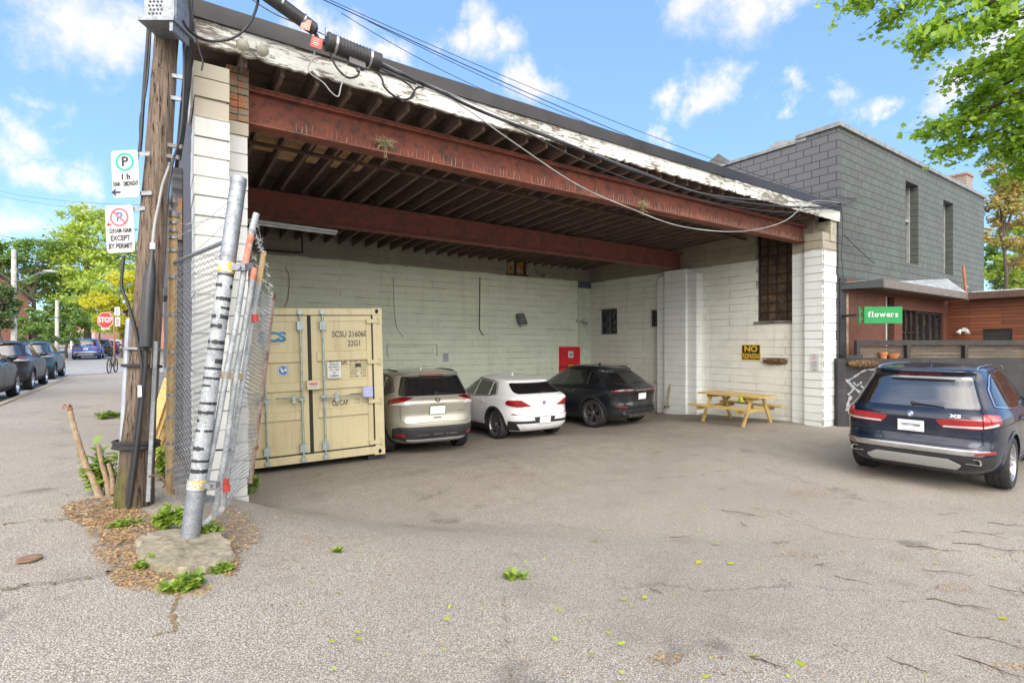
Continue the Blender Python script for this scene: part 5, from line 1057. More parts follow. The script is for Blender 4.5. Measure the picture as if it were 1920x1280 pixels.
SP_ROG = dict(cat='SUV', wb=wbR, R=.355, rr=.235, track=1.58, tw=.235, spokes=(5, .1, True), rimmat=RIMG, paint=paint('champagne_paint', (.36,.345,.285), .5, .30),
    yr=[(.24,-.72),(.32,-.88),(.42,-.93),(.55,-.955),(.66,-.955),(.72,-.93),(.80,-.915),(.95,-.94),(1.04,-.955),(1.10,-.93),(1.14,-.86),(1.3,-.74),(1.5,-.60),(1.56,-.57),(1.585,-.64),(1.61,-.62),(1.635,-.40),(1.655,-.05),(1.675,.35),(1.685,.60)],
    yf=[(.24,wbR+.62),(.4,wbR+.80),(.6,wbR+.84),(.8,wbR+.80),(.95,wbR+.66),(1.02,wbR+.15),(1.08,wbR-.30),(1.14,wbR-.55),(1.3,wbR-.88),(1.5,wbR-1.25),(1.58,wbR-1.45),(1.61,wbR-1.56),(1.635,wbR-1.68),(1.655,wbR-1.80),(1.675,wbR-1.92),(1.685,wbR-1.98)],
    w=[(.24,.80),(.36,.88),(.55,.91),(.75,.92),(.95,.915),(1.06,.89),(1.14,.86),(1.3,.80),(1.5,.725),(1.58,.69),(1.61,.665),(1.635,.61),(1.655,.52),(1.675,.34),(1.685,.12)],
    nr=[(.24,4.5),(.6,5.5),(1.0,5.6),(1.15,5),(1.68,4.2)], nf=[(.24,4),(.8,4),(1.1,3.6),(1.68,4)],
    clad=(.38,.5), lip=.055, belt=1.1, gtop=1.59, cowl=1.15,
    rglass=[(-.72,1.165),(.72,1.165),(.74,1.22),(.62,1.545),(-.62,1.545),(-.74,1.22)],
    sglass=[[(-.45,1.26),(.10,1.15),(.10,1.52),(-.2,1.48)],[(.15,1.14),(.95,1.13),(.92,1.56),(.15,1.54)],[(1.0,1.13),(1.75,1.12),(1.45,1.45),(1.2,1.56),(.97,1.57)]],
    sline=[(-.52,1.25),(.1,1.12),(.98,1.11),(1.82,1.10),(1.5,1.47),(1.22,1.58),(.95,1.59),(.1,1.55),(-.24,1.50)],
    seams=[[(.25,1.1),(.30,.8),(.45,.55),(.5,.4)],[(.98,1.1),(1.0,.4)],[(1.9,1.08),(1.95,.75),(1.9,.4)]], handles=[(.42,.99),(1.24,.99)], mirror=(1.66,1.13),
    rear=[('tail_light', [[(.44,1.135),(.58,1.10),(1.08,1.02),(1.12,1.075),(.88,1.125),(.60,1.155)],[(-.44,1.135),(-.58,1.10),(-1.08,1.02),(-1.12,1.075),(-.88,1.125),(-.60,1.155)]], TAILD, .014),
          ('tail_light', [[(.54,1.005),(.98,1.0),(1.06,1.015),(.62,1.085)],[(-.54,1.005),(-.98,1.0),(-1.06,1.015),(-.62,1.085)]], LENSC, .012),
          ('light_strip', [[(.60,1.075),(1.06,1.01),(1.07,1.03),(.60,1.10)],[(-.60,1.075),(-1.06,1.01),(-1.07,1.03),(-.60,1.10)]], TAILR, .016),
          ('lower_bumper', [[(-.66,.32),(.66,.32),(.98,.36),(.96,.55),(.80,.585),(-.80,.585),(-.96,.55),(-.98,.36)]], CLAD, .012),
          ('skid_plate', [[(-.50,.29),(.50,.29),(.62,.345),(-.62,.345)]], SKID, .018),
          ('bumper_slot', [[(-.40,.415),(-.16,.42),(-.16,.44),(-.40,.435)],[(-.11,.422),(.11,.422),(.11,.442),(-.11,.442)],[(.16,.42),(.40,.415),(.40,.435),(.16,.44)]], RIMG, .018),
          ('reflector', [[(.62,.40),(.82,.425),(.82,.455),(.66,.45)],[(-.62,.40),(-.82,.425),(-.82,.455),(-.66,.45)]], TAILR, .022),
          ('brake_light', [[(-.25,1.565),(.25,1.565),(.24,1.585),(-.24,1.585)]], TAILR, .012),
          ('release_handle', [[(-.08,.735),(.08,.735),(.08,.755),(-.08,.755)]], BLACK, .010)],
    rseams=[[(0,.665),(.62,.655),(.72,.70),(.74,1.0)]], plate=(0,.895,.31,.16), pframe=plain('green_plate_frame', (.03,.12,.05), .5), ptext=(), emblem=(0,1.085,.05,'ring'), letters=(('R O G U E',0,1.005,.04,1.6),('PLATINUM',.50,.86,.028,1.2)), fin=(.15,1.665), wiper=(.0,1.20,.34,1.185), railmat=BLACK, rails=(-.30,1.3,1.63,.60))
wbC = 2.895
SP_CAY = dict(cat='SUV', wb=wbC, R=.375, rr=.275, track=1.66, tw=.29, spokes=(5, .0, True), rimmat=RIMG, paint=paint('black_blue_paint', (.010,.013,.018)),
    yr=[(.22,-.62),(.30,-.80),(.38,-.88),(.50,-.93),(.60,-.94),(.70,-.92),(.85,-.93),(.98,-.96),(1.05,-.955),(1.09,-.90),(1.13,-.80),(1.25,-.62),(1.42,-.36),(1.50,-.24),(1.53,-.28),(1.555,-.24),(1.59,.02),(1.63,.35),(1.66,.70),(1.675,.95)],
    yf=[(.22,wbC+.62),(.4,wbC+.82),(.6,wbC+.88),(.75,wbC+.83),(.88,wbC+.66),(.98,wbC+.15),(1.04,wbC-.30),(1.10,wbC-.55),(1.3,wbC-.95),(1.45,wbC-1.26),(1.55,wbC-1.50),(1.59,wbC-1.62),(1.63,wbC-1.76),(1.66,wbC-1.86),(1.675,wbC-1.90)],
    w=[(.22,.86),(.32,.93),(.5,.965),(.7,.985),(.85,.99),(.98,.97),(1.06,.93),(1.12,.88),(1.3,.80),(1.45,.735),(1.55,.69),(1.59,.64),(1.63,.55),(1.66,.38),(1.675,.14)],
    nr=[(.22,4.2),(.6,5),(1.0,5.2),(1.1,4.4),(1.67,3.6)], nf=[(.22,4),(.8,3.6),(1.1,3.4),(1.67,4)],
    clad=(.34,.5), lip=.03, belt=1.08, gtop=1.56, cowl=1.12,
    rglass=[(-.60,1.165),(.60,1.165),(.70,1.20),(.56,1.49),(-.56,1.49),(-.70,1.20)],
    sglass=[[(-.22,1.20),(.18,1.11),(.18,1.47),(.02,1.40)],[(.22,1.11),(1.05,1.09),(1.0,1.55),(.22,1.51)],[(1.1,1.09),(1.95,1.09),(1.6,1.42),(1.32,1.54),(1.05,1.56)]],
    sline=[(-.30,1.19),(.2,1.09),(1.08,1.07),(2.02,1.07),(1.65,1.44),(1.35,1.565),(1.0,1.58),(.2,1.53),(-.02,1.43)],
    seams=[[(.38,1.05),(.42,.8),(.55,.55),(.6,.36)],[(1.08,1.05),(1.1,.36)],[(2.08,1.05),(2.14,.75),(2.1,.36)]], handles=[(.55,.97),(1.38,.97)], mirror=(1.86,1.10),
    rear=[('tail_light', [[(.30,.985),(.90,.965),(1.04,.975),(1.04,1.02),(.90,1.025),(.30,1.01)],[(-.30,.985),(-.90,.965),(-1.04,.975),(-1.04,1.02),(-.90,1.025),(-.30,1.01)]], TAILD, .012),
          ('light_strip', [[(.42,.992),(.98,.985),(.98,1.0),(.42,1.005)],[(-.42,.992),(-.98,.985),(-.98,1.0),(-.42,1.005)]], TAILR, .016),
          ('light_bar', [[(-.30,.98),(.30,.98),(.30,1.012),(-.30,1.012)]], RIMG, .012),
          ('reflector', [[(.60,.555),(.88,.575),(.88,.605),(.60,.585)],[(-.60,.555),(-.88,.575),(-.88,.605),(-.60,.585)]], TAILR, .012),
          ('lower_bumper', [[(-.95,.30),(.95,.30),(1.0,.47),(.70,.50),(-.70,.50),(-1.0,.47)]], CLAD, .010),
          ('skid_plate', [[(-.40,.30),(.40,.30),(.46,.38),(-.46,.38)]], RIMG, .018)],
    rseams=[[(0,.62),(.66,.62),(.74,.68),(.76,.96)],[(.72,1.03),(.70,1.15)]], plate=(0,.83,.31,.155), pframe=CHROME, ptext=(), letters=(('CAYENNE',0,.945,.035,1.6),), tips=((.60,.40,.19,.085,'box'),), rails=(-.05,1.6,1.585,.58), railmat=BLACK, fin=(.5,1.645), wiper=(.0,1.19,.32,1.18), handlemat=CHROME)
def groundpose(T): pass
def place(sp, name, label, px, py, side, hdg, scale=1., zoff=0., **k):
    # put the outer face of one rear tyre where the photo shows it touching the ground
    c = G(px, py); h = hdg; right = V((cos(h), -sin(h), 0)); p = c - right*side*(sp['track']/2+.08)*scale; fw = V((sin(h), cos(h), 0)); q = p + fw*sp['wb']*scale
    z0 = gz(p.x, p.y); z1 = gz(q.x, q.y); sp = dict(sp); sp['pitch'] = math.atan2(z1-z0, sp['wb']*scale); p.z = z0+zoff
    return car(name, label, sp, p, hdg, scale=scale, **k)
place(SP_X5, 'parked_suv', 'dark blue SUV with chrome trim parked in front of the black yard wall', 1893, 916, 1, R_(86), .98)
place(SP_ROG, 'parked_suv', 'champagne beige SUV parked right beside the cream shipping container', 866, 833, 1, R_(7), .97)
place(SP_X2, 'parked_car', 'white compact car with sloping tail between the beige and black SUVs', 928, 823, -1, R_(2), .95)
place(SP_CAY, 'parked_suv', 'glossy black SUV parked in the corner before the red door', 1112, 800, -1, R_(-5), .96)
# ------------------------------------------------------------------ cream shipping container, doors facing the lot
def container():
    Wd, H, L = 2.438, 2.591, 6.06
    c = atD(722, 850, 9.28); rot = Euler((0, R_(-1.45), R_(-6.0)))
    T = thing('shipping_container', 'cream steel shipping container with locked double doors under the garage roof', 'container', c, rot=rot)
    # local frame: x from -Wd (left) to 0 (right), doors at y = 0, body towards +y
    def X(px, py=700): return -(718.5-px+(py-700)*.024)/111.0*1.0
    def Z(py, px=718): return H-(py-.132*(py-578)/287*(718-px)-578)/105.0
    m = MB()
    for x in (-Wd, -.16): m.box((x, 0, .12), (x+.16, .15, H-.12))
    m.box((-Wd+.16, .0, .02), (-.16, .15, .15)); m.box((-Wd+.16, .0, H-.12), (-.16, .15, H-.01))
    for x in (-Wd, -.06): m.box((x, .15, .02), (x+.06, L-.1, .16)); m.box((x, .15, H-.07), (x+.06, L-.1, H-.01))
    m.build('frame', CREAM, T)
    for x in (-Wd, -.178):
        for z in (0, H-.118):
            for y in (-.006, L-.172):
                m = MB(); xa, xb = x-.003, x+.178+.003; 
                # casting with a real oval hole in its front face
                oc = ((xa+xb)/2, z+.059); n = 16; ins = [(oc[0]+.030*cos(2*pi*i/n), oc[1]+.040*sin(2*pi*i/n)) for i in range(n)]; out = []
                for i in range(n):
                    a = 2*pi*i/n; k = 1/max(abs(cos(a)), abs(sin(a))); out.append((oc[0]+cos(a)*k*.092, oc[1]+sin(a)*k*.059))
                vs = [(p[0], y, p[1]) for p in out]+[(p[0], y, p[1]) for p in ins]+[(p[0], y+.05, p[1]) for p in ins]
                m.add(vs, [(i, (i+1)%n, n+(i+1)%n, n+i) for i in range(n)]); m.add(vs, [(n+i, n+(i+1)%n, 2*n+(i+1)%n, 2*n+i) for i in range(n)], 1); m.add(vs, [tuple(range(2*n, 3*n))], 1)
                m.box((xa, y+.051, z), (xb, y+.178, z+.118)); m.box((xa, y+.0005, z), (xa+.001, y+.05, z+.118)); m.box((xb-.001, y+.0005, z), (xb, y+.05, z+.118)); m.box((xa+.0011, y+.0005, z), (xb-.0011, y+.05, z+.001)); m.box((xa+.0011, y+.0005, z+.117), (xb-.0011, y+.05, z+.118))
                m.build('corner_casting', [CREAM, INK], T)
    def corr(x, sgn):
        m = MB(); y = .16; vs = []; k = 0
        while y < L-.1:
            for (dy, d) in ((0,0),(.07,0),(.14,.036),(.21,.036)): vs += [(x+sgn*-d, y+dy, .16), (x+sgn*-d, y+dy, H-.07)]
            y += .28
        m.add(vs, [(2*i, 2*i+2, 2*i+3, 2*i+1) for i in range(len(vs)//2-1)]); return m
    corr(-.004, 1).build('side_wall', CREAM, T); corr(-Wd+.004, -1).build('side_wall', CREAM, T)
    m = MB(); m.box((-Wd+.06, .15, H-.06), (-.06, L-.1, H-.03)); m.box((-Wd+.05, L-.15, .1), (-.05, L-.1, H-.05)); m.box((-Wd+.06, .15, .10), (-.06, L-.15, .13)); m.build('roof', CREAM, T)
    # doors
    zb, zt = .175, H-.135
    def door(x0, x1):
        m = MB(); y0 = .025; pz = [(Z(656), Z(672)), (Z(708), Z(722)), (Z(758), Z(772))]
        # sheet with three raised horizontal ribs
        xs = (x0, x0+.09, x1-.09, x1); zz = [zb]; 
        m.box((x0, y0, zb), (x0+.085, y0+.05, zt)); m.box((x1-.085, y0, zb), (x1, y0+.05, zt)); m.box((x0+.0851, y0, zb), (x1-.0851, y0+.05, zb+.09)); m.box((x0+.0851, y0, zt-.09), (x1-.0851, y0+.05, zt))
        prof = [(y0+.014, zb+.0901)]
        for z1, z0 in sorted(pz, key=lambda q: q[1]): prof += [(y0+.014, z0-.012), (y0-.02, z0), (y0-.02, z1), (y0+.014, z1+.012)]
        prof += [(y0+.014, zt-.0901)]; vs = []
        for (y, z) in prof: vs += [(x0+.0852, y, z), (x1-.0852, y, z)]
        m.add(vs, [(2*i, 2*i+1, 2*i+3, 2*i+2) for i in range(len(prof)-1)])
        for z1, z0 in pz:
            for x in (x0+.0853, x1-.0853): m.add([(x, y0+.014, z0-.012), (x, y0-.02, z0), (x, y0-.02, z1), (x, y0+.014, z1+.012)], [(0,1,2,3)])
        return m.build('door', CREAM, T)
    xm = -1.215; dl = door(-Wd+.185, xm-.03); dr = door(xm+.03, -.185)
    for d, x0, x1 in ((dl, -Wd+.16, xm-.005), (dr, xm+.005, -.16)):
        m = MB(); y = .03
        m.box((x0, y, zb-.025), (x0+.024, y+.03, zt+.025)); m.box((x1-.024, y, zb-.025), (x1, y+.03, zt+.025)); m.box((x0+.0241, y, zb-.025), (x1-.0241, y+.03, zb-.001)); m.box((x0+.0241, y, zt+.001), (x1-.0241, y+.03, zt+.025)); m.build('gasket', BLACKR, d)
    m = MB(); m.box((xm-.02, .012, zb-.02), (xm+.02, .03, zt+.03)); m.build('centre_gasket', BLACKR, T)
    steel = two('painted_lock_steel', (.40,.47,.46), (.30,.36,.36), 9, .4, .65, .45, .4, bump=.1)
    rods = [(X(508), dl), (X(568), dl), (X(607), dr), ]
    for x, d in rods:
        m = MB(); m.tube([(x, -.028, .06), (x, -.028, H-.05)], .0165, 10); m.build('lock_rod', steel, d, smooth=40)
        for z in (.075, H-.075): m = MB(); m.box((x-.035, -.05, z-.035), (x+.035, -.004, z+.035)); m.box((x-.05, -.03, z-.015), (x+.05, -.004, z+.015)); m.build('cam_keeper', steel, d)
        for z in (.27, H-.30): m = MB(); m.box((x-.05, -.052, z-.07), (x+.05, -.001, z+.07)); m.cyl((x-.035,-.055,z+.04),(x-.035,-.05,z+.04),.012,seg=8); m.cyl((x+.035,-.055,z-.04),(x+.035,-.05,z-.04),.012,seg=8); m.build('rod_bracket', steel, d)
        m = MB(); m.box((x-.05, -.05, Z(735)-.035), (x+.05, .009, Z(735)+.02)); m.build('rod_guide', steel, d)
    for (xa, xb, py, d, xa_px) in ((X(600), X(680), 742, dr, (600,680)), (X(570), X(523), 747, dl, (570,523)), (X(510), X(480), 750, dl, (510,480))):
        z = Z(py, (xa_px[0]+xa_px[1])/2); m = MB(); m.tube(curve([(xa, -.05, z), (lerp(xa,xb,.3), -.075, z-.005), (xb, -.065, z+.012)], 6), .014, 6); m.build('handle', steel, d, smooth=40)
        xh = lerp(xa, xb, .35); m = MB(); m.box((xh-.03, -.10, z-.02), (xh+.03, -.02, z+.03)); m.disc((xh, -.10, z-.05), (1,0,0), (0,0,1), .03, (0,.05,0), 12); m.disc((xh, -.10, z+.06), (1,0,0), (0,0,1), .022, (0,.05,0), 12); m.build('handle_catch', steel, d)
    m = MB(); m.obox((X(663), -.066, Z(738.5, 663)), (.10,0,.002), (0,.012,0), (0,0,.013)); m.build('handle_grip', BLACK, dr)
    for z in (Z(602), Z(677), Z(750), Z(826)):
        m = MB(); m.box((-.27, -.022, z-.035), (-.045, .024, z+.035)); m.cyl((-.055, -.012, z-.055), (-.055, -.012, z+.055), .022, seg=10); m.build('hinge', CREAM, dr, smooth=40)
    # painted marks
    F1 = .0118; F2 = .0245; ax = (1,0,0); up = (0,0,1); n = (0,-1,0)
    def txt(s, px, py, h, wpx, mat, d, y=.0365, name='lettering', bold=.0, align='CENTER'):
        m = MB(); me = text_mesh(s, align, bold); w = max(v.co.x for v in me.vertices)-min(v.co.x for v in me.vertices); size = h/.70; m.text(s, (X(px), y, Z(py, px)), ax, up, size, 0, align, xs=(wpx/111.)/(w*size), bold=bold, n=n, lift=.001); return m.build(name, mat, d)
    txt('SCSU 216060', 657, 627, .100, 65, INK, dr, bold=.012); txt('22G1', 665.5, 644, .095, 23, INK, dr, bold=.012); txt('7', 702.5, 627.5, .09, 6, INK, dr, y=.0245, bold=.01)
    m = MB(); x, z = X(702.5), Z(627.5, 702)
    for (a, b) in (((-.04,.07),(.04,.078)),((-.04,-.078),(.04,-.07)),((-.04,-.0699),(-.033,.0699)),((.033,-.0699),(.04,.0699))): m.box((x+a[0], .0225, z+a[1]), (x+b[0], .0245, z+b[1]))
    m.build('check_digit_box', INK, dr)
    txt('MAX. GR.', 635, 680, .095, 34, INK, dr, bold=.012); txt('TARE', 628, 692, .075, 22, INK, dr); txt('CU.CAP.', 637, 756, .095, 31, INK, dr, bold=.012)
    for i, s in enumerate(('30.480   KGS', '67.200   LBS', '2.185   KGS', '4.820   LBS', '28.295   KGS', '62.380   LBS')): txt(s, 671, 677.5+i*5.6, .036, 31, INK, dr)
    txt('33.2  CU.M', 677.5, 748, .042, 26, INK, dr); txt('1.173  CU.FT', 676.5, 754.5, .042, 28, INK, dr)
    lg = plain('logo_blue', (.02,.17,.30), .5, var=.25, scale=14)
    txt('SCS', 521, 634, .150, 47, lg, dl, bold=.05); txt('SOUTHWEST CONTAINER SALES', 522, 643, .016, 34, BLUEI, dl); txt('STORAGE & LEASING', 522, 646.5, .013, 22, BLUEI, dl)
    m = MB(); c2 = (X(538), .0355, Z(696, 538)); m.disc(c2, ax, up, .088, (0,-.002,0), 28, 0); m.ring((c2[0], .033, c2[2]), ax, up, .082, .072, (0,-.001,0), 28, 1); r = random.Random(2)
    for k in range(9): a = r.uniform(0, 6.28); q = r.uniform(0, .05); m.disc((c2[0]+cos(a)*q, .0330-.0004*k, c2[2]+sin(a)*q), ax, up, r.uniform(.010,.022), (0,-.0003,0), 7, 1)
    m.build('round_sticker', [BLUEI, WHITE], dl)
    def sticker(px0, py0, px1, py1, mat, lines, d, y, name, ink=INK, head=None):
        m = MB(); x0, x1 = X(px0), X(px1); pm = (px0+px1)/2; z1, z0 = Z(py0, pm), Z(py1, pm); m.prism(rnd([(x0,z0),(x1,z0),(x1,z1),(x0,z1)], .02), (0,y,0), ax, up, (0,-.003,0), 0)
        if head: m.box((x0+.012, y-.0045, z1-(z1-z0)*.42), (x1-.012, y-.0032, z1-.012), 2)
        k = len(lines); 
        for i, s in enumerate(lines):
            me = text_mesh(s, 'CENTER', .01); w = max(v.co.x for v in me.vertices)-min(v.co.x for v in me.vertices); h = (z1-z0)/(k+.6)*.62/.7; m.text(s, ((x0+x1)/2, y-.005, lerp(z1, z0, (i+.8)/(k+.6))), ax, up, h, 3 if (head and i == 0) else 1, xs=min(.9, (x1-x0)*.82/(w*h)), bold=.01, n=n)
        return m.build(name, [mat, ink, REDS, WHITE], d)
    sticker(613.5, 679, 638.5, 709, WHITE, ['PRIVATE', 'PROPERTY', 'YOU ARE', 'ON', 'CAMERA'], dr, -.008, 'private_property_sheet')
    sticker(677, 724, 696, 743, plain('lilac_sticker', (.30,.32,.62), .5, var=.06), ['FORMERLY', 'PARKING', 'LOCATION'], dr, -.07, 'lilac_sticker', ink=WHITE)
    sticker(666, 681, 677, 688, BLACK, [], dr, .035, 'black_patch'); sticker(669, 697, 675, 703.5, plain('grey_green_patch', (.35,.45,.38), .6), [], dr, .035, 'grey_patch'); sticker(480, 803, 495, 832, plain('worn_plate', (.40,.37,.30), .6, .3, var=.3, scale=30), [], dl, .035, 'data_plate')
    m = MB(); m.disc((X(491), .0355, Z(840, 491)), ax, up, .032, (0,-.001,0), 9, 0, r2=.05); m.build('rust_spot', RUST1, dl)
    m = MB(); x0, x1 = X(576), X(600); z1, z0 = Z(713, 588), Z(730, 588); m.box((x0, -.075, z0), (x1, -.02, z1)); m.build('lock_box', CREAM, dr)
    sticker(579, 715, 597, 728, WHITE, ['WARNING', 'DO NOT CUT', 'LOCK BOX'], dr, -.0755, 'lock_box_label', head=True)
    # timber bearers under the corners
    z = gz(c.x-.1, c.y+.2); 
    for k, (x, y) in enumerate(((-.12, .25), (-Wd+.2, .25))):
        p = T.matrix_basis @ V((x, y, 0)) if False else (Matrix.Translation(c) @ rot.to_matrix().to_4x4()) @ V((x, y, 0)); g = gz(p.x, p.y); b = MB(); b.box((p.x-.16, p.y-.1, g-.02), (p.x+.16, p.y+.5, p.z-.004)); o = b.build('bearer', TIMBER); tag(o, 'dark timber bearer under the right corner of the cream container' if k == 0 else 'dark timber bearer under the left corner of the cream container', 'block', 'bearers under the container')
container()
# ------------------------------------------------------------------ utility pole and its fittings
def bez(*p, n=12): return curve([V(q) for q in p], n)
PB = G(249, 946); 
def pole_axis(px, py):                     # points up the leaning pole: depth grows a little with height
    h = (HY-py)/F; D0 = PB.dot(FV); return D0*1.0 + max(0, (946-py))/900*.35
def pp(px, py, dd=0.): return atD(px, py, pole_axis(px, py)+dd)
def utility_pole():
    b = pp(249, 950); t2 = pp(312, 60); ax = (t2-b).normalized(); base = b - V((0,0,.1)); T = thing('utility_pole', 'leaning weathered brown wooden utility pole with moss at its foot', 'utility pole', base)
    m = MB(); H = 8.2; pts = []; rs = []; N = 40
    for i in range(N+1):
        s = H*i/N; pts.append(ax*s); rs.append(pw([(0,.156),(.6,.140),(1.3,.126),(3.7,.108),(8.2,.09)])(s)*(1+.025*sin(i*2.3)+.02*sin(i*1.1)))
    seg = 22; m.tube(pts, rs, seg); r = random.Random(1); gro = [1+.035*r.uniform(-1,.6) for _ in range(seg)]
    for i in range(N+1):
        for j in range(seg): v = V(m.v[i*seg+j]); c = pts[i]; k = gro[j]*(1+.012*sin(j*5+i*.8)); m.v[i*seg+j] = tuple(c+(v-c)*k)
    m.build('shaft', POLE, T, smooth=70)
    side = RV; 
    def on(px, py, off=(-.0), out=.16): return pp(px, py, -off+(.035 if off > .1 else 0)) - base
    # pale cable guard up the left side, ground strap on the right
    m = MB(); m.tube([on(224,938,.12), on(232,800,.12), on(240,640,.10), on(243,598,.10)], .028, 8); m.build('cable_guard', plain('pale_grey_guard', (.33,.355,.40), .4, .3), T, smooth=40)
    m = MB(); m.beam(on(278,940,.10), on(293,640,.06), .035, .012, up=FV); m.build('ground_strap', GALV, T)
    # cables strapped to the front, and the fat black splice sleeve
    m = MB(); m.tube(curve([on(242,950,.17), on(256,840,.18), on(268,740,.18), on(273,690,.20), on(274,655,.21)], 6), .017, 8); m.build('cable', CABLE, T, smooth=50)
    m = MB(); m.tube(curve([on(238,945,.17), on(250,840,.17), on(262,740,.17), on(266,690,.19), on(255,625,.18), on(240,570,.16), on(228,535,.14), on(232,480,.12)], 6), .013, 8); m.build('cable', CABLE, T, smooth=50)
    m = MB(); pts = [on(274,656,.24), on(274,650,.24), on(276,600,.24), on(281,525,.23), on(283,508,.23), on(285,480,.22), on(286,466,.21)]; m.tube(pts, [.02,.050,.054,.052,.040,.018,.016], 14); m.build('splice_sleeve', plain('black_sleeve_plastic', (.022,.022,.024), .35, var=.25, scale=10), T, smooth=40)
    m = MB(); m.tube([on(286,468,.215), on(286.5,456,.21)], .022, 8); m.build('sleeve_cap', WHITE, T)
    m = MB(); m.tube(curve([on(286,458,.20), on(290,420,.17), on(298,380,.15), on(305,345,.13), on(316,315,.12), on(318,305,.10)], 6), .012, 6); m.build('cable', CABLEG, T, smooth=50)
    m = MB(); m.tube(curve([on(313,385,.14), on(318,340,.14), on(325,300,.12), on(337,260,.1), on(343,200,.1), on(345,120,.1), on(342,0,.1), on(340,-80,.1)], 6), .011, 6); m.build('cable', CABLE, T, smooth=50)
    m = MB(); m.tube(curve([on(291,440,.18), on(292,520,.20), on(291,600,.20), on(285,650,.19), on(283,690,.18)], 6), .005, 5); m.build('wire', plain('brown_wire', (.20,.11,.06), .6), T)
    for (py, rr, mt, w_) in ((655,.128,GALV,.022),(686,.130,BLACKR,.03),(832,.148,BLACKR,.06)):
        c = pp(248+ (946-py)*.0705, py) - base; m = MB(); m.lathe([(rr,-w_/2),(rr+.028,-w_/2*.8),(rr+.028,w_/2*.8),(rr,w_/2)], c, ax, 24)
        if w_ > .05:
            for q in (-.022, .02): m.lathe([(rr+.02,q-.014),(rr+.037,q-.008),(rr+.035,q+.010),(rr+.02,q+.016)], c, ax+V((.05*q*20,0,.03)), 24)
        m.build('strap', mt, T, smooth=40)
    m = MB(); m.box((-.014,-.008,-.05),(.014,.008,.05)); o = m.build('cable_tag', plain('pale_tag', (.70,.70,.66), .5), T); o.location = on(262,733,.215)
    m = MB(); q = on(284,892,.10); m.tube(curve([q-V((.1,0,0))*.2, q+RV*.05+V((0,0,.01)), q+RV*.10-V((0,0,.02)), q+RV*.12-V((0,0,.07)), q+RV*.10-V((0,0,.10))], 6), .009, 6); m.build('hook', RUSTD, T, smooth=40)
    # drooping service cables on the left of the pole
    for k, (pts) in enumerate(([(283,-60),(278,60),(272,140),(268,200),(265,250),(262,285)], [(287,-60),(282,60),(276,150),(266,215),(264,280)], [(280,-60),(276,90),(272,180),(263,220),(262,262),(258,300)])):
        m = MB(); m.tube(curve([on(x, y, .05) for x, y in pts], 6), (.016,.010,.007)[k], 6); m.build('cable', CABLE, T, smooth=50)
    m = MB(); m.tube([on(263,480,.03), on(268,560,.06), on(262,650,.08)], .014, 6); m.build('cable', CABLE, T, smooth=50)
    # perforated steel cabinet at the head of the picture
    c = pp(313, 10, -.23) - base; cb = sub('cabinet', T, c, (0,0,-YAW)); w2 = .145; h2 = .33
    m = MB(); m.box((-w2,-.09,-.20),(w2,.10,.55)); m.box((-w2+.02,-.098,-.17),(w2-.09,-.0901,.5)); m.box((w2-.085,-.105,-.18),(w2-.01,-.0902,.5)); m.build('case', GALV, cb)
    m = MB(); r = 0
    for i in range(17):
        for j in range(4): m.disc((-.095+.034*j+(.010 if i % 2 else 0), -.0985, -.14+i*.036), (1,0,0), (0,0,1), .0105, (0,-.0015,0), 7)
    o = m.build('perforations', INK, cb); o['kind'] = 'stuff'
    m = MB(); m.box((-w2-.015,-.16,-.235),(w2+.02,.14,-.20)); m.box((w2-.03,-.14,-.32),(w2+.0,.1,-.2351)); m.build('bracket', GALV, cb)
    # standoff brackets on the right
    for (px, py) in ((340,142),(337,183),(333,272),(327,292)):
        m = MB(); q = on(px-14, py, .02); p = on(px+4 if py < 200 else px+9, py+4, .02); m.beam(q-RV*.02, p, .025, .035, up=V((0,0,1))); m.build('standoff_bracket', GALV if py < 200 else plain('rusty_grey_bracket', (.20,.18,.17), .6, .3), T)
    # signs beside the pole
    return T, base
POLE_T, POLE_B = utility_pole()
def road_sign(name, label, corners, D, draw, group='parking signs on the pole'):
    tl, tr, br, bl = [atD(x, y, D) for x, y in corners]; c = (tl+tr+br+bl)/4; T = thing(name, label, 'sign', c, group=group); ax = ((tr-tl)+(br-bl)); w = ax.length/2; ax.normalize(); up = ((tl-bl)+(tr-br)); h = up.length/2; up.normalize(); up = (up-ax*up.dot(ax)).normalized(); n = ax.cross(up); n = n if n.dot(FV) < 0 else -n
    m = MB(); m.prism(rnd([(-w/2,-h/2),(w/2,-h/2),(w/2,h/2),(-w/2,h/2)], .03), (0,0,0), ax, up, n*.003, 0); 
    pl = rnd([(-w/2+.008,-h/2+.008),(w/2-.008,-h/2+.008),(w/2-.008,h/2-.008),(-w/2+.008,h/2-.008)], .025); pi_ = [(x*.985, y*.992) for x, y in pl]; N = len(pl); A_ = [n*.0037+ax*p[0]+up*p[1] for p in pl]+[n*.0037+ax*p[0]+up*p[1] for p in pi_]; m.add(A_, [(i,(i+1)%N,N+(i+1)%N,N+i) for i in range(N)], 1)
    draw(m, ax, up, n, w, h); m.build('panel', [WHITE, INK, GREEN, REDF, REDS, BLUEI], T)
    for s in (.42, -.42): b = MB(); b.obox(ax*(w/2+.03)+up*h*s-n*.012, ax*.07, n*.003, up*.018); b.build('mounting_bracket', GALV, T)
    return T
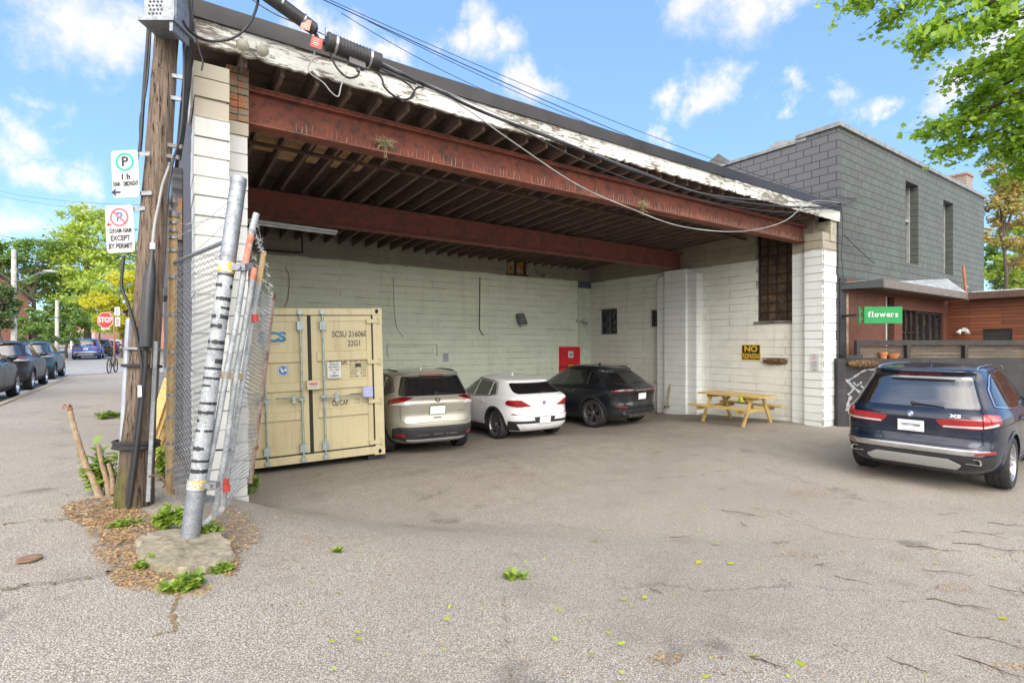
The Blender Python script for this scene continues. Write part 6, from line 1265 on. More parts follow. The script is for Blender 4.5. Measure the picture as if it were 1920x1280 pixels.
def d_park(m, ax, up, n, w, h):
    c = up*h*.255 - ax*.0; m.ring(c+n*.0035, ax, up, w*.345, w*.262, n*.001, 32, 2); m.text('P', c+n*.004, ax, up, w*.50, 1, bold=.02, n=n, xs=1.05); m.text('1 h', n*.004-up*h*.065, ax, up, h*.165, 1, bold=.045, n=n); m.text('10AM - 12MIDNIGHT', n*.004-up*h*.215, ax, up, h*.14, 1, xs=w*.93/(9.1*h*.14), bold=.03, n=n)
    m.prism([(-.055,0),(-.01,.04),(-.018,.01),(.03,.008),(.03,-.008),(-.018,-.01),(-.01,-.04)], n*.0036-ax*w*.33-up*h*.385, ax, up, n*.001, 1)
def d_nopark(m, ax, up, n, w, h):
    c = up*h*.245; m.text('P', c+n*.0036, ax, up, w*.46, 5, bold=.02, n=n); m.ring(c+n*.0035, ax, up, w*.33, w*.265, n*.002, 32, 3); m.obox(c+n*.005, (ax-up).normalized()*w*.28, (ax+up).normalized()*w*.035, n*.001, 3)
    m.prism([(-.022,0),(0,.022),(0,.008),(.022,.008),(.022,-.008),(0,-.008),(0,-.022)], n*.0036-ax*w*.38+up*h*.10, ax, up, n*.001, 4)
    m.text('12:01AM-10AM', n*.004-up*h*.04, ax, up, h*.135, 1, xs=w*.92/(7.1*h*.135), bold=.03, n=n); m.text('EXCEPT', n*.004-up*h*.20, ax, up, h*.15, 1, xs=.78, bold=.03, n=n); m.text('BY PERMIT', n*.004-up*h*.365, ax, up, h*.15, 1, xs=.72, bold=.03, n=n)
SD = pole_axis(250, 400)-.13
road_sign('parking_sign', 'white sign with green circled P reading 1 h on the wooden pole', ((215,284),(264,281),(257,369),(206,371)), SD, d_park)
road_sign('no_parking_sign', 'white sign with faded red crossed P reading EXCEPT BY PERMIT on the pole', ((202,387),(255,383),(248,473),(196,474)), SD, d_nopark)
# ------------------------------------------------------------------ leaning gate post, folded gate leaves, chain link
CB = G(352, 1022)
def slab():
    T = None; r = random.Random(6); c = G(345, 1040); m = MB(); pts = []
    for (px, py) in ((258,1043),(262,1022),(285,1010),(330,1003),(385,1002),(420,1018),(438,1042),(425,1062),(395,1075),(350,1082),(300,1072),(272,1060)): p = G(px, py); pts.append(p)
    q = curve(pts+[pts[0]], 4)[:-1]; pts = [p+V((r.gauss(0,.012), r.gauss(0,.012), 0)) for p in q]; n = len(pts); cen = sum(pts, V())/n; vs = []
    for (s, dz) in ((1.02,-.05),(1.0,.035),(.97,.055),(.75,.058),(.45,.06),(.2,.06)):
        for i, p in enumerate(pts): q = cen+(p-cen)*s; vs.append((q.x+r.uniform(-.01,.01), q.y+r.uniform(-.01,.01), gz(q.x,q.y)+dz+r.uniform(-.008,.008)))
    fs = [(k*n+i, k*n+(i+1)%n, (k+1)*n+(i+1)%n, (k+1)*n+i) for k in range(5) for i in range(n)] + [tuple(range(5*n, 6*n))]; m.add(vs, [f[::-1] for f in fs]); o = m.build('concrete_footing', CONC, smooth=40); tag(o, 'rough broken concrete footing under the leaning gate post', 'footing')
slab()
DB = CB.dot(FV)
def gp(px, py, d0=0., d1=0.):      # depth varies from d0 at the ground to d1 at the top
    k = (1020-py)/(1020-335); return atD(px, py, DB+lerp(d0, d1, k))
def gate_post():
    b = gp(354, 1022); t = gp(448, 335, 0, .30); T = thing('gate_post', 'fat leaning galvanised gate post with black tape rings on a footing', 'post', b); ax = (t-b); L = ax.length; ax.normalize()
    def at(py): k = (1022-py)/(1022-335); return ax*(L*k)
    m = MB(); m.tube([ax*-.05, at(910)], [.062,.062], 20); m.build('base_sleeve', GALV, T, smooth=40)
    m = MB(); m.tube([at(912), at(500)], [.056,.055], 20); m.build('tube', GALVW, T, smooth=40)
    m = MB(); m.tube([at(502), at(334)], [.057,.057], 20); m.build('upper_sleeve', GALV, T, smooth=40)
    for py, rr in ((1000,.0635),(960,.0635),(936,.064),(345,.060),(360,.059),(388,.059),(416,.059),(440,.059),(490,.060),(470,.059)): m = MB(); c = at(py); m.lathe([(rr-.004,-.006),(rr,-.004),(rr,.004),(rr-.004,.006)], c, ax, 20); m.build('weld_ring', GALV, T, smooth=40)
    m = MB(); m.lathe([(.057,-.035),(.067,-.033),(.067,.033),(.057,.035)], at(915), ax, 20); m.build('hinge_collar', two('worn_yellow_collar', (.66,.52,.16), (.45,.48,.50), 9, .42, .55, .5, .4), T, smooth=40)
    m = MB(); m.lathe([(.057,-.04),(.0605,-.04),(.0605,.04),(.057,.04)], at(512), ax, 20); m.build('yellow_band', two('worn_yellow_band', (.80,.45,.06), (.55,.57,.58), 12, .42, .5, .5), T, smooth=40)
    r = random.Random(8); tp = MB(); u = ax.orthogonal().normalized(); v = ax.cross(u)
    for py in (527, 548, 573, 590, 607, 625, 640, 655, 668, 690, 704, 722, 736, 752, 768, 785, 800, 818, 850, 872, 890):
        full = py in (527, 668, 768, 872) ; c = at(py); hh = r.uniform(.008,.016)
        for k in range(1 if full else 2):
            a0 = r.uniform(0, 6.28); sp = 6.28 if full else r.uniform(1.2, 2.6); N = 18; vs = []
            for i in range(N+1):
                a = a0+sp*i/N; d = u*cos(a)+v*sin(a); h0 = hh*(1+.4*r.uniform(-1,1)); vs += [c+d*.0568-ax*h0, c+d*.0568+ax*h0*(.8+.4*r.random())]
            tp.add(vs, [(2*i, 2*i+2, 2*i+3, 2*i+1) for i in range(N)])
    o = tp.build('tape_scraps', BLACK, T); o['kind'] = 'stuff'
    m = MB(); m.lathe([(.0,.0),(.052,.0),(.058,-.03)], at(334)+ax*.002, ax, 20); m.build('cap', GALV, T, smooth=40)
    for py in (915, 512):
        m = MB(); c = at(py); m.obox(c+RV*.10, RV*.055, FV*.03, (0,0,.022)); m.tube([c+RV*.11-FV*.05, c+RV*.11+FV*.05], .018, 8); m.build('hinge', GALV, T)
gate_post()
def chain(fn, nu, nv, r=.0024, name='mesh', par=None, mat=WIRE):
    # woven fabric: vertical zig-zag wires; fn(u, v) gives the surface, u and v in diamonds
    m = MB()
    for i in range(nu):
        pts = []
        for j in range(nv+1):
            z = .5 if j % 2 == 0 else -.5
            sgn = 1 if i % 2 == 0 else 1
            p = fn((i+.5+z*1.04)/nu, j/nv, .004 if j % 2 else -.004); pts.append(p)
        m.tube(pts, r, 4, caps=False)
    o = m.build(name, mat, par); o['kind'] = 'stuff' if False else 'thing'; del o['kind']; return o
def gate():
    # two galvanised leaves folded against the post
    T = thing('chain_link_gate', 'folded chain link gate of white pipes leaning on the post', 'gate', gp(400, 965, .0)); b = T.location
    def q(px, py, d): return atD(px, py, DB+d) - b
    A = [q(369,1002,.10), q(381,925,.12), q(410,784,.16), q(424,702,.18), q(443,605,.22), q(459,498,.26), q(468,458,.28)]
    m = MB(); m.tube(A, .0225, 10); m.build('gate_pipe', GALVW, T, smooth=50)
    m = MB(); m.tube([q(459.5,496,.26), q(471,440,.29)], .0245, 10); m.build('red_sleeve', plain('faded_red_paint', (.62,.20,.14), .6, var=.3, scale=15), T, smooth=50); m = MB(); m.tube([q(470,440,.29), q(481,400,.31)], .0245, 10); m.tube([q(472.5,432,.29), q(473.2,429,.29)], .0265, 10); m.build('top_extension', GALVW, T, smooth=50)
    m = MB(); m.tube([q(368.5,1004,.10), q(373,976,.11)], .0242, 10); m.build('pink_foot', plain('pink_paint', (.58,.32,.28), .6, var=.3, scale=15), T, smooth=50)
    Bp = [q(400,972,.22), q(405,945,.22), q(424,840,.24), q(442,705,.26), q(459,613,.28), q(474,520,.30)]
    m = MB(); m.tube(Bp, .0225, 10); m.build('gate_pipe', GALVW, T, smooth=50); m = MB(); m.tube([q(473,524,.30), q(477,502,.30)], .0245, 10); m.build('red_cap', plain('faded_red_paint', (.62,.20,.14), .6), T, smooth=50)
    Cp = [q(417,953,.34), q(424,905,.35), q(432,857,.35), q(455,715,.37), q(470,620,.40), q(486,530,.42)]
    m = MB(); m.tube(Cp, .021, 10); m.build('gate_pipe', GALVW, T, smooth=50); m = MB(); m.tube([q(485,534,.42), q(495,472,.44)], .022, 10); m.build('tan_extension', TANP, T, smooth=50)
    m = MB(); m.tube(curve([q(377,988,.13), q(388,978,.18), q(398,968,.22), q(410,962,.3), q(418,950,.34)], 5), .0215, 10); m.build('bottom_elbow', two('dirty_pipe', (.40,.37,.34), (.5,.52,.53), 12), T, smooth=50)
    for (a, c, mt) in (((419,703,.16),(452,706,.36), two('brass_clamp', (.45,.34,.18), (.32,.28,.22), 12)), ((455,500,.22),(470,498,.30), GALV), ((372,935,.08),(398,935,.22), GALV)):
        m = MB(); m.beam(q(*a), q(*c), .05, .045); m.build('clamp', mt, T)
    m = MB(); m.tube([q(385,845,.14), q(432,842,.34)], .007, 5); m.build('tie_rod', INK, T)
    for (px, py, d) in ((478,596,.38),(425,915,.32),(423,903,.33)):
        m = MB(); c = q(px, py, d); m.obox(c, RV*.018, FV*.02, (0,0,.026)); m.build('latch', plain('red_latch', (.50,.06,.05), .5), T)
    # mesh from pipe C to the far edge, and barbed wire above
    def far(v): return lerp3((470,905,1.28), (492,735,1.10), (513,555,.95), v)
    def lerp3(a, c, e, v): 
        return tuple(lerp(a[i], c[i], v*2) if v < .5 else lerp(c[i], e[i], v*2-1) for i in range(3))
    def near(v): return lerp3((418,960,.36), (455,715,.39), (485,532,.44), v)
    def fn(u, v, o):
        a = near(v); e = far(v); d = lerp(a[2], e[2], u); px = lerp(a[0], e[0], u); py = lerp(a[1], e[1], u) + 14*sin(pi*u)*(v-.5); return q(px+2.2*sin(v*9)*sin(pi*u), py, d+o+.05*sin(pi*u)*sin(v*7))
    chain(fn, 12, 96, .0040, 'mesh', T)
    m = MB(); m.tube([q(*far(i/6)) for i in range(7)], .017, 8); m.build('edge_post', rusty('rusty_edge_post', (.26,.13,.08), (.30,.27,.24), (.14,.08,.06)), T, smooth=50); 
    m = MB(); m.tube([q(512,562,.95), q(512.5,550,.95)], .024, 8); m.build('post_cap', RUSTD, T)
    for (p0, p1) in (((480,405,.31),(512,553,.95)), ((476,428,.30),(495,480,.44)), ((472,470,.29),(513,560,.95))):
        m = MB(); a, c = q(*p0), q(*p1); pts = [a.lerp(c, i/20)+V((.004*sin(i*2),.004*cos(i*3),.004*sin(i*2.3)-.02*sin(pi*i/20))) for i in range(21)]; m.tube(pts, .0022, 4); 
        for k in range(2, 20, 3): d = V((.02,.01,.018)); m.tube([pts[k]-d, pts[k]+d], .0018, 4); d = V((-.018,.01,.018)); m.tube([pts[k]-d, pts[k]+d], .0018, 4)
        m.build('barbed_wire', WIRE, T)
gate()
def link_fence():
    base = G(319, 925); D1 = base.dot(FV); T = thing('chain_link_fence', 'short chain link fence panel between the tan post and the leaning gate post', 'fence', base); b = base
    def q(px, py, D): return atD(px, py, D) - b
    m = MB(); m.tube([q(318,932,D1), q(321,700,D1), q(325,405,D1+.02)], [.040,.040,.040], 12); m.build('end_post', TANP, T, smooth=50)
    m = MB(); c = q(325.2,404,D1+.02); m.lathe([(.040,-.02),(.055,-.02),(.055,.035),(.03,.045),(.02,.06),(.022,.075),(.045,.12),(.030,.165),(.012,.22),(0,.235)], c, (0,0,1), 12); m.build('finial', plain('dark_galvanised_cap', (.22,.21,.20), .5, .6), T, smooth=30)
    for py in (418, 433, 446, 470, 520, 590, 660, 690, 740, 780, 830, 880): m = MB(); c = q(lerp(318,325,(930-py)/520), py, D1); m.lathe([(.040,-.012),(.0445,-.010),(.0445,.010),(.040,.012)], c, (0,0,1), 12); m.build('tension_band', GALV, T, smooth=40)
    m = MB(); a = q(328,492,D1-.02); e = q(424,452,DB+.34); m.tube([a, e], .018, 8); m.build('top_rail', GALV, T, smooth=50)
    def fn(u, v, o):
        x0 = lerp(321,329,v); y0 = lerp(918,490,v); x1 = lerp(374,424,v); y1 = lerp(905,452,v); D = lerp(D1-.02, DB+lerp(.18,.32,v), u); return q(lerp(x0,x1,u), lerp(y0,y1,u), D+o-.03*sin(pi*u))
    chain(fn, 12, 76, .0044, 'mesh', T)
    for (a, e) in (((328,420),(430,398)), ((330,445),(436,372)), ((328,497),(431,410))):
        m = MB(); p, s = q(*a, D1), q(*e, DB+.32); pts = [p.lerp(s, i/20)-V((0,0,.03*sin(pi*i/20))) for i in range(21)]; m.tube(pts, .0022, 4)
        for k in range(2, 20, 4): d = V((.018,.01,.018)); m.tube([pts[k]-d, pts[k]+d], .0018, 4)
        m.build('barbed_wire', WIRE, T)
link_fence()
def slats():
    b = G(300, 893); T = thing('lattice_panel', 'raw pine slat panels leaning between the pole and the dark wall', 'panel', b); D = b.dot(FV)
    def q(px, py, d=0.): return atD(px, py, D+d) - b
    for k, (a, e) in enumerate((((284,822),(316,724)),((289,836),(319,742)),((282,806),(313,708)),((284,874),(312,800)),((290,878),(317,808)),((296,880),(320,818)))):
        m = MB(); m.beam(q(*a, .02*k-.12), q(*e, .02+.02*k), .05, .018, up=FV); m.build('slat', PINE2, T)
    m = MB(); m.beam(q(296,798,.0), q(325,802,.1), .07, .03); m.build('rail', PINE2, T)
    m = MB(); m.beam(q(300,768,.16), q(316,775,.2), .05, .03); m.build('rail', PINE2, T)
slats()
def stems():
    T = thing('tree_stump', 'three cut bare stems sprouting from the pavement beside the pole', 'stump', G(193, 930)); b = T.location; D = b.dot(FV)
    def q(px, py, d=0.): return atD(px, py, D+d) - b
    for pts, rs in (([(190,942),(178,905),(160,870),(146,825),(136,790),(131,768),(128,760)], [.040,.030,.027,.025,.022,.021,.022]), ([(206,935),(200,900),(190,865),(184,833)], [.028,.023,.019,.017]), ([(212,925),(210,895),(203,868)], [.022,.018,.015])):
        m = MB(); c = curve([q(x, y) for x, y in pts], 5); rr = [lerp(rs[int(i/5)], rs[min(len(rs)-1, int(i/5)+1)], (i%5)/5)*(1+.06*sin(i*1.7)) for i in range(len(c))]; m.tube(c, rr, 12); m.build('stem', STEM, T, smooth=60)
    m = MB(); r = random.Random(3); c = q(126, 764, -.02)
    for k in range(16): p = c+V((r.uniform(-.05,.05), r.uniform(-.03,.03), r.uniform(-.02,.03))); d = V((r.uniform(-1,1), r.uniform(-1,1), r.uniform(-.5,1))).normalized()*.016; e = d.cross(V((.3,.5,.8))).normalized()*.010; m.add([p-d, p+e, p+d, p-e], [(0,1,2,3)])
    m.build('red_buds', plain('red_bud', (.55,.07,.05), .6), T)
stems()
# ------------------------------------------------------------------ aerial cables and the splice closure in front of the fascia
CY = FY-.42
def c_(px, py, y=CY): return atY(px, py, y)
def cables():
    a = c_(612, 78); b = c_(712, 118); ax = (b-a); L = ax.length; ax.normalize(); T = thing('splice_closure', 'black ribbed cable splice closure hanging before the peeling fascia', 'cable box', a)
    R = .093; prof = [(0,-.01),(R*.9,-.01),(R*1.08,.0),(R*1.08,.03)]; k = .035
    while k < L-.05: prof += [(R, k), (R, k+.018), (R*1.07, k+.021), (R*1.07, k+.028), (R, k+.031)]; k += .036
    prof += [(R*1.05, L-.02), (R*1.05, L), (R*.8, L+.01), (0, L+.01)]; m = MB(); m.lathe(prof, (0,0,0), ax, 28); m.build('ribbed_body', plain('ribbed_black_plastic', (.035,.035,.037), .5, var=.15), T, smooth=35)
    for s in (.16, .80): m = MB(); m.lathe([(R*1.06,-.014),(R*1.11,-.012),(R*1.11,.012),(R*1.06,.014)], ax*L*s, ax, 28); m.build('steel_band', ALU, T, smooth=40)
    m = MB(); q = ax*L*.55-V((0,0,R+.02)); m.obox(q, ax*.09, V((0,.04,0)), (0,0,.035)); m.obox(q+ax*.02-V((0,0,.055)), ax*.015, V((0,.02,0)), (0,0,.025)); m.build('mounting_foot', plain('grey_plastic', (.12,.12,.12), .5), T)
    m = MB(); m.obox(V((0,0,R)), ax*.012, V((0,.02,0)), (0,0,.05)); m.build('lug', GALV, T)
    # thick duct ending before the closure
    p0, p1 = c_(395, -95, CY-.15), c_(589, 55); T = thing('cable_duct', 'thick black cable duct slanting down from above the picture to the closure', 'cable', p1); m = MB(); q = p0-p1; m.tube([q, q*.5+V((0,0,-.02)), (0,0,0)], [.072,.072,.068], 16); m.tube([(0,0,0), -q.normalized()*.03], [.068,.03], 16); m.build('duct', plain('dull_black_duct', (.04,.04,.042), .45, var=.25, scale=4), T, smooth=40)
    for s in (.12, .35): m = MB(); m.lathe([(.072,-.01),(.077,-.008),(.077,.008),(.072,.01)], q*s, q, 16); m.build('tie_band', ALU, T, smooth=40)
    for (px, py, w, lab) in ((574, 48, .045, 'faded red tag tied to the end of the thick black duct'), (594, 82, .055, 'bright red tag hanging below the cable by the closure')):
        t = thing('cable_tag', lab, 'tag', c_(px, py, CY-.06), rot=Euler((0,R_(12),R_(-20)))); m = MB(); m.box((-w,-.02,-.055),(w,-.015,.055)); m.add([(-w,-.02,-.055),(-w,.03,-.05),(-w,.03,.05),(-w,-.02,.055)], [(0,1,2,3)]); m.build('tag_sheet', plain('red_tag' if py > 60 else 'faded_red_tag', (.75,.05,.03) if py > 60 else (.72,.22,.16), .5), t)
        m = MB(); 
        for k in range(4): m.box((-w*.7,-.0225,.03-k*.02),(w*.6-.01*(k%2),-.0205,.036-k*.02))
        m.build('printed_lines', plain('tag_print', (.85,.5,.45), .6), t)
    n = 0
    def cab(name, lab, pts, r, mat=CABLE, k=8):
        t = MB(); P = curve([V(p) for p in pts], k); t.tube(P, r, 6); o = t.build(name, mat, smooth=60); tag(o, lab, 'cable', 'overhead cables')
    cab('bundle_cable', 'black cable bundle running from the closure along the fascia to the grey building', [c_(590,62), c_(612,84), c_(712,122), c_(800,160), c_(900,208), c_(1040,262), c_(1200,325), c_(1350,372), c_(1480,388), c_(1576,388, FY-.05)], .020)
    cab('bundle_cable', 'thin steel messenger strand above the black bundle on the fascia', [c_(400,-60), c_(500,18), c_(600,62), c_(712,116), c_(800,157), c_(1040,258), c_(1200,321), c_(1350,368), c_(1576,383, FY-.05)], .007, GALV)
    cab('bundle_cable', 'grey cable drooping below the red beam and up to the right end of the fascia', [c_(780,158), c_(860,195), c_(960,265), c_(1080,345), c_(1180,390), c_(1280,425), c_(1390,434), c_(1470,415), c_(1520,378), c_(1574,380, FY-.05)], .009, CABLEG)
    cab('bundle_cable', 'dark cable sagging just under the fascia towards the right end', [c_(800,162), c_(960,235), c_(1100,305), c_(1250,360), c_(1380,388), c_(1480,398), c_(1530,392), c_(1575,392, FY-.05)], .010)
    cab('loop_cable', 'black cable loop hanging from the closure in front of the fascia', [c_(618,98), c_(630,125), c_(650,145), c_(668,144), c_(674,135)], .011)
    cab('loop_cable', 'black twisted cable loop drooping right of the closure', [c_(706,135), c_(716,148), c_(722,165), c_(745,184), c_(765,186), c_(775,175), c_(782,165), c_(797,163)], .012)
    cab('loop_cable', 'second black cable loop crossing the twisted loop right of the closure', [c_(708,126), c_(735,140), c_(760,155), c_(775,168), c_(776,180), c_(768,186)], .010)
    cab('drop_wire', 'thin grey wire dangling from the red tag and back up to the closure', [c_(590,92), c_(588,108), c_(578,126), c_(584,140), c_(606,155), c_(620,172), c_(634,181), c_(640,160), c_(650,135)], .007, CABLEG)
    cab('loop_cable', 'big black cable loop across the left end of the fascia by the pole', [c_(342,38,CY-.25), c_(352,55,CY-.2), c_(375,72,CY-.1), c_(405,78), c_(440,70), c_(465,48), c_(480,18), c_(484,-10), c_(480,-60)], .013)
    cab('wall_cable', 'black cable dropping down the corner of the pier from the roof', [c_(356,-30), c_(360,20), c_(366,60), c_(374,95), c_(380,115), c_(378,132)], .008)
    cab('wall_cable', 'thick black cable strapped down the dark wall beside the pole', [c_(352,-40,CY), c_(357,60,CY+.1), c_(352,150,CY+.25), c_(342,240,CY+.4), c_(333,300,CY+.5)], .03, CABLE)
    for k, (p, q) in enumerate((((596,-5),(1420,350)), ((606,-5),(1560,375)), ((640,25),(1100,235)), ((690,40),(1530,382)))):
        a = atD(p[0], p[1], 8.5); b = atX(q[0], q[1], 14.05) if k != 2 else atY(q[0], q[1], FY+2); t = MB(); t.tube(sag(a, b, .12+.05*k, 20), .006 if k else .009, 5); o = t.build('service_wire', CABLE); tag(o, ['upper black service wire crossing the sky above the flashing', 'lower black service wire crossing the sky above the flashing', 'short faint wire just over the roof flashing', 'lowest service wire dropping to the grey building corner'][k], 'cable', 'wires in the sky')
    # untidy wires at the grey building corner
    for k, pts in enumerate(([(1500,384),(1530,376),(1560,370),(1600,372),(1612,370)], [(1540,392),(1560,378),(1580,384),(1600,378)], [(1576,380),(1580,420),(1578,480),(1581,520)], [(1582,440),(1600,458),(1625,482),(1640,494)])):
        t = MB(); t.tube(curve([atY(x, y, FY-.06-.02*k) for x, y in pts], 6), .009, 5); o = t.build('wall_cable', CABLE); tag(o, ['tangled black wire at the corner of the grey building', 'short curled wire at the corner of the grey building', 'black cable running down the corner between pier and grey wall', 'thin black wire slanting over the grey front wall'][k], 'cable', 'wires on the grey building')
    m = MB(); q = atY(1562, 384, FY-.04); m.box((q.x-.12, q.y-.02, q.z-.06), (q.x+.12, q.y+.05, q.z+.06)); o = m.build('junction_box', plain('pale_box', (.40,.42,.45), .5)); tag(o, 'small grey junction box at the right end of the fascia', 'box')
cables()
# ------------------------------------------------------------------ trees
def leaf_quads(m, p, r, s, nrm=None, asp=.62):
    d = V((r.gauss(0,1), r.gauss(0,1), r.gauss(0,.7))).normalized(); e = d.cross(V((r.gauss(0,1), r.gauss(0,1), r.gauss(0,1)))).normalized()*s*asp*.5; d = d*s*.5
    n = d.cross(e).normalized()*s*.12
    m.v += [tuple(p-d), tuple(p+e+n), tuple(p+d), tuple(p-e+n)]; o = len(m.v); m.f.append((o-4, o-3, o-2, o-1)); m.m.append(0)
def crown(m, clumps, n, s, r, spread=1.):
    tot = sum(c[1][0]*c[1][1] for c in clumps)
    for (c, rad) in clumps:
        k = int(n*rad[0]*rad[1]/tot); c = V(c)
        subs = []
        for _ in range(max(4, int(rad[0]*rad[1]*3.0)+5)):
            d = V((r.gauss(0,1), r.gauss(0,1), r.gauss(0,1))).normalized(); q = r.uniform(.55, 1.0); subs.append((c+V((d.x*rad[0]*q, d.y*rad[0]*q, d.z*rad[1]*q)), r.uniform(.16,.34)*min(rad)))
        for _ in range(k):
            sc, sr = subs[r.randrange(len(subs))]; leaf_quads(m, sc+V((r.gauss(0,sr), r.gauss(0,sr), r.gauss(0,sr*.62))), r, s*r.uniform(.6,1.3))
def tree(name, label, base, h, clumps, n, s, leaf, trunk_r=.22, seed=1, group=None, bark=BARK, limbs=True):
    T = thing(name, label, 'tree', base, group=group); r = random.Random(seed); m = MB(); top = V((0,0,0))
    tp = [V((0,0,-.3)), V((r.uniform(-.1,.1), r.uniform(-.1,.1), h*.18)), V((r.uniform(-.3,.3), r.uniform(-.3,.3), h*.42)), V((r.uniform(-.5,.5), r.uniform(-.5,.5), h*.72))]; P = curve(tp, 6); m.tube(P, [lerp(trunk_r, trunk_r*.25, i/(len(P)-1)) for i in range(len(P))], 10)
    if limbs:
        for (c, rad) in clumps:
            c = V(c); z0 = max(h*.15, min(c.z-.5, h*.6)); st = P[min(len(P)-1, int(len(P)*min(.95, z0/(h*.75))))]; mid = (st+c)/2+V((r.uniform(-.3,.3), r.uniform(-.3,.3), .25)); q = curve([st, mid, c], 5); m.tube(q, [lerp(trunk_r*.42, trunk_r*.08, i/(len(q)-1)) for i in range(len(q))], 6)
            for _ in range(5): d = V((r.gauss(0,1), r.gauss(0,1), r.gauss(0,.8))).normalized(); a = q[r.randrange(4, len(q))]; b = a+V((d.x*rad[0], d.y*rad[0], d.z*rad[1]))*.9; m.tube([a, (a+b)/2+V((0,0,.1)), b], [trunk_r*.12, trunk_r*.08, trunk_r*.03], 5)
    m.build('trunk', bark, T, smooth=60)
    m = MB(); crown(m, clumps, n, s, r); m.build('crown', leaf, T); return T
def px_clumps(base, D, items):       # clumps placed where the crown stands, from its silhouette at distance D
    out = []; 
    for (px, py, rx, ry, dd) in items: p = atD(px, py, D+dd); out.append((p-base, (rx*D/F, ry*D/F)))
    return out
def left_trees():
    def T_(name, lab, bx, D, items, n, s, leaf, seed, h=None, tr=.25, dz=0.):
        p = atD(bx, 640, D); b = V((p.x, p.y, rz(0, p.y)+.05+dz)); cl = px_clumps(b, D, items); hh = h or max(c[0].z for c in cl)*1.05; tree(name, lab, b, hh, cl, n, s, leaf, tr, seed, 'trees along the street')
    T_('street_tree', 'tall yellow green spring tree rising highest behind the stop sign', 165, 52, [(168,430,42,36,0),(130,460,36,36,1),(205,460,40,40,-1),(160,505,52,40,0),(120,545,40,36,1),(215,525,40,40,-2),(175,560,48,34,-3),(235,480,34,44,0),(140,400,22,18,0),(190,412,24,20,0),(100,500,26,30,2)], 15000, .34, LEAF_SPR, 3, tr=.35)
    T_('street_tree', 'golden green tree with low branches just left of the pole', 232, 44, [(225,560,36,22,0),(190,575,30,16,-1),(165,560,22,16,0),(240,530,26,26,0),(205,600,26,14,-1),(250,590,22,26,0),(225,625,20,16,0)], 7000, .28, LEAF_GOLD, 5, tr=.22)
    T_('street_tree', 'spreading mid green tree with bare limbs behind the brick house', 62, 50, [(20,470,42,26,0),(65,480,34,30,1),(95,470,26,26,0),(40,520,46,30,2),(90,540,36,34,1),(-20,480,36,34,0),(10,560,32,26,2),(120,580,24,26,0)], 9000, .32, LEAF_MID, 7, tr=.35)
    T_('street_tree', 'dark leafy tree before the brick house at the far left', 5, 33, [(0,560,26,30,0),(-28,550,30,36,0),(12,585,16,20,0),(-5,600,26,20,0)], 5000, .20, LEAF_DK, 9, tr=.2)
    T_('street_tree', 'round dark green bush tree between the white poles', 60, 38, [(58,605,20,18,0),(45,620,16,14,0),(75,615,16,18,0),(60,585,12,10,0)], 4200, .18, LEAF_MID, 11, tr=.12)
    T_('street_tree', 'bushy green tree behind the second white pole', 125, 46, [(100,610,24,22,0),(130,600,22,24,0),(150,612,18,20,0),(112,580,24,22,1),(85,590,18,20,0)], 5500, .24, LEAF_MID, 13, tr=.14)
    T_('street_tree', 'distant pale green tree above the far end of the street', 185, 80, [(165,605,20,18,0),(190,600,22,22,0),(215,605,20,20,0),(150,590,20,16,0)], 3500, .35, LEAF_SPR, 15, tr=.2)
    m = MB(); r = random.Random(4)
    for k in range(4200):
        x = r.uniform(20, 150); b = r.uniform(0,1); p = atD(x, 634+8*r.random()-(4*sin(x*.2)), 42+r.uniform(-1,1)); leaf_quads(m, p, r, .16)
    o = m.build('hedge', LEAF_DK); tag(o, 'low clipped hedge along the far side of the road', 'hedge')
left_trees()
def right_trees():
    def T_(lab, bx, by, D, items, n, s, leaf, seed, tr=.2, h=None):
        p = atD(bx, by, D); b = p; cl = px_clumps(b, D, items); tree('yard_tree', lab, b, h or max(c[0].z for c in cl)*1.02, cl, n, s, leaf, tr, seed, 'trees behind the grey building')
    T_('tan leafed spring tree with a dark trunk beyond the grey building', 1885, 660, 30, [(1870,330,28,30,0),(1900,370,30,34,0),(1865,400,24,26,0),(1910,440,26,30,0),(1935,330,30,40,0),(1880,300,22,16,0),(1860,440,18,22,0),(1925,480,26,30,1)], 5200, .22, LEAF_TAN, 21, .16)
    T_('yellow green tree at the right edge behind the shop roof', 1930, 660, 33, [(1915,400,26,40,0),(1940,460,34,50,0),(1900,490,26,34,0),(1870,515,28,22,0),(1925,540,30,24,0),(1960,350,40,60,0)], 7000, .24, LEAF_SPR, 23, .2)
    T_('dark green bank of leaves low behind the shop roof', 1860, 640, 36, [(1860,500,26,30,0),(1890,525,34,24,0),(1920,510,34,34,0),(1950,490,30,40,0),(1850,470,12,26,0),(1880,450,20,30,2)], 6500, .24, LEAF_MID, 25, .15)
right_trees()
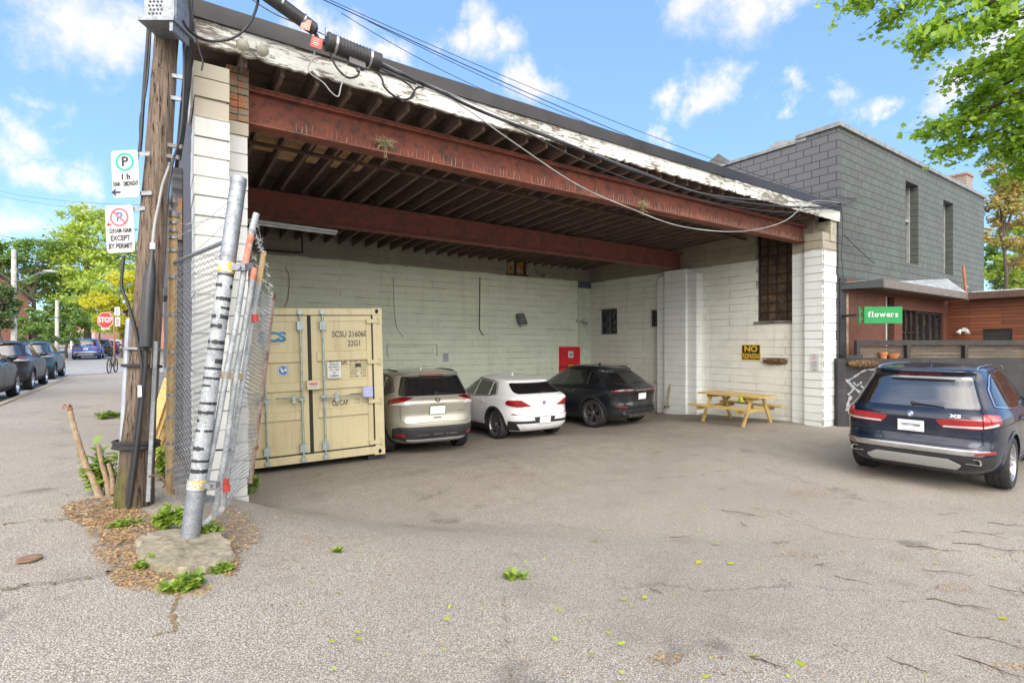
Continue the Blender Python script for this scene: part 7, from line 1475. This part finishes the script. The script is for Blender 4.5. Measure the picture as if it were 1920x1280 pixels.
def overhang():
    # big maple standing out of the picture on the right; its boughs hang into the upper corner
    b = V((11.2, -3.2, gz(11.2, -3.2))); T = thing('maple_tree', 'bright green maple whose boughs hang into the upper right corner', 'tree', b); r = random.Random(12); m = MB()
    top = V((.3, .6, 5.6)); m.tube(curve([V((0,0,-.3)), V((.1,.1,2)), V((.2,.35,4)), top, top+V((.3,.3,2.5))], 6), [lerp(.30,.10,i/24) for i in range(25)], 14)
    D = 9.2
    tips = [((1580,14,9.5),(1700,-30,9.3)), ((1650,40,9.6),(1760,-10,9.4)), ((1700,85,9.2),(1800,30,9)), ((1745,85,9),(1830,50,8.9)), ((1790,150,9),(1870,110,8.8)), ((1725,255,9.6),(1830,215,9.2)), ((1765,290,9.6),(1860,250,9.2)), ((1790,235,9.4),(1880,190,9)), ((1840,60,8.6),(1910,20,8.4)), ((1880,130,8.6),(1940,90,8.4)), ((1860,290,9.4),(1930,260,9)), ((1905,330,9.4),(1960,300,9)), ((1900,200,8.8),(1970,160,8.6)), ((1620,-20,9),(1750,-60,8.8)), ((1840,20,9),(1930,-30,8.6)), ((1820,190,9.3),(1900,150,9)), ((1895,255,9),(1960,230,8.8)), ((1910,80,8.4),(1980,40,8.2)), ((1780,-10,9.2),(1870,-60,9)), ((1870,225,9.5),(1950,190,9.2)),((1850,165,9.6),(1930,130,9.3)),((1930,290,9),(1980,270,8.8))]
    lm = MB(); sprays = []
    for (t_, k_) in tips:
        tip = atD(*t_)-b; kn = atD(*k_)-b; st = top + V((r.uniform(-.2,.2), r.uniform(-.2,.2), r.uniform(-1.2,1.8))); q = curve([st, (st+kn)/2+V((0,0,.5)), kn, (kn+tip)/2+V((0,0,.06)), tip], 6); m.tube(q, [lerp(.06,.004,(i/(len(q)-1))**.6) for i in range(len(q))], 6)
        for i in range(10, len(q)):
            for _ in range(4):
                d = V((r.gauss(0,1), r.gauss(0,1), r.gauss(-.15,.45))).normalized()*r.uniform(.15,.48); e = q[i]+d; m.tube([q[i], q[i]+d*.5+V((0,0,.03)), e], [.005,.004,.002], 3, caps=False); sprays.append((q[i], e))
    m.build('trunk', BARK, T, smooth=60)
    out = [(0,-.5),(.16,-.42),(.46,-.30),(.30,-.10),(.50,.10),(.22,.12),(.0,.52),(-.22,.12),(-.50,.10),(-.30,-.10),(-.46,-.30),(-.16,-.42)]
    for a, e in sprays:
        for _ in range(8):
            p = a.lerp(e, r.uniform(.25,1.08))+V((r.gauss(0,.05), r.gauss(0,.05), r.gauss(-.02,.05))); s = r.uniform(.06,.125); d = V((r.gauss(0,1), r.gauss(0,1), -abs(r.gauss(.5,.4)))).normalized(); n = V((r.gauss(0,.6), r.gauss(0,.6), 1)).normalized(); e1 = d.cross(n).normalized(); n = e1.cross(d)
            o = len(lm.v); lm.v.append(tuple(p)); 
            for (x, y) in out: lm.v.append(tuple(p+e1*x*s+d*y*s - n*(x*x*.5)*s))
            k = len(out); lm.f += [(o, o+1+i, o+1+(i+1)%k) for i in range(k)]; lm.m += [0]*k
    for _ in range(70):     # a few big hanging leaves close to the lens
        p = atD(r.uniform(1690,1940), r.uniform(-20,70), r.uniform(7.0,8.0))-b; s = r.uniform(.12,.17); d = V((r.gauss(0,.5), r.gauss(0,.5), -1)).normalized(); e1 = d.cross(V((r.gauss(0,1), r.gauss(0,1), .2))).normalized(); o = len(lm.v); pts = [(0,-.5),(.18,-.25),(.22,.0),(.15,.28),(0,.5),(-.15,.28),(-.22,.0),(-.18,-.25)]
        lm.v.append(tuple(p)); lm.v += [tuple(p+e1*x*s+d*y*s) for x, y in pts]; lm.f += [(o, o+1+i, o+1+(i+1)%8) for i in range(8)]; lm.m += [0]*8
    lm.build('crown', LEAF_NEAR, T)
overhang()
# ------------------------------------------------------------------ the street on the left
def variant(sp, col, name, **k):
    d = dict(sp); d['paint'] = paint(name, col, 0., .35, .12); d.update(k); return d
SV = dict(SP_ROG); SV['letters'] = (); SV['railmat'] = BLACK
st = [(variant(SV, (.012,.018,.012), 'dark_green_black_paint', rimmat=RIMS), 'parked_suv', 'black SUV nearest on the street, cut by the left edge', -3.45, 13.9+4.6, 1.0),
      (variant(SV, (.016,.014,.014), 'black_street_paint', rimmat=RIMS), 'parked_suv', 'black SUV second in the kerb line with a pale rear window', -3.55, 24.2, 1.0),
      (variant(SV, (.02,.07,.11), 'teal_paint', rimmat=RIMG), 'parked_suv', 'teal blue SUV farthest in the near kerb line', -3.75, 30.6, 1.0)]
for sp, nm, lab, x, y, s in st:
    xx = x-sp['track']/2-.1; car(nm, lab, sp, (xx, y, rz(xx, y)+.006), 0., 'cars parked along the kerb', s)
car('parked_suv', 'bright blue SUV parked beyond the stop sign junction', variant(SP_X5, (.03,.10,.42), 'bright_blue_paint', letters=(), ptext=()), (-4.9, 56.5, rz(0, 56.5)+.006), 0., 'cars beyond the junction', 1.0)
car('parked_suv', 'dark SUV parked just behind the bright blue SUV', variant(SP_CAY, (.02,.022,.025), 'far_black_paint', letters=(), ptext=()), (-4.6, 64, rz(0, 64)+.006), 0., 'cars beyond the junction', 1.0)
car('parked_car', 'dark red car farthest along the street past the blue SUV', variant(SP_X2, (.16,.015,.02), 'far_red_paint', letters=(), ptext=()), (-4.4, 71, rz(0, 71)+.006), 0., 'cars beyond the junction', 1.0)
car('parked_car', 'white car far along the street past the blue SUV', variant(SP_X2, (.7,.7,.7), 'far_white_paint', letters=(), ptext=()), (-4.3, 78, rz(0, 78)+.006), 0., 'cars beyond the junction', 1.0)
def stop_sign():
    D = 26.; b = atD(214, HY, D); b = V((b.x, b.y, gz(b.x, b.y))); T = thing('stop_sign', 'red octagonal STOP sign on a rusty post at the corner', 'sign', b); top = atD(214, 588, D).z-b.z
    m = MB(); m.tube([(0,0,0),(0,0,top)], .03, 8); m.build('post', plain('rusty_orange_post', (.34,.14,.07), .7), T, smooth=40)
    c = atD(198.5, 600, D)-b; ax = RV; up = V((0,0,1)); n = -FV; R = 14.6*D/F/cos(pi/8); 
    m = MB(); o8 = lambda k: [(R*k*cos(pi/8+pi/4*i), R*k*sin(pi/8+pi/4*i)) for i in range(8)]
    m.prism(o8(1), c+n*.03, ax, up, n*.004, 1); m.prism(o8(.94), c+n*.0345, ax, up, n*.002, 0); m.text('STOP', c+n*.038, ax, up, R*.86, 1, xs=.80, bold=.035, n=n); m.build('octagon', [REDS, WHITE], T)
    m = MB(); c2 = atD(198.5, 616, D)-b; m.prism([(-.20,-.05),(.20,-.05),(.20,.05),(-.20,.05)], c2+n*.03, ax, up, n*.004, 0); m.text('3-WAY', c2+n*.036, ax, up, .09, 1, xs=1., bold=.02, n=n); m.build('all_way_plate', [WHITE, REDS], T)
    b2 = MB(); b2.obox((c+V((0,0,c.z)))/2+V((0,0,0)), RV*.001, FV*.001, (0,0,.001)); 
    m = MB(); m.beam(c+n*.02, V((0,0,c.z))+n*.02, .04, .05); m.build('sign_arm', GALV, T)
    for (px, py, hh, kind) in ((220.5,583.5,8.0,0),(221.5,603,8.5,1)):
        c = atD(px, py, D)-b; m = MB(); w = 4.8*D/F; h = hh*D/F; m.prism(rnd([(-w,-h),(w,-h),(w,h),(-w,h)], .03), c+n*.03, ax, up, n*.004, 0); m.ring(c+n*.035+up*h*.25, ax, up, w*.62, w*.42, n*.002, 20, 1 if kind == 0 else 2); m.text('P', c+n*.036+up*h*.25, ax, up, w*.8, 1, n=n)
        if kind: m.obox(c+n*.039+up*h*.25, (ax-up).normalized()*w*.5, (ax+up).normalized()*w*.07, n*.001, 2)
        for q in (-.25,-.5,-.72): m.obox(c+n*.0355+up*h*q, ax*w*.6, up*h*.05, n*.001, 3)
        m.build('parking_plate', [WHITE, BLUEI, REDS, INK], T)
stop_sign()
def bike():
    D = 25.4; b = atD(211, HY, D); b = V((b.x, b.y, gz(b.x, b.y))); T = thing('bicycle', 'dark bicycle locked to the stop sign post', 'bicycle', b); d = (FV*.92-RV*.4).normalized(); up = V((0,0,1)); fr = plain('bike_frame_black', (.03,.03,.035), .4)
    w = [d*-.52, d*.52]
    for c in w:
        m = MB(); s = d.cross(up); m.ring(c+up*.34-s*.02, d, up, .345, .31, s*.04, 28); wh = m.build('tyre', BLACKR, T); m = MB()
        for k in range(10): a = pi*2*k/10; m.tube([c+up*.34, c+up*.34+(d*cos(a)+up*sin(a))*.315], .003, 3); 
        m.tube([c+up*.34-s*.05, c+up*.34+s*.05], .02, 6); m.build('spokes', GALV, T)
    m = MB(); B = up*.30; S = d*-.14+up*.78; H = d*.36+up*.80; 
    for a, e in ((B, S), (S, H), (H+up*-.12, B), (B, w[0]+up*.34), (S, w[0]+up*.34), (H+up*.08, w[1]+up*.34)): m.tube([a, e], .017, 6)
    m.build('frame', fr, T); m = MB(); m.tube([S, S+up*.14-d*.03], .013, 6); m.sphere(S+up*.17-d*.05, (.10,.12,.04), 10, 6); m.build('saddle', BLACK, T); s = d.cross(up)
    m = MB(); m.tube(curve([H+up*.22-s*.30-d*.05, H+up*.22-s*.12, H+up*.20, H+up*.22+s*.12, H+up*.22+s*.30-d*.05], 4), .013, 6); m.build('handlebar', BLACK, T)
bike()
def white_pole(lab, px, D, ytop, r, lamp=None):
    b = atD(px, HY, D); b = V((b.x, b.y, rz(0, b.y)+.12)); T = thing('street_pole', lab, 'pole', b, group='pale poles along the street'); top = atD(px, ytop, D).z-b.z; m = MB(); m.tube([(0,0,-.1),(0,0,top)], [r, r*.72], 12); m.build('shaft', plain('pale_pole_concrete', (.52,.50,.45), .85, var=.15), T, smooth=50)
    if lamp:
        e = RV*1.6; m = MB(); m.tube(curve([V((0,0,top*.72)), e*.5+V((0,0,top*.74)), e*1.0+V((0,0,top*.76+.25)), e*1.35+V((0,0,top*.80))], 5), .045, 6); m.build('lamp_arm', GALV, T); m = MB(); m.sphere(e*1.5+V((0,0,top*.81)), (.40,.20,.10), 12, 6); m.build('lamp_head', plain('grey_lamp_head', (.42,.43,.42), .4), T, smooth=50)
    else: m = MB(); m.lathe([(r*.8,-.06),(r*.95,-.05),(r*.95,.05),(r*.8,.06)], (0,0,top*.7), (0,0,1), 12); m.build('band', GALV, T)
    return T, b, top
white_pole('pale concrete street pole with lamp arm in front of the brick house', 26, 34, 468, .17, True)
white_pole('shorter pale concrete pole farther along the street', 107, 44, 563, .17)
white_pole('thin distant pale pole near the pink house', 134, 75, 600, .15)
def house(lab, px0, px1, ytop, D, h_eave, mat, roofm, gable=True, group='houses along the street', seed=1):
    a = atD(px0, HY, D); e = atD(px1, HY, D); w = (e-a).length; b = V(((a.x+e.x)/2, (a.y+e.y)/2, rz(0, a.y)+.1)); T = thing('house', lab, 'house', b, -YAW, group); z1 = h_eave; zr = atD(px0, ytop, D).z-b.z; m = MB(); dp = 9.
    m.box((-w/2, 0, -.4), (w/2, dp, z1))
    m.add([(-w/2,0,z1),(-w/2,dp,z1),(-w/2,dp/2,zr-.1),(w/2,0,z1),(w/2,dp,z1),(w/2,dp/2,zr-.1)], [(0,1,2),(3,5,4)]); m.build('wall', mat, T)
    m = MB(); o = .35; t = .14
    for (y0, y1) in ((-.3, dp/2), (dp+.3, dp/2)):
        zl = z1-.3*(zr-z1)/(dp/2); m.add([(-w/2-o,y0,zl),(w/2+o,y0,zl),(w/2+o,y1,zr),(-w/2-o,y1,zr),(-w/2-o,y0,zl+t),(w/2+o,y0,zl+t),(w/2+o,y1,zr+t),(-w/2-o,y1,zr+t)], [(0,1,2,3),(4,7,6,5),(0,4,5,1),(1,5,6,2),(2,6,7,3),(3,7,4,0)])
    m.build('roof', roofm, T); 
    k = max(2, int(w/2.4))
    for i in range(k):
        for z in ((1.0, 2.5), (3.7, 5.1)):
            if z[1] > z1-.2: continue
            x = lerp(-w/2, w/2, (i+.5)/k); f = MB()
            for (p, q) in (((x-.5, z[0]-.08), (x+.5, z[0])), ((x-.5, z[1]), (x+.5, z[1]+.08)), ((x-.5, z[0]), (x-.42, z[1])), ((x+.42, z[0]), (x+.5, z[1])), ((x-.42, (z[0]+z[1])/2-.03), (x+.42, (z[0]+z[1])/2+.03))): f.box((p[0], -.06, p[1]), (q[0], -.004, q[1]))
            o = f.build('window', WHITE, T); g = MB(); g.box((x-.42, -.03, z[0]), (x+.42, -.02, z[1])); g.build('pane', PANE, o)
    m = MB(); x = w*.28; m.box((x-.3, dp/2-.3, zr-.6), (x+.3, dp/2+.3, zr+.9)); m.build('chimney', mat, T)
    m = MB(); m.box((-.5+w*.06, -.05, -.1), (.4+w*.06, -.003, 2.1)); m.build('door', plain('dark_house_door', (.06,.045,.04), .5), T); return T
RF = plain('grey_brown_shingles', (.20,.185,.165), .9, var=.2, scale=8)
house('red brick house with a brown shingle roof at the far left', -360, -150, 472, 40, 5.4, REDBR2, RF)
house('pink painted house far along the street behind the trees', 140, 178, 590, 92, 4.2, plain('pink_render', (.62,.30,.27), .8), RF)
house('white house at the far end of the street above the cars', 176, 226, 585, 105, 4.5, plain('white_render', (.66,.65,.62), .8), RF)
house('dark brick house behind the golden tree across the junction', 228, 330, 560, 75, 5.0, REDBR2, RF)
def stone_wall():
    m = MB(); a = atD(-40, HY, 30); b = atD(21, HY, 36); z = rz(0, a.y); m.beam(V((a.x,a.y,z+.6)), V((b.x,b.y,z+.6)), .4, 1.5); o = m.build('garden_wall', blockwall('rubble_stone', (.36,.31,.25), 'xy', .45, .18, joint=(.14,.12,.10), mortar=.02, jn=(.1,.3)), None); tag(o, 'low stone garden wall at the left edge beyond the parked cars', 'wall')
stone_wall()
def far_ridge():
    m = MB(); r = random.Random(9)
    for k in range(9000):
        x = r.uniform(-200, 330); p = atD(x, 641-r.uniform(0,1)**1.5*(30+10*sin(x*.05)), 150+r.uniform(-6,6)); leaf_quads(m, p, r, 1.5)
    o = m.build('distant_woods', LEAF_MID); tag(o, 'distant green tree mass closing the end of the street', 'woods', kind='stuff')
far_ridge()
for k, (a, e, r_) in enumerate((((-60,468,34),(300,505,30),.02), ((-60,430,40),(240,470,40),.018), ((-60,345,24),(330,385,14),.006), ((-60,352,24),(330,400,14),.006), ((60,560,44),(240,545,40),.015))):
    m = MB(); m.tube(sag(atD(*a), atD(*e), .25, 16), r_, 4); o = m.build('street_wire', CABLE); tag(o, ['black wire crossing just above the lower parking sign level', 'wire crossing the tops of the left trees', 'faint upper wire in the left sky', 'faint lower wire in the left sky', 'low wire between the far pole and the golden tree'][k], 'cable', 'street wires on the left')
def side_building():
    # darker grey building further along the sidewalk, its door ledge and brick patch
    T = thing('side_building', 'dark slate wall with a steel door beside the sidewalk behind the pole', 'building', (0,0,0)); x0 = .18
    m = MB(); m.box((x0, 9.0, -.5), (.305, 22, 4.05)); m.build('wall', SLATEB, T)
    m = MB(); m.box((x0-.06, 9.3, .05), (x0-.003, 10.4, 2.15)); d = m.build('door', plain('slate_steel_door', (.06,.06,.068), .5, .3), T); m = MB(); m.box((x0-.1, 9.4, 1.0), (x0-.061, 9.47, 1.12)); m.build('handle', ALU, d)
    m = MB(); m.box((x0-.10, 9.2, 2.2), (x0-.002, 10.6, 2.32)); m.build('ledge', plain('slate_ledge', (.07,.07,.078), .6), T)
    m = MB(); m.box((x0-.02, 8.96, 3.0), (.30, 8.998, 3.6)); m.build('bare_brick', OLDBR, T)
side_building()
# ------------------------------------------------------------------ weeds, leaf litter, twigs, stains
def weed(name, lab, px, py, w, h, n, s, seed, leaf=WEED, low=False):
    b = G(px, py); T = thing(name, lab, 'weed', b, group='weeds in the pavement'); r = random.Random(seed); D = b.dot(FV); W_ = w*D/F; H_ = h*D/F; m = MB(); st = MB()
    for k in range(n):
        a = r.uniform(0, 6.28); q = r.random()**.6*W_/2; root = V((cos(a)*q*.6, sin(a)*q*.35, 0)); hh = H_*r.uniform(.35, 1)*(1-.5*q/(W_/2+.001)); tip = root + V((cos(a)*q*.6, sin(a)*q*.35, hh)); P = curve([root, (root+tip)/2+V((0,0,hh*.12)), tip], 3); st.tube(P, .003, 3, caps=False)
        for i in range(1 if low else 2, len(P)):
            for _ in range(3):
                d = V((r.gauss(0,1), r.gauss(0,1), r.gauss(.1,.35))).normalized(); sz = s*r.uniform(.6,1.3); p = P[i]; e = d.cross(V((0,0,1))).normalized()*sz*.34; u = V((0,0,1))*sz*.12; o = len(m.v)
                m.v += [tuple(p), tuple(p+d*sz*.35+e+u), tuple(p+d*sz*.7+e*.8+u*.8), tuple(p+d*sz), tuple(p+d*sz*.7-e*.8+u*.8), tuple(p+d*sz*.35-e+u)]; m.f.append((o,o+1,o+2,o+3)); m.f.append((o,o+3,o+4,o+5)); m.m += [0,0]
    st.build('stems', LEAF_MID, T); m.build('leaves', leaf, T)
weed('weed', 'leafy green weed at the foot of the leaning gate post', 322, 990, 56, 64, 16, .065, 1)
weed('weed', 'green weed growing behind the cut stems', 190, 925, 55, 110, 20, .09, 2)
weed('weed', 'low weed patch on the sidewalk left of the pole', 200, 783, 50, 16, 16, .08, 3, low=True)
weed('weed', 'tall weed behind the wooden lattice', 306, 900, 26, 90, 12, .08, 4)
weed('weed', 'small tuft beside the gate pipes', 392, 1010, 36, 36, 12, .05, 5)
weed('weed', 'bright weed at the front edge of the footing', 345, 1104, 65, 28, 16, .055, 6, low=True)
weed('weed', 'small bright tuft at the right corner of the footing', 414, 1072, 36, 20, 16, .035, 7, low=True)
weed('weed', 'low weed at the left of the footing', 275, 1062, 45, 22, 11, .04, 8, low=True)
weed('weed', 'climbing weed in the folded gate mesh', 470, 925, 22, 60, 10, .07, 9)
weed('weed', 'tiny weed beside the pole base', 262, 942, 22, 26, 10, .05, 10)
weed('weed', 'yellow green weed between pole and footing', 238, 985, 40, 16, 9, .04, 11, low=True)
weed('weed', 'weed sprig fallen in the middle of the lot', 966, 1082, 34, 8, 4, .05, 12, low=True)
weed('weed', 'small leaf sprig lying on the left of the lot', 630, 1034, 24, 5, 3, .04, 13, low=True)
def litter():
    r = random.Random(5); m = MB(); g = MB()
    def put(mb, p, s, up=.3):
        a = r.uniform(0, 6.28); d = V((cos(a), sin(a), r.gauss(0,up)*.5))*s*.5; e = V((-sin(a), cos(a), r.gauss(0,up)*.5))*s*.28; p = p+V((0,0,.006+s*.08*r.random())); o = len(mb.v); mb.v += [tuple(p-d), tuple(p+e), tuple(p+d), tuple(p-e)]; mb.f.append((o,o+1,o+2,o+3)); mb.m.append(0)
    def zone(px, py, rx, ry, n, s, mb=m):
        for _ in range(n):
            a = r.uniform(0, 6.28); q = r.random()**.5; x = px+cos(a)*q*rx+r.gauss(0, rx*.1); y = py+sin(a)*q*ry+r.gauss(0, ry*.1); put(mb, Gq(x, y), s*r.uniform(.5,1.4))
    def Gq(px, py):
        d = pdir(px, py); t = (CZ-.05)/max(1e-3, -d.z); 
        for _ in range(6): p = O_+d*t; t += (p.z-gz(p.x, p.y))/max(.05, -d.z)
        p = O_+d*t; return V((p.x, p.y, gz(p.x, p.y)))
    zone(190,960,70,26,1300,.032); zone(235,985,70,30,1300,.028); zone(225,1030,50,30,800,.025); zone(270,1080,60,28,1000,.024); zone(340,1108,55,18,600,.024); zone(430,1050,20,30,400,.022); zone(330,1135,16,14,160,.022); zone(335,1170,18,14,140,.022); zone(450,1000,40,30,420,.025); zone(430,970,40,20,300,.025); zone(345,1040,80,30,260,.018)
    for (px, py, rx, ry, n) in ((700,862,30,7,70),(760,850,35,6,60),(900,880,60,10,60),(1060,800,40,5,60),(1180,800,40,5,50),(1080,845,80,14,70),(1520,925,60,9,160),(1450,960,50,10,60),(1560,870,60,8,60),(540,965,30,10,40),(1330,830,120,16,90),(1500,1040,40,8,60),(1790,1100,40,10,70),(1500,1205,40,10,60),(1880,1250,40,10,60),(1250,1235,30,12,40),(1600,1000,200,60,120),(900,990,400,60,140),(1700,1200,200,60,160),(620,900,60,12,50)): zone(px, py, rx*1.1, ry, n, .022)
    for _ in range(700): put(m, Gq(r.uniform(480,1920), r.uniform(840,1270)), r.uniform(.010,.026))
    for _ in range(500): put(m, Gq(r.uniform(1300,1920), r.uniform(850,1270)), r.uniform(.010,.03))
    tag(m.build('leaf_litter', LITTER), 'dry brown leaf litter scattered over the lot and round the footing', 'leaf litter', kind='stuff')
    for _ in range(95): put(g, Gq(r.uniform(560,1915), r.uniform(830,1275)), r.uniform(.025,.055))
    for _ in range(60): put(g, Gq(r.gauss(330,60), r.gauss(1050,50)), r.uniform(.02,.05))
    for (px, py) in ((1393,853),(1116,1015),(1342,1018),(1310,1055),(1370,1057),(1400,1160),(1500,1245),(1410,1230),(1880,1160)): put(g, Gq(px, py), .09)
    tag(g.build('fallen_green_leaves', LITG), 'fresh yellow green leaves dropped over the lot', 'leaves', kind='stuff')
    # twigs, each its own object
    k = 0
    for (px, py, L, ang) in ((1390,963,70,.3),(1690,965,110,.25),(1760,965,80,0),(1395,985,30,1.4),(1275,1008,40,-.1),(1465,1018,40,-.2),(1780,1075,90,.1),(1830,1000,110,.05),(1860,1028,120,.25),(1800,1135,110,.15),(1820,1195,150,.2),(1700,1250,60,.4),(1580,1220,40,.7),(1440,1245,60,.3),(1560,1160,50,.1),(1860,920,60,.1),(1890,985,60,.2),(1600,1090,60,.3),(1480,1150,50,.4),(1850,1250,90,.5),(1750,1030,90,.2),(1690,1130,70,-.1),(1540,1060,30,-.2),(1900,1110,70,.3),(1230,1110,26,.5)):
        p = Gq(px, py); D = p.dot(FV); l = L*D/F; a = ang*1.0; d = (RV*cos(a)-FV*sin(a)*2.0).normalized(); T = MB(); pts = []; 
        for i in range(7): t = i/6-.5; q = p+d*l*t+d.cross(V((0,0,1)))*l*.06*sin(i*1.7+k); pts.append(V((q.x, q.y, gz(q.x,q.y)+.010+.006*sin(i*2+k)**2)))
        T.tube(pts, [.0032,.0036,.0034,.003,.0026,.002,.0014], 5)
        for j in (2, 4): e = pts[j]+(d*.6+d.cross(V((0,0,1)))*(.7 if (j+k)%2 else -.7))*l*.22; e.z = gz(e.x,e.y)+.008; T.tube([pts[j], e], [.0022,.001], 4)
        o = T.build('fallen_twig', TWIG, smooth=60); tag(o, 'thin brown twig lying on the asphalt of the lot', 'twig', 'twigs fallen on the lot'); k += 1
    # cracks: dark ribbons a few millimetres over the sheet, filled with soil
    cm = plain('soil_filled_crack', (.20,.145,.075), .95, var=.3, scale=30); 
    def crack(pts, w, seed):
        q = curve([V((x,y,0)) for x, y in pts], 10); rr = random.Random(seed); m = MB(); vs = []
        for i, p in enumerate(q): p = V((p.x+rr.gauss(0,2.2), p.y+rr.gauss(0,1.4), 0)); a = Gq(p.x, p.y); a.z += .013; dd = .32*w*rr.uniform(.3,1.5); s = (FV*.8+RV*.3)*dd; vs += [a-s, a+s]
        m.add(vs, [(2*i,2*i+1,2*i+3,2*i+2) for i in range(len(q)-1)]); return m
    c = MB()
    for i, (pts, w) in enumerate((([(0,1108),(60,1098),(130,1090),(200,1078),(215,1062)], .03), ([(-10,1272),(80,1245),(160,1228),(240,1210),(300,1192),(328,1182),(322,1150),(335,1120)], .05), ([(0,985),(60,978),(130,972),(190,955)], .02), ([(940,1100),(948,1160),(950,1230),(960,1290)], .018), ([(1250,1282),(1255,1230),(1258,1190)], .03), ([(500,1062),(600,1040),(720,1010),(900,985),(1080,990)], .012), ([(1400,950),(1480,970),(1560,1000),(1700,1020)], .012))):
        k = crack(pts, w, i); c.add(k.v, k.f)
    tag(c.build('pavement_cracks', cm), kind='structure')
    # a small rusty cover on the sidewalk
    p = Gq(55, 1048); m = MB(); m.disc((p.x, p.y, p.z+.004), (1,0,0), (0,1,0), .055, (0,0,.010), 20); m.ring((p.x,p.y,p.z+.004), (1,0,0), (0,1,0), .068, .056, (0,0,.008), 20); o = m.build('valve_cover', two('orange_iron', (.32,.19,.11), (.22,.13,.08), 20)); tag(o, 'small rusty round valve cover on the sidewalk', 'cover')
litter()
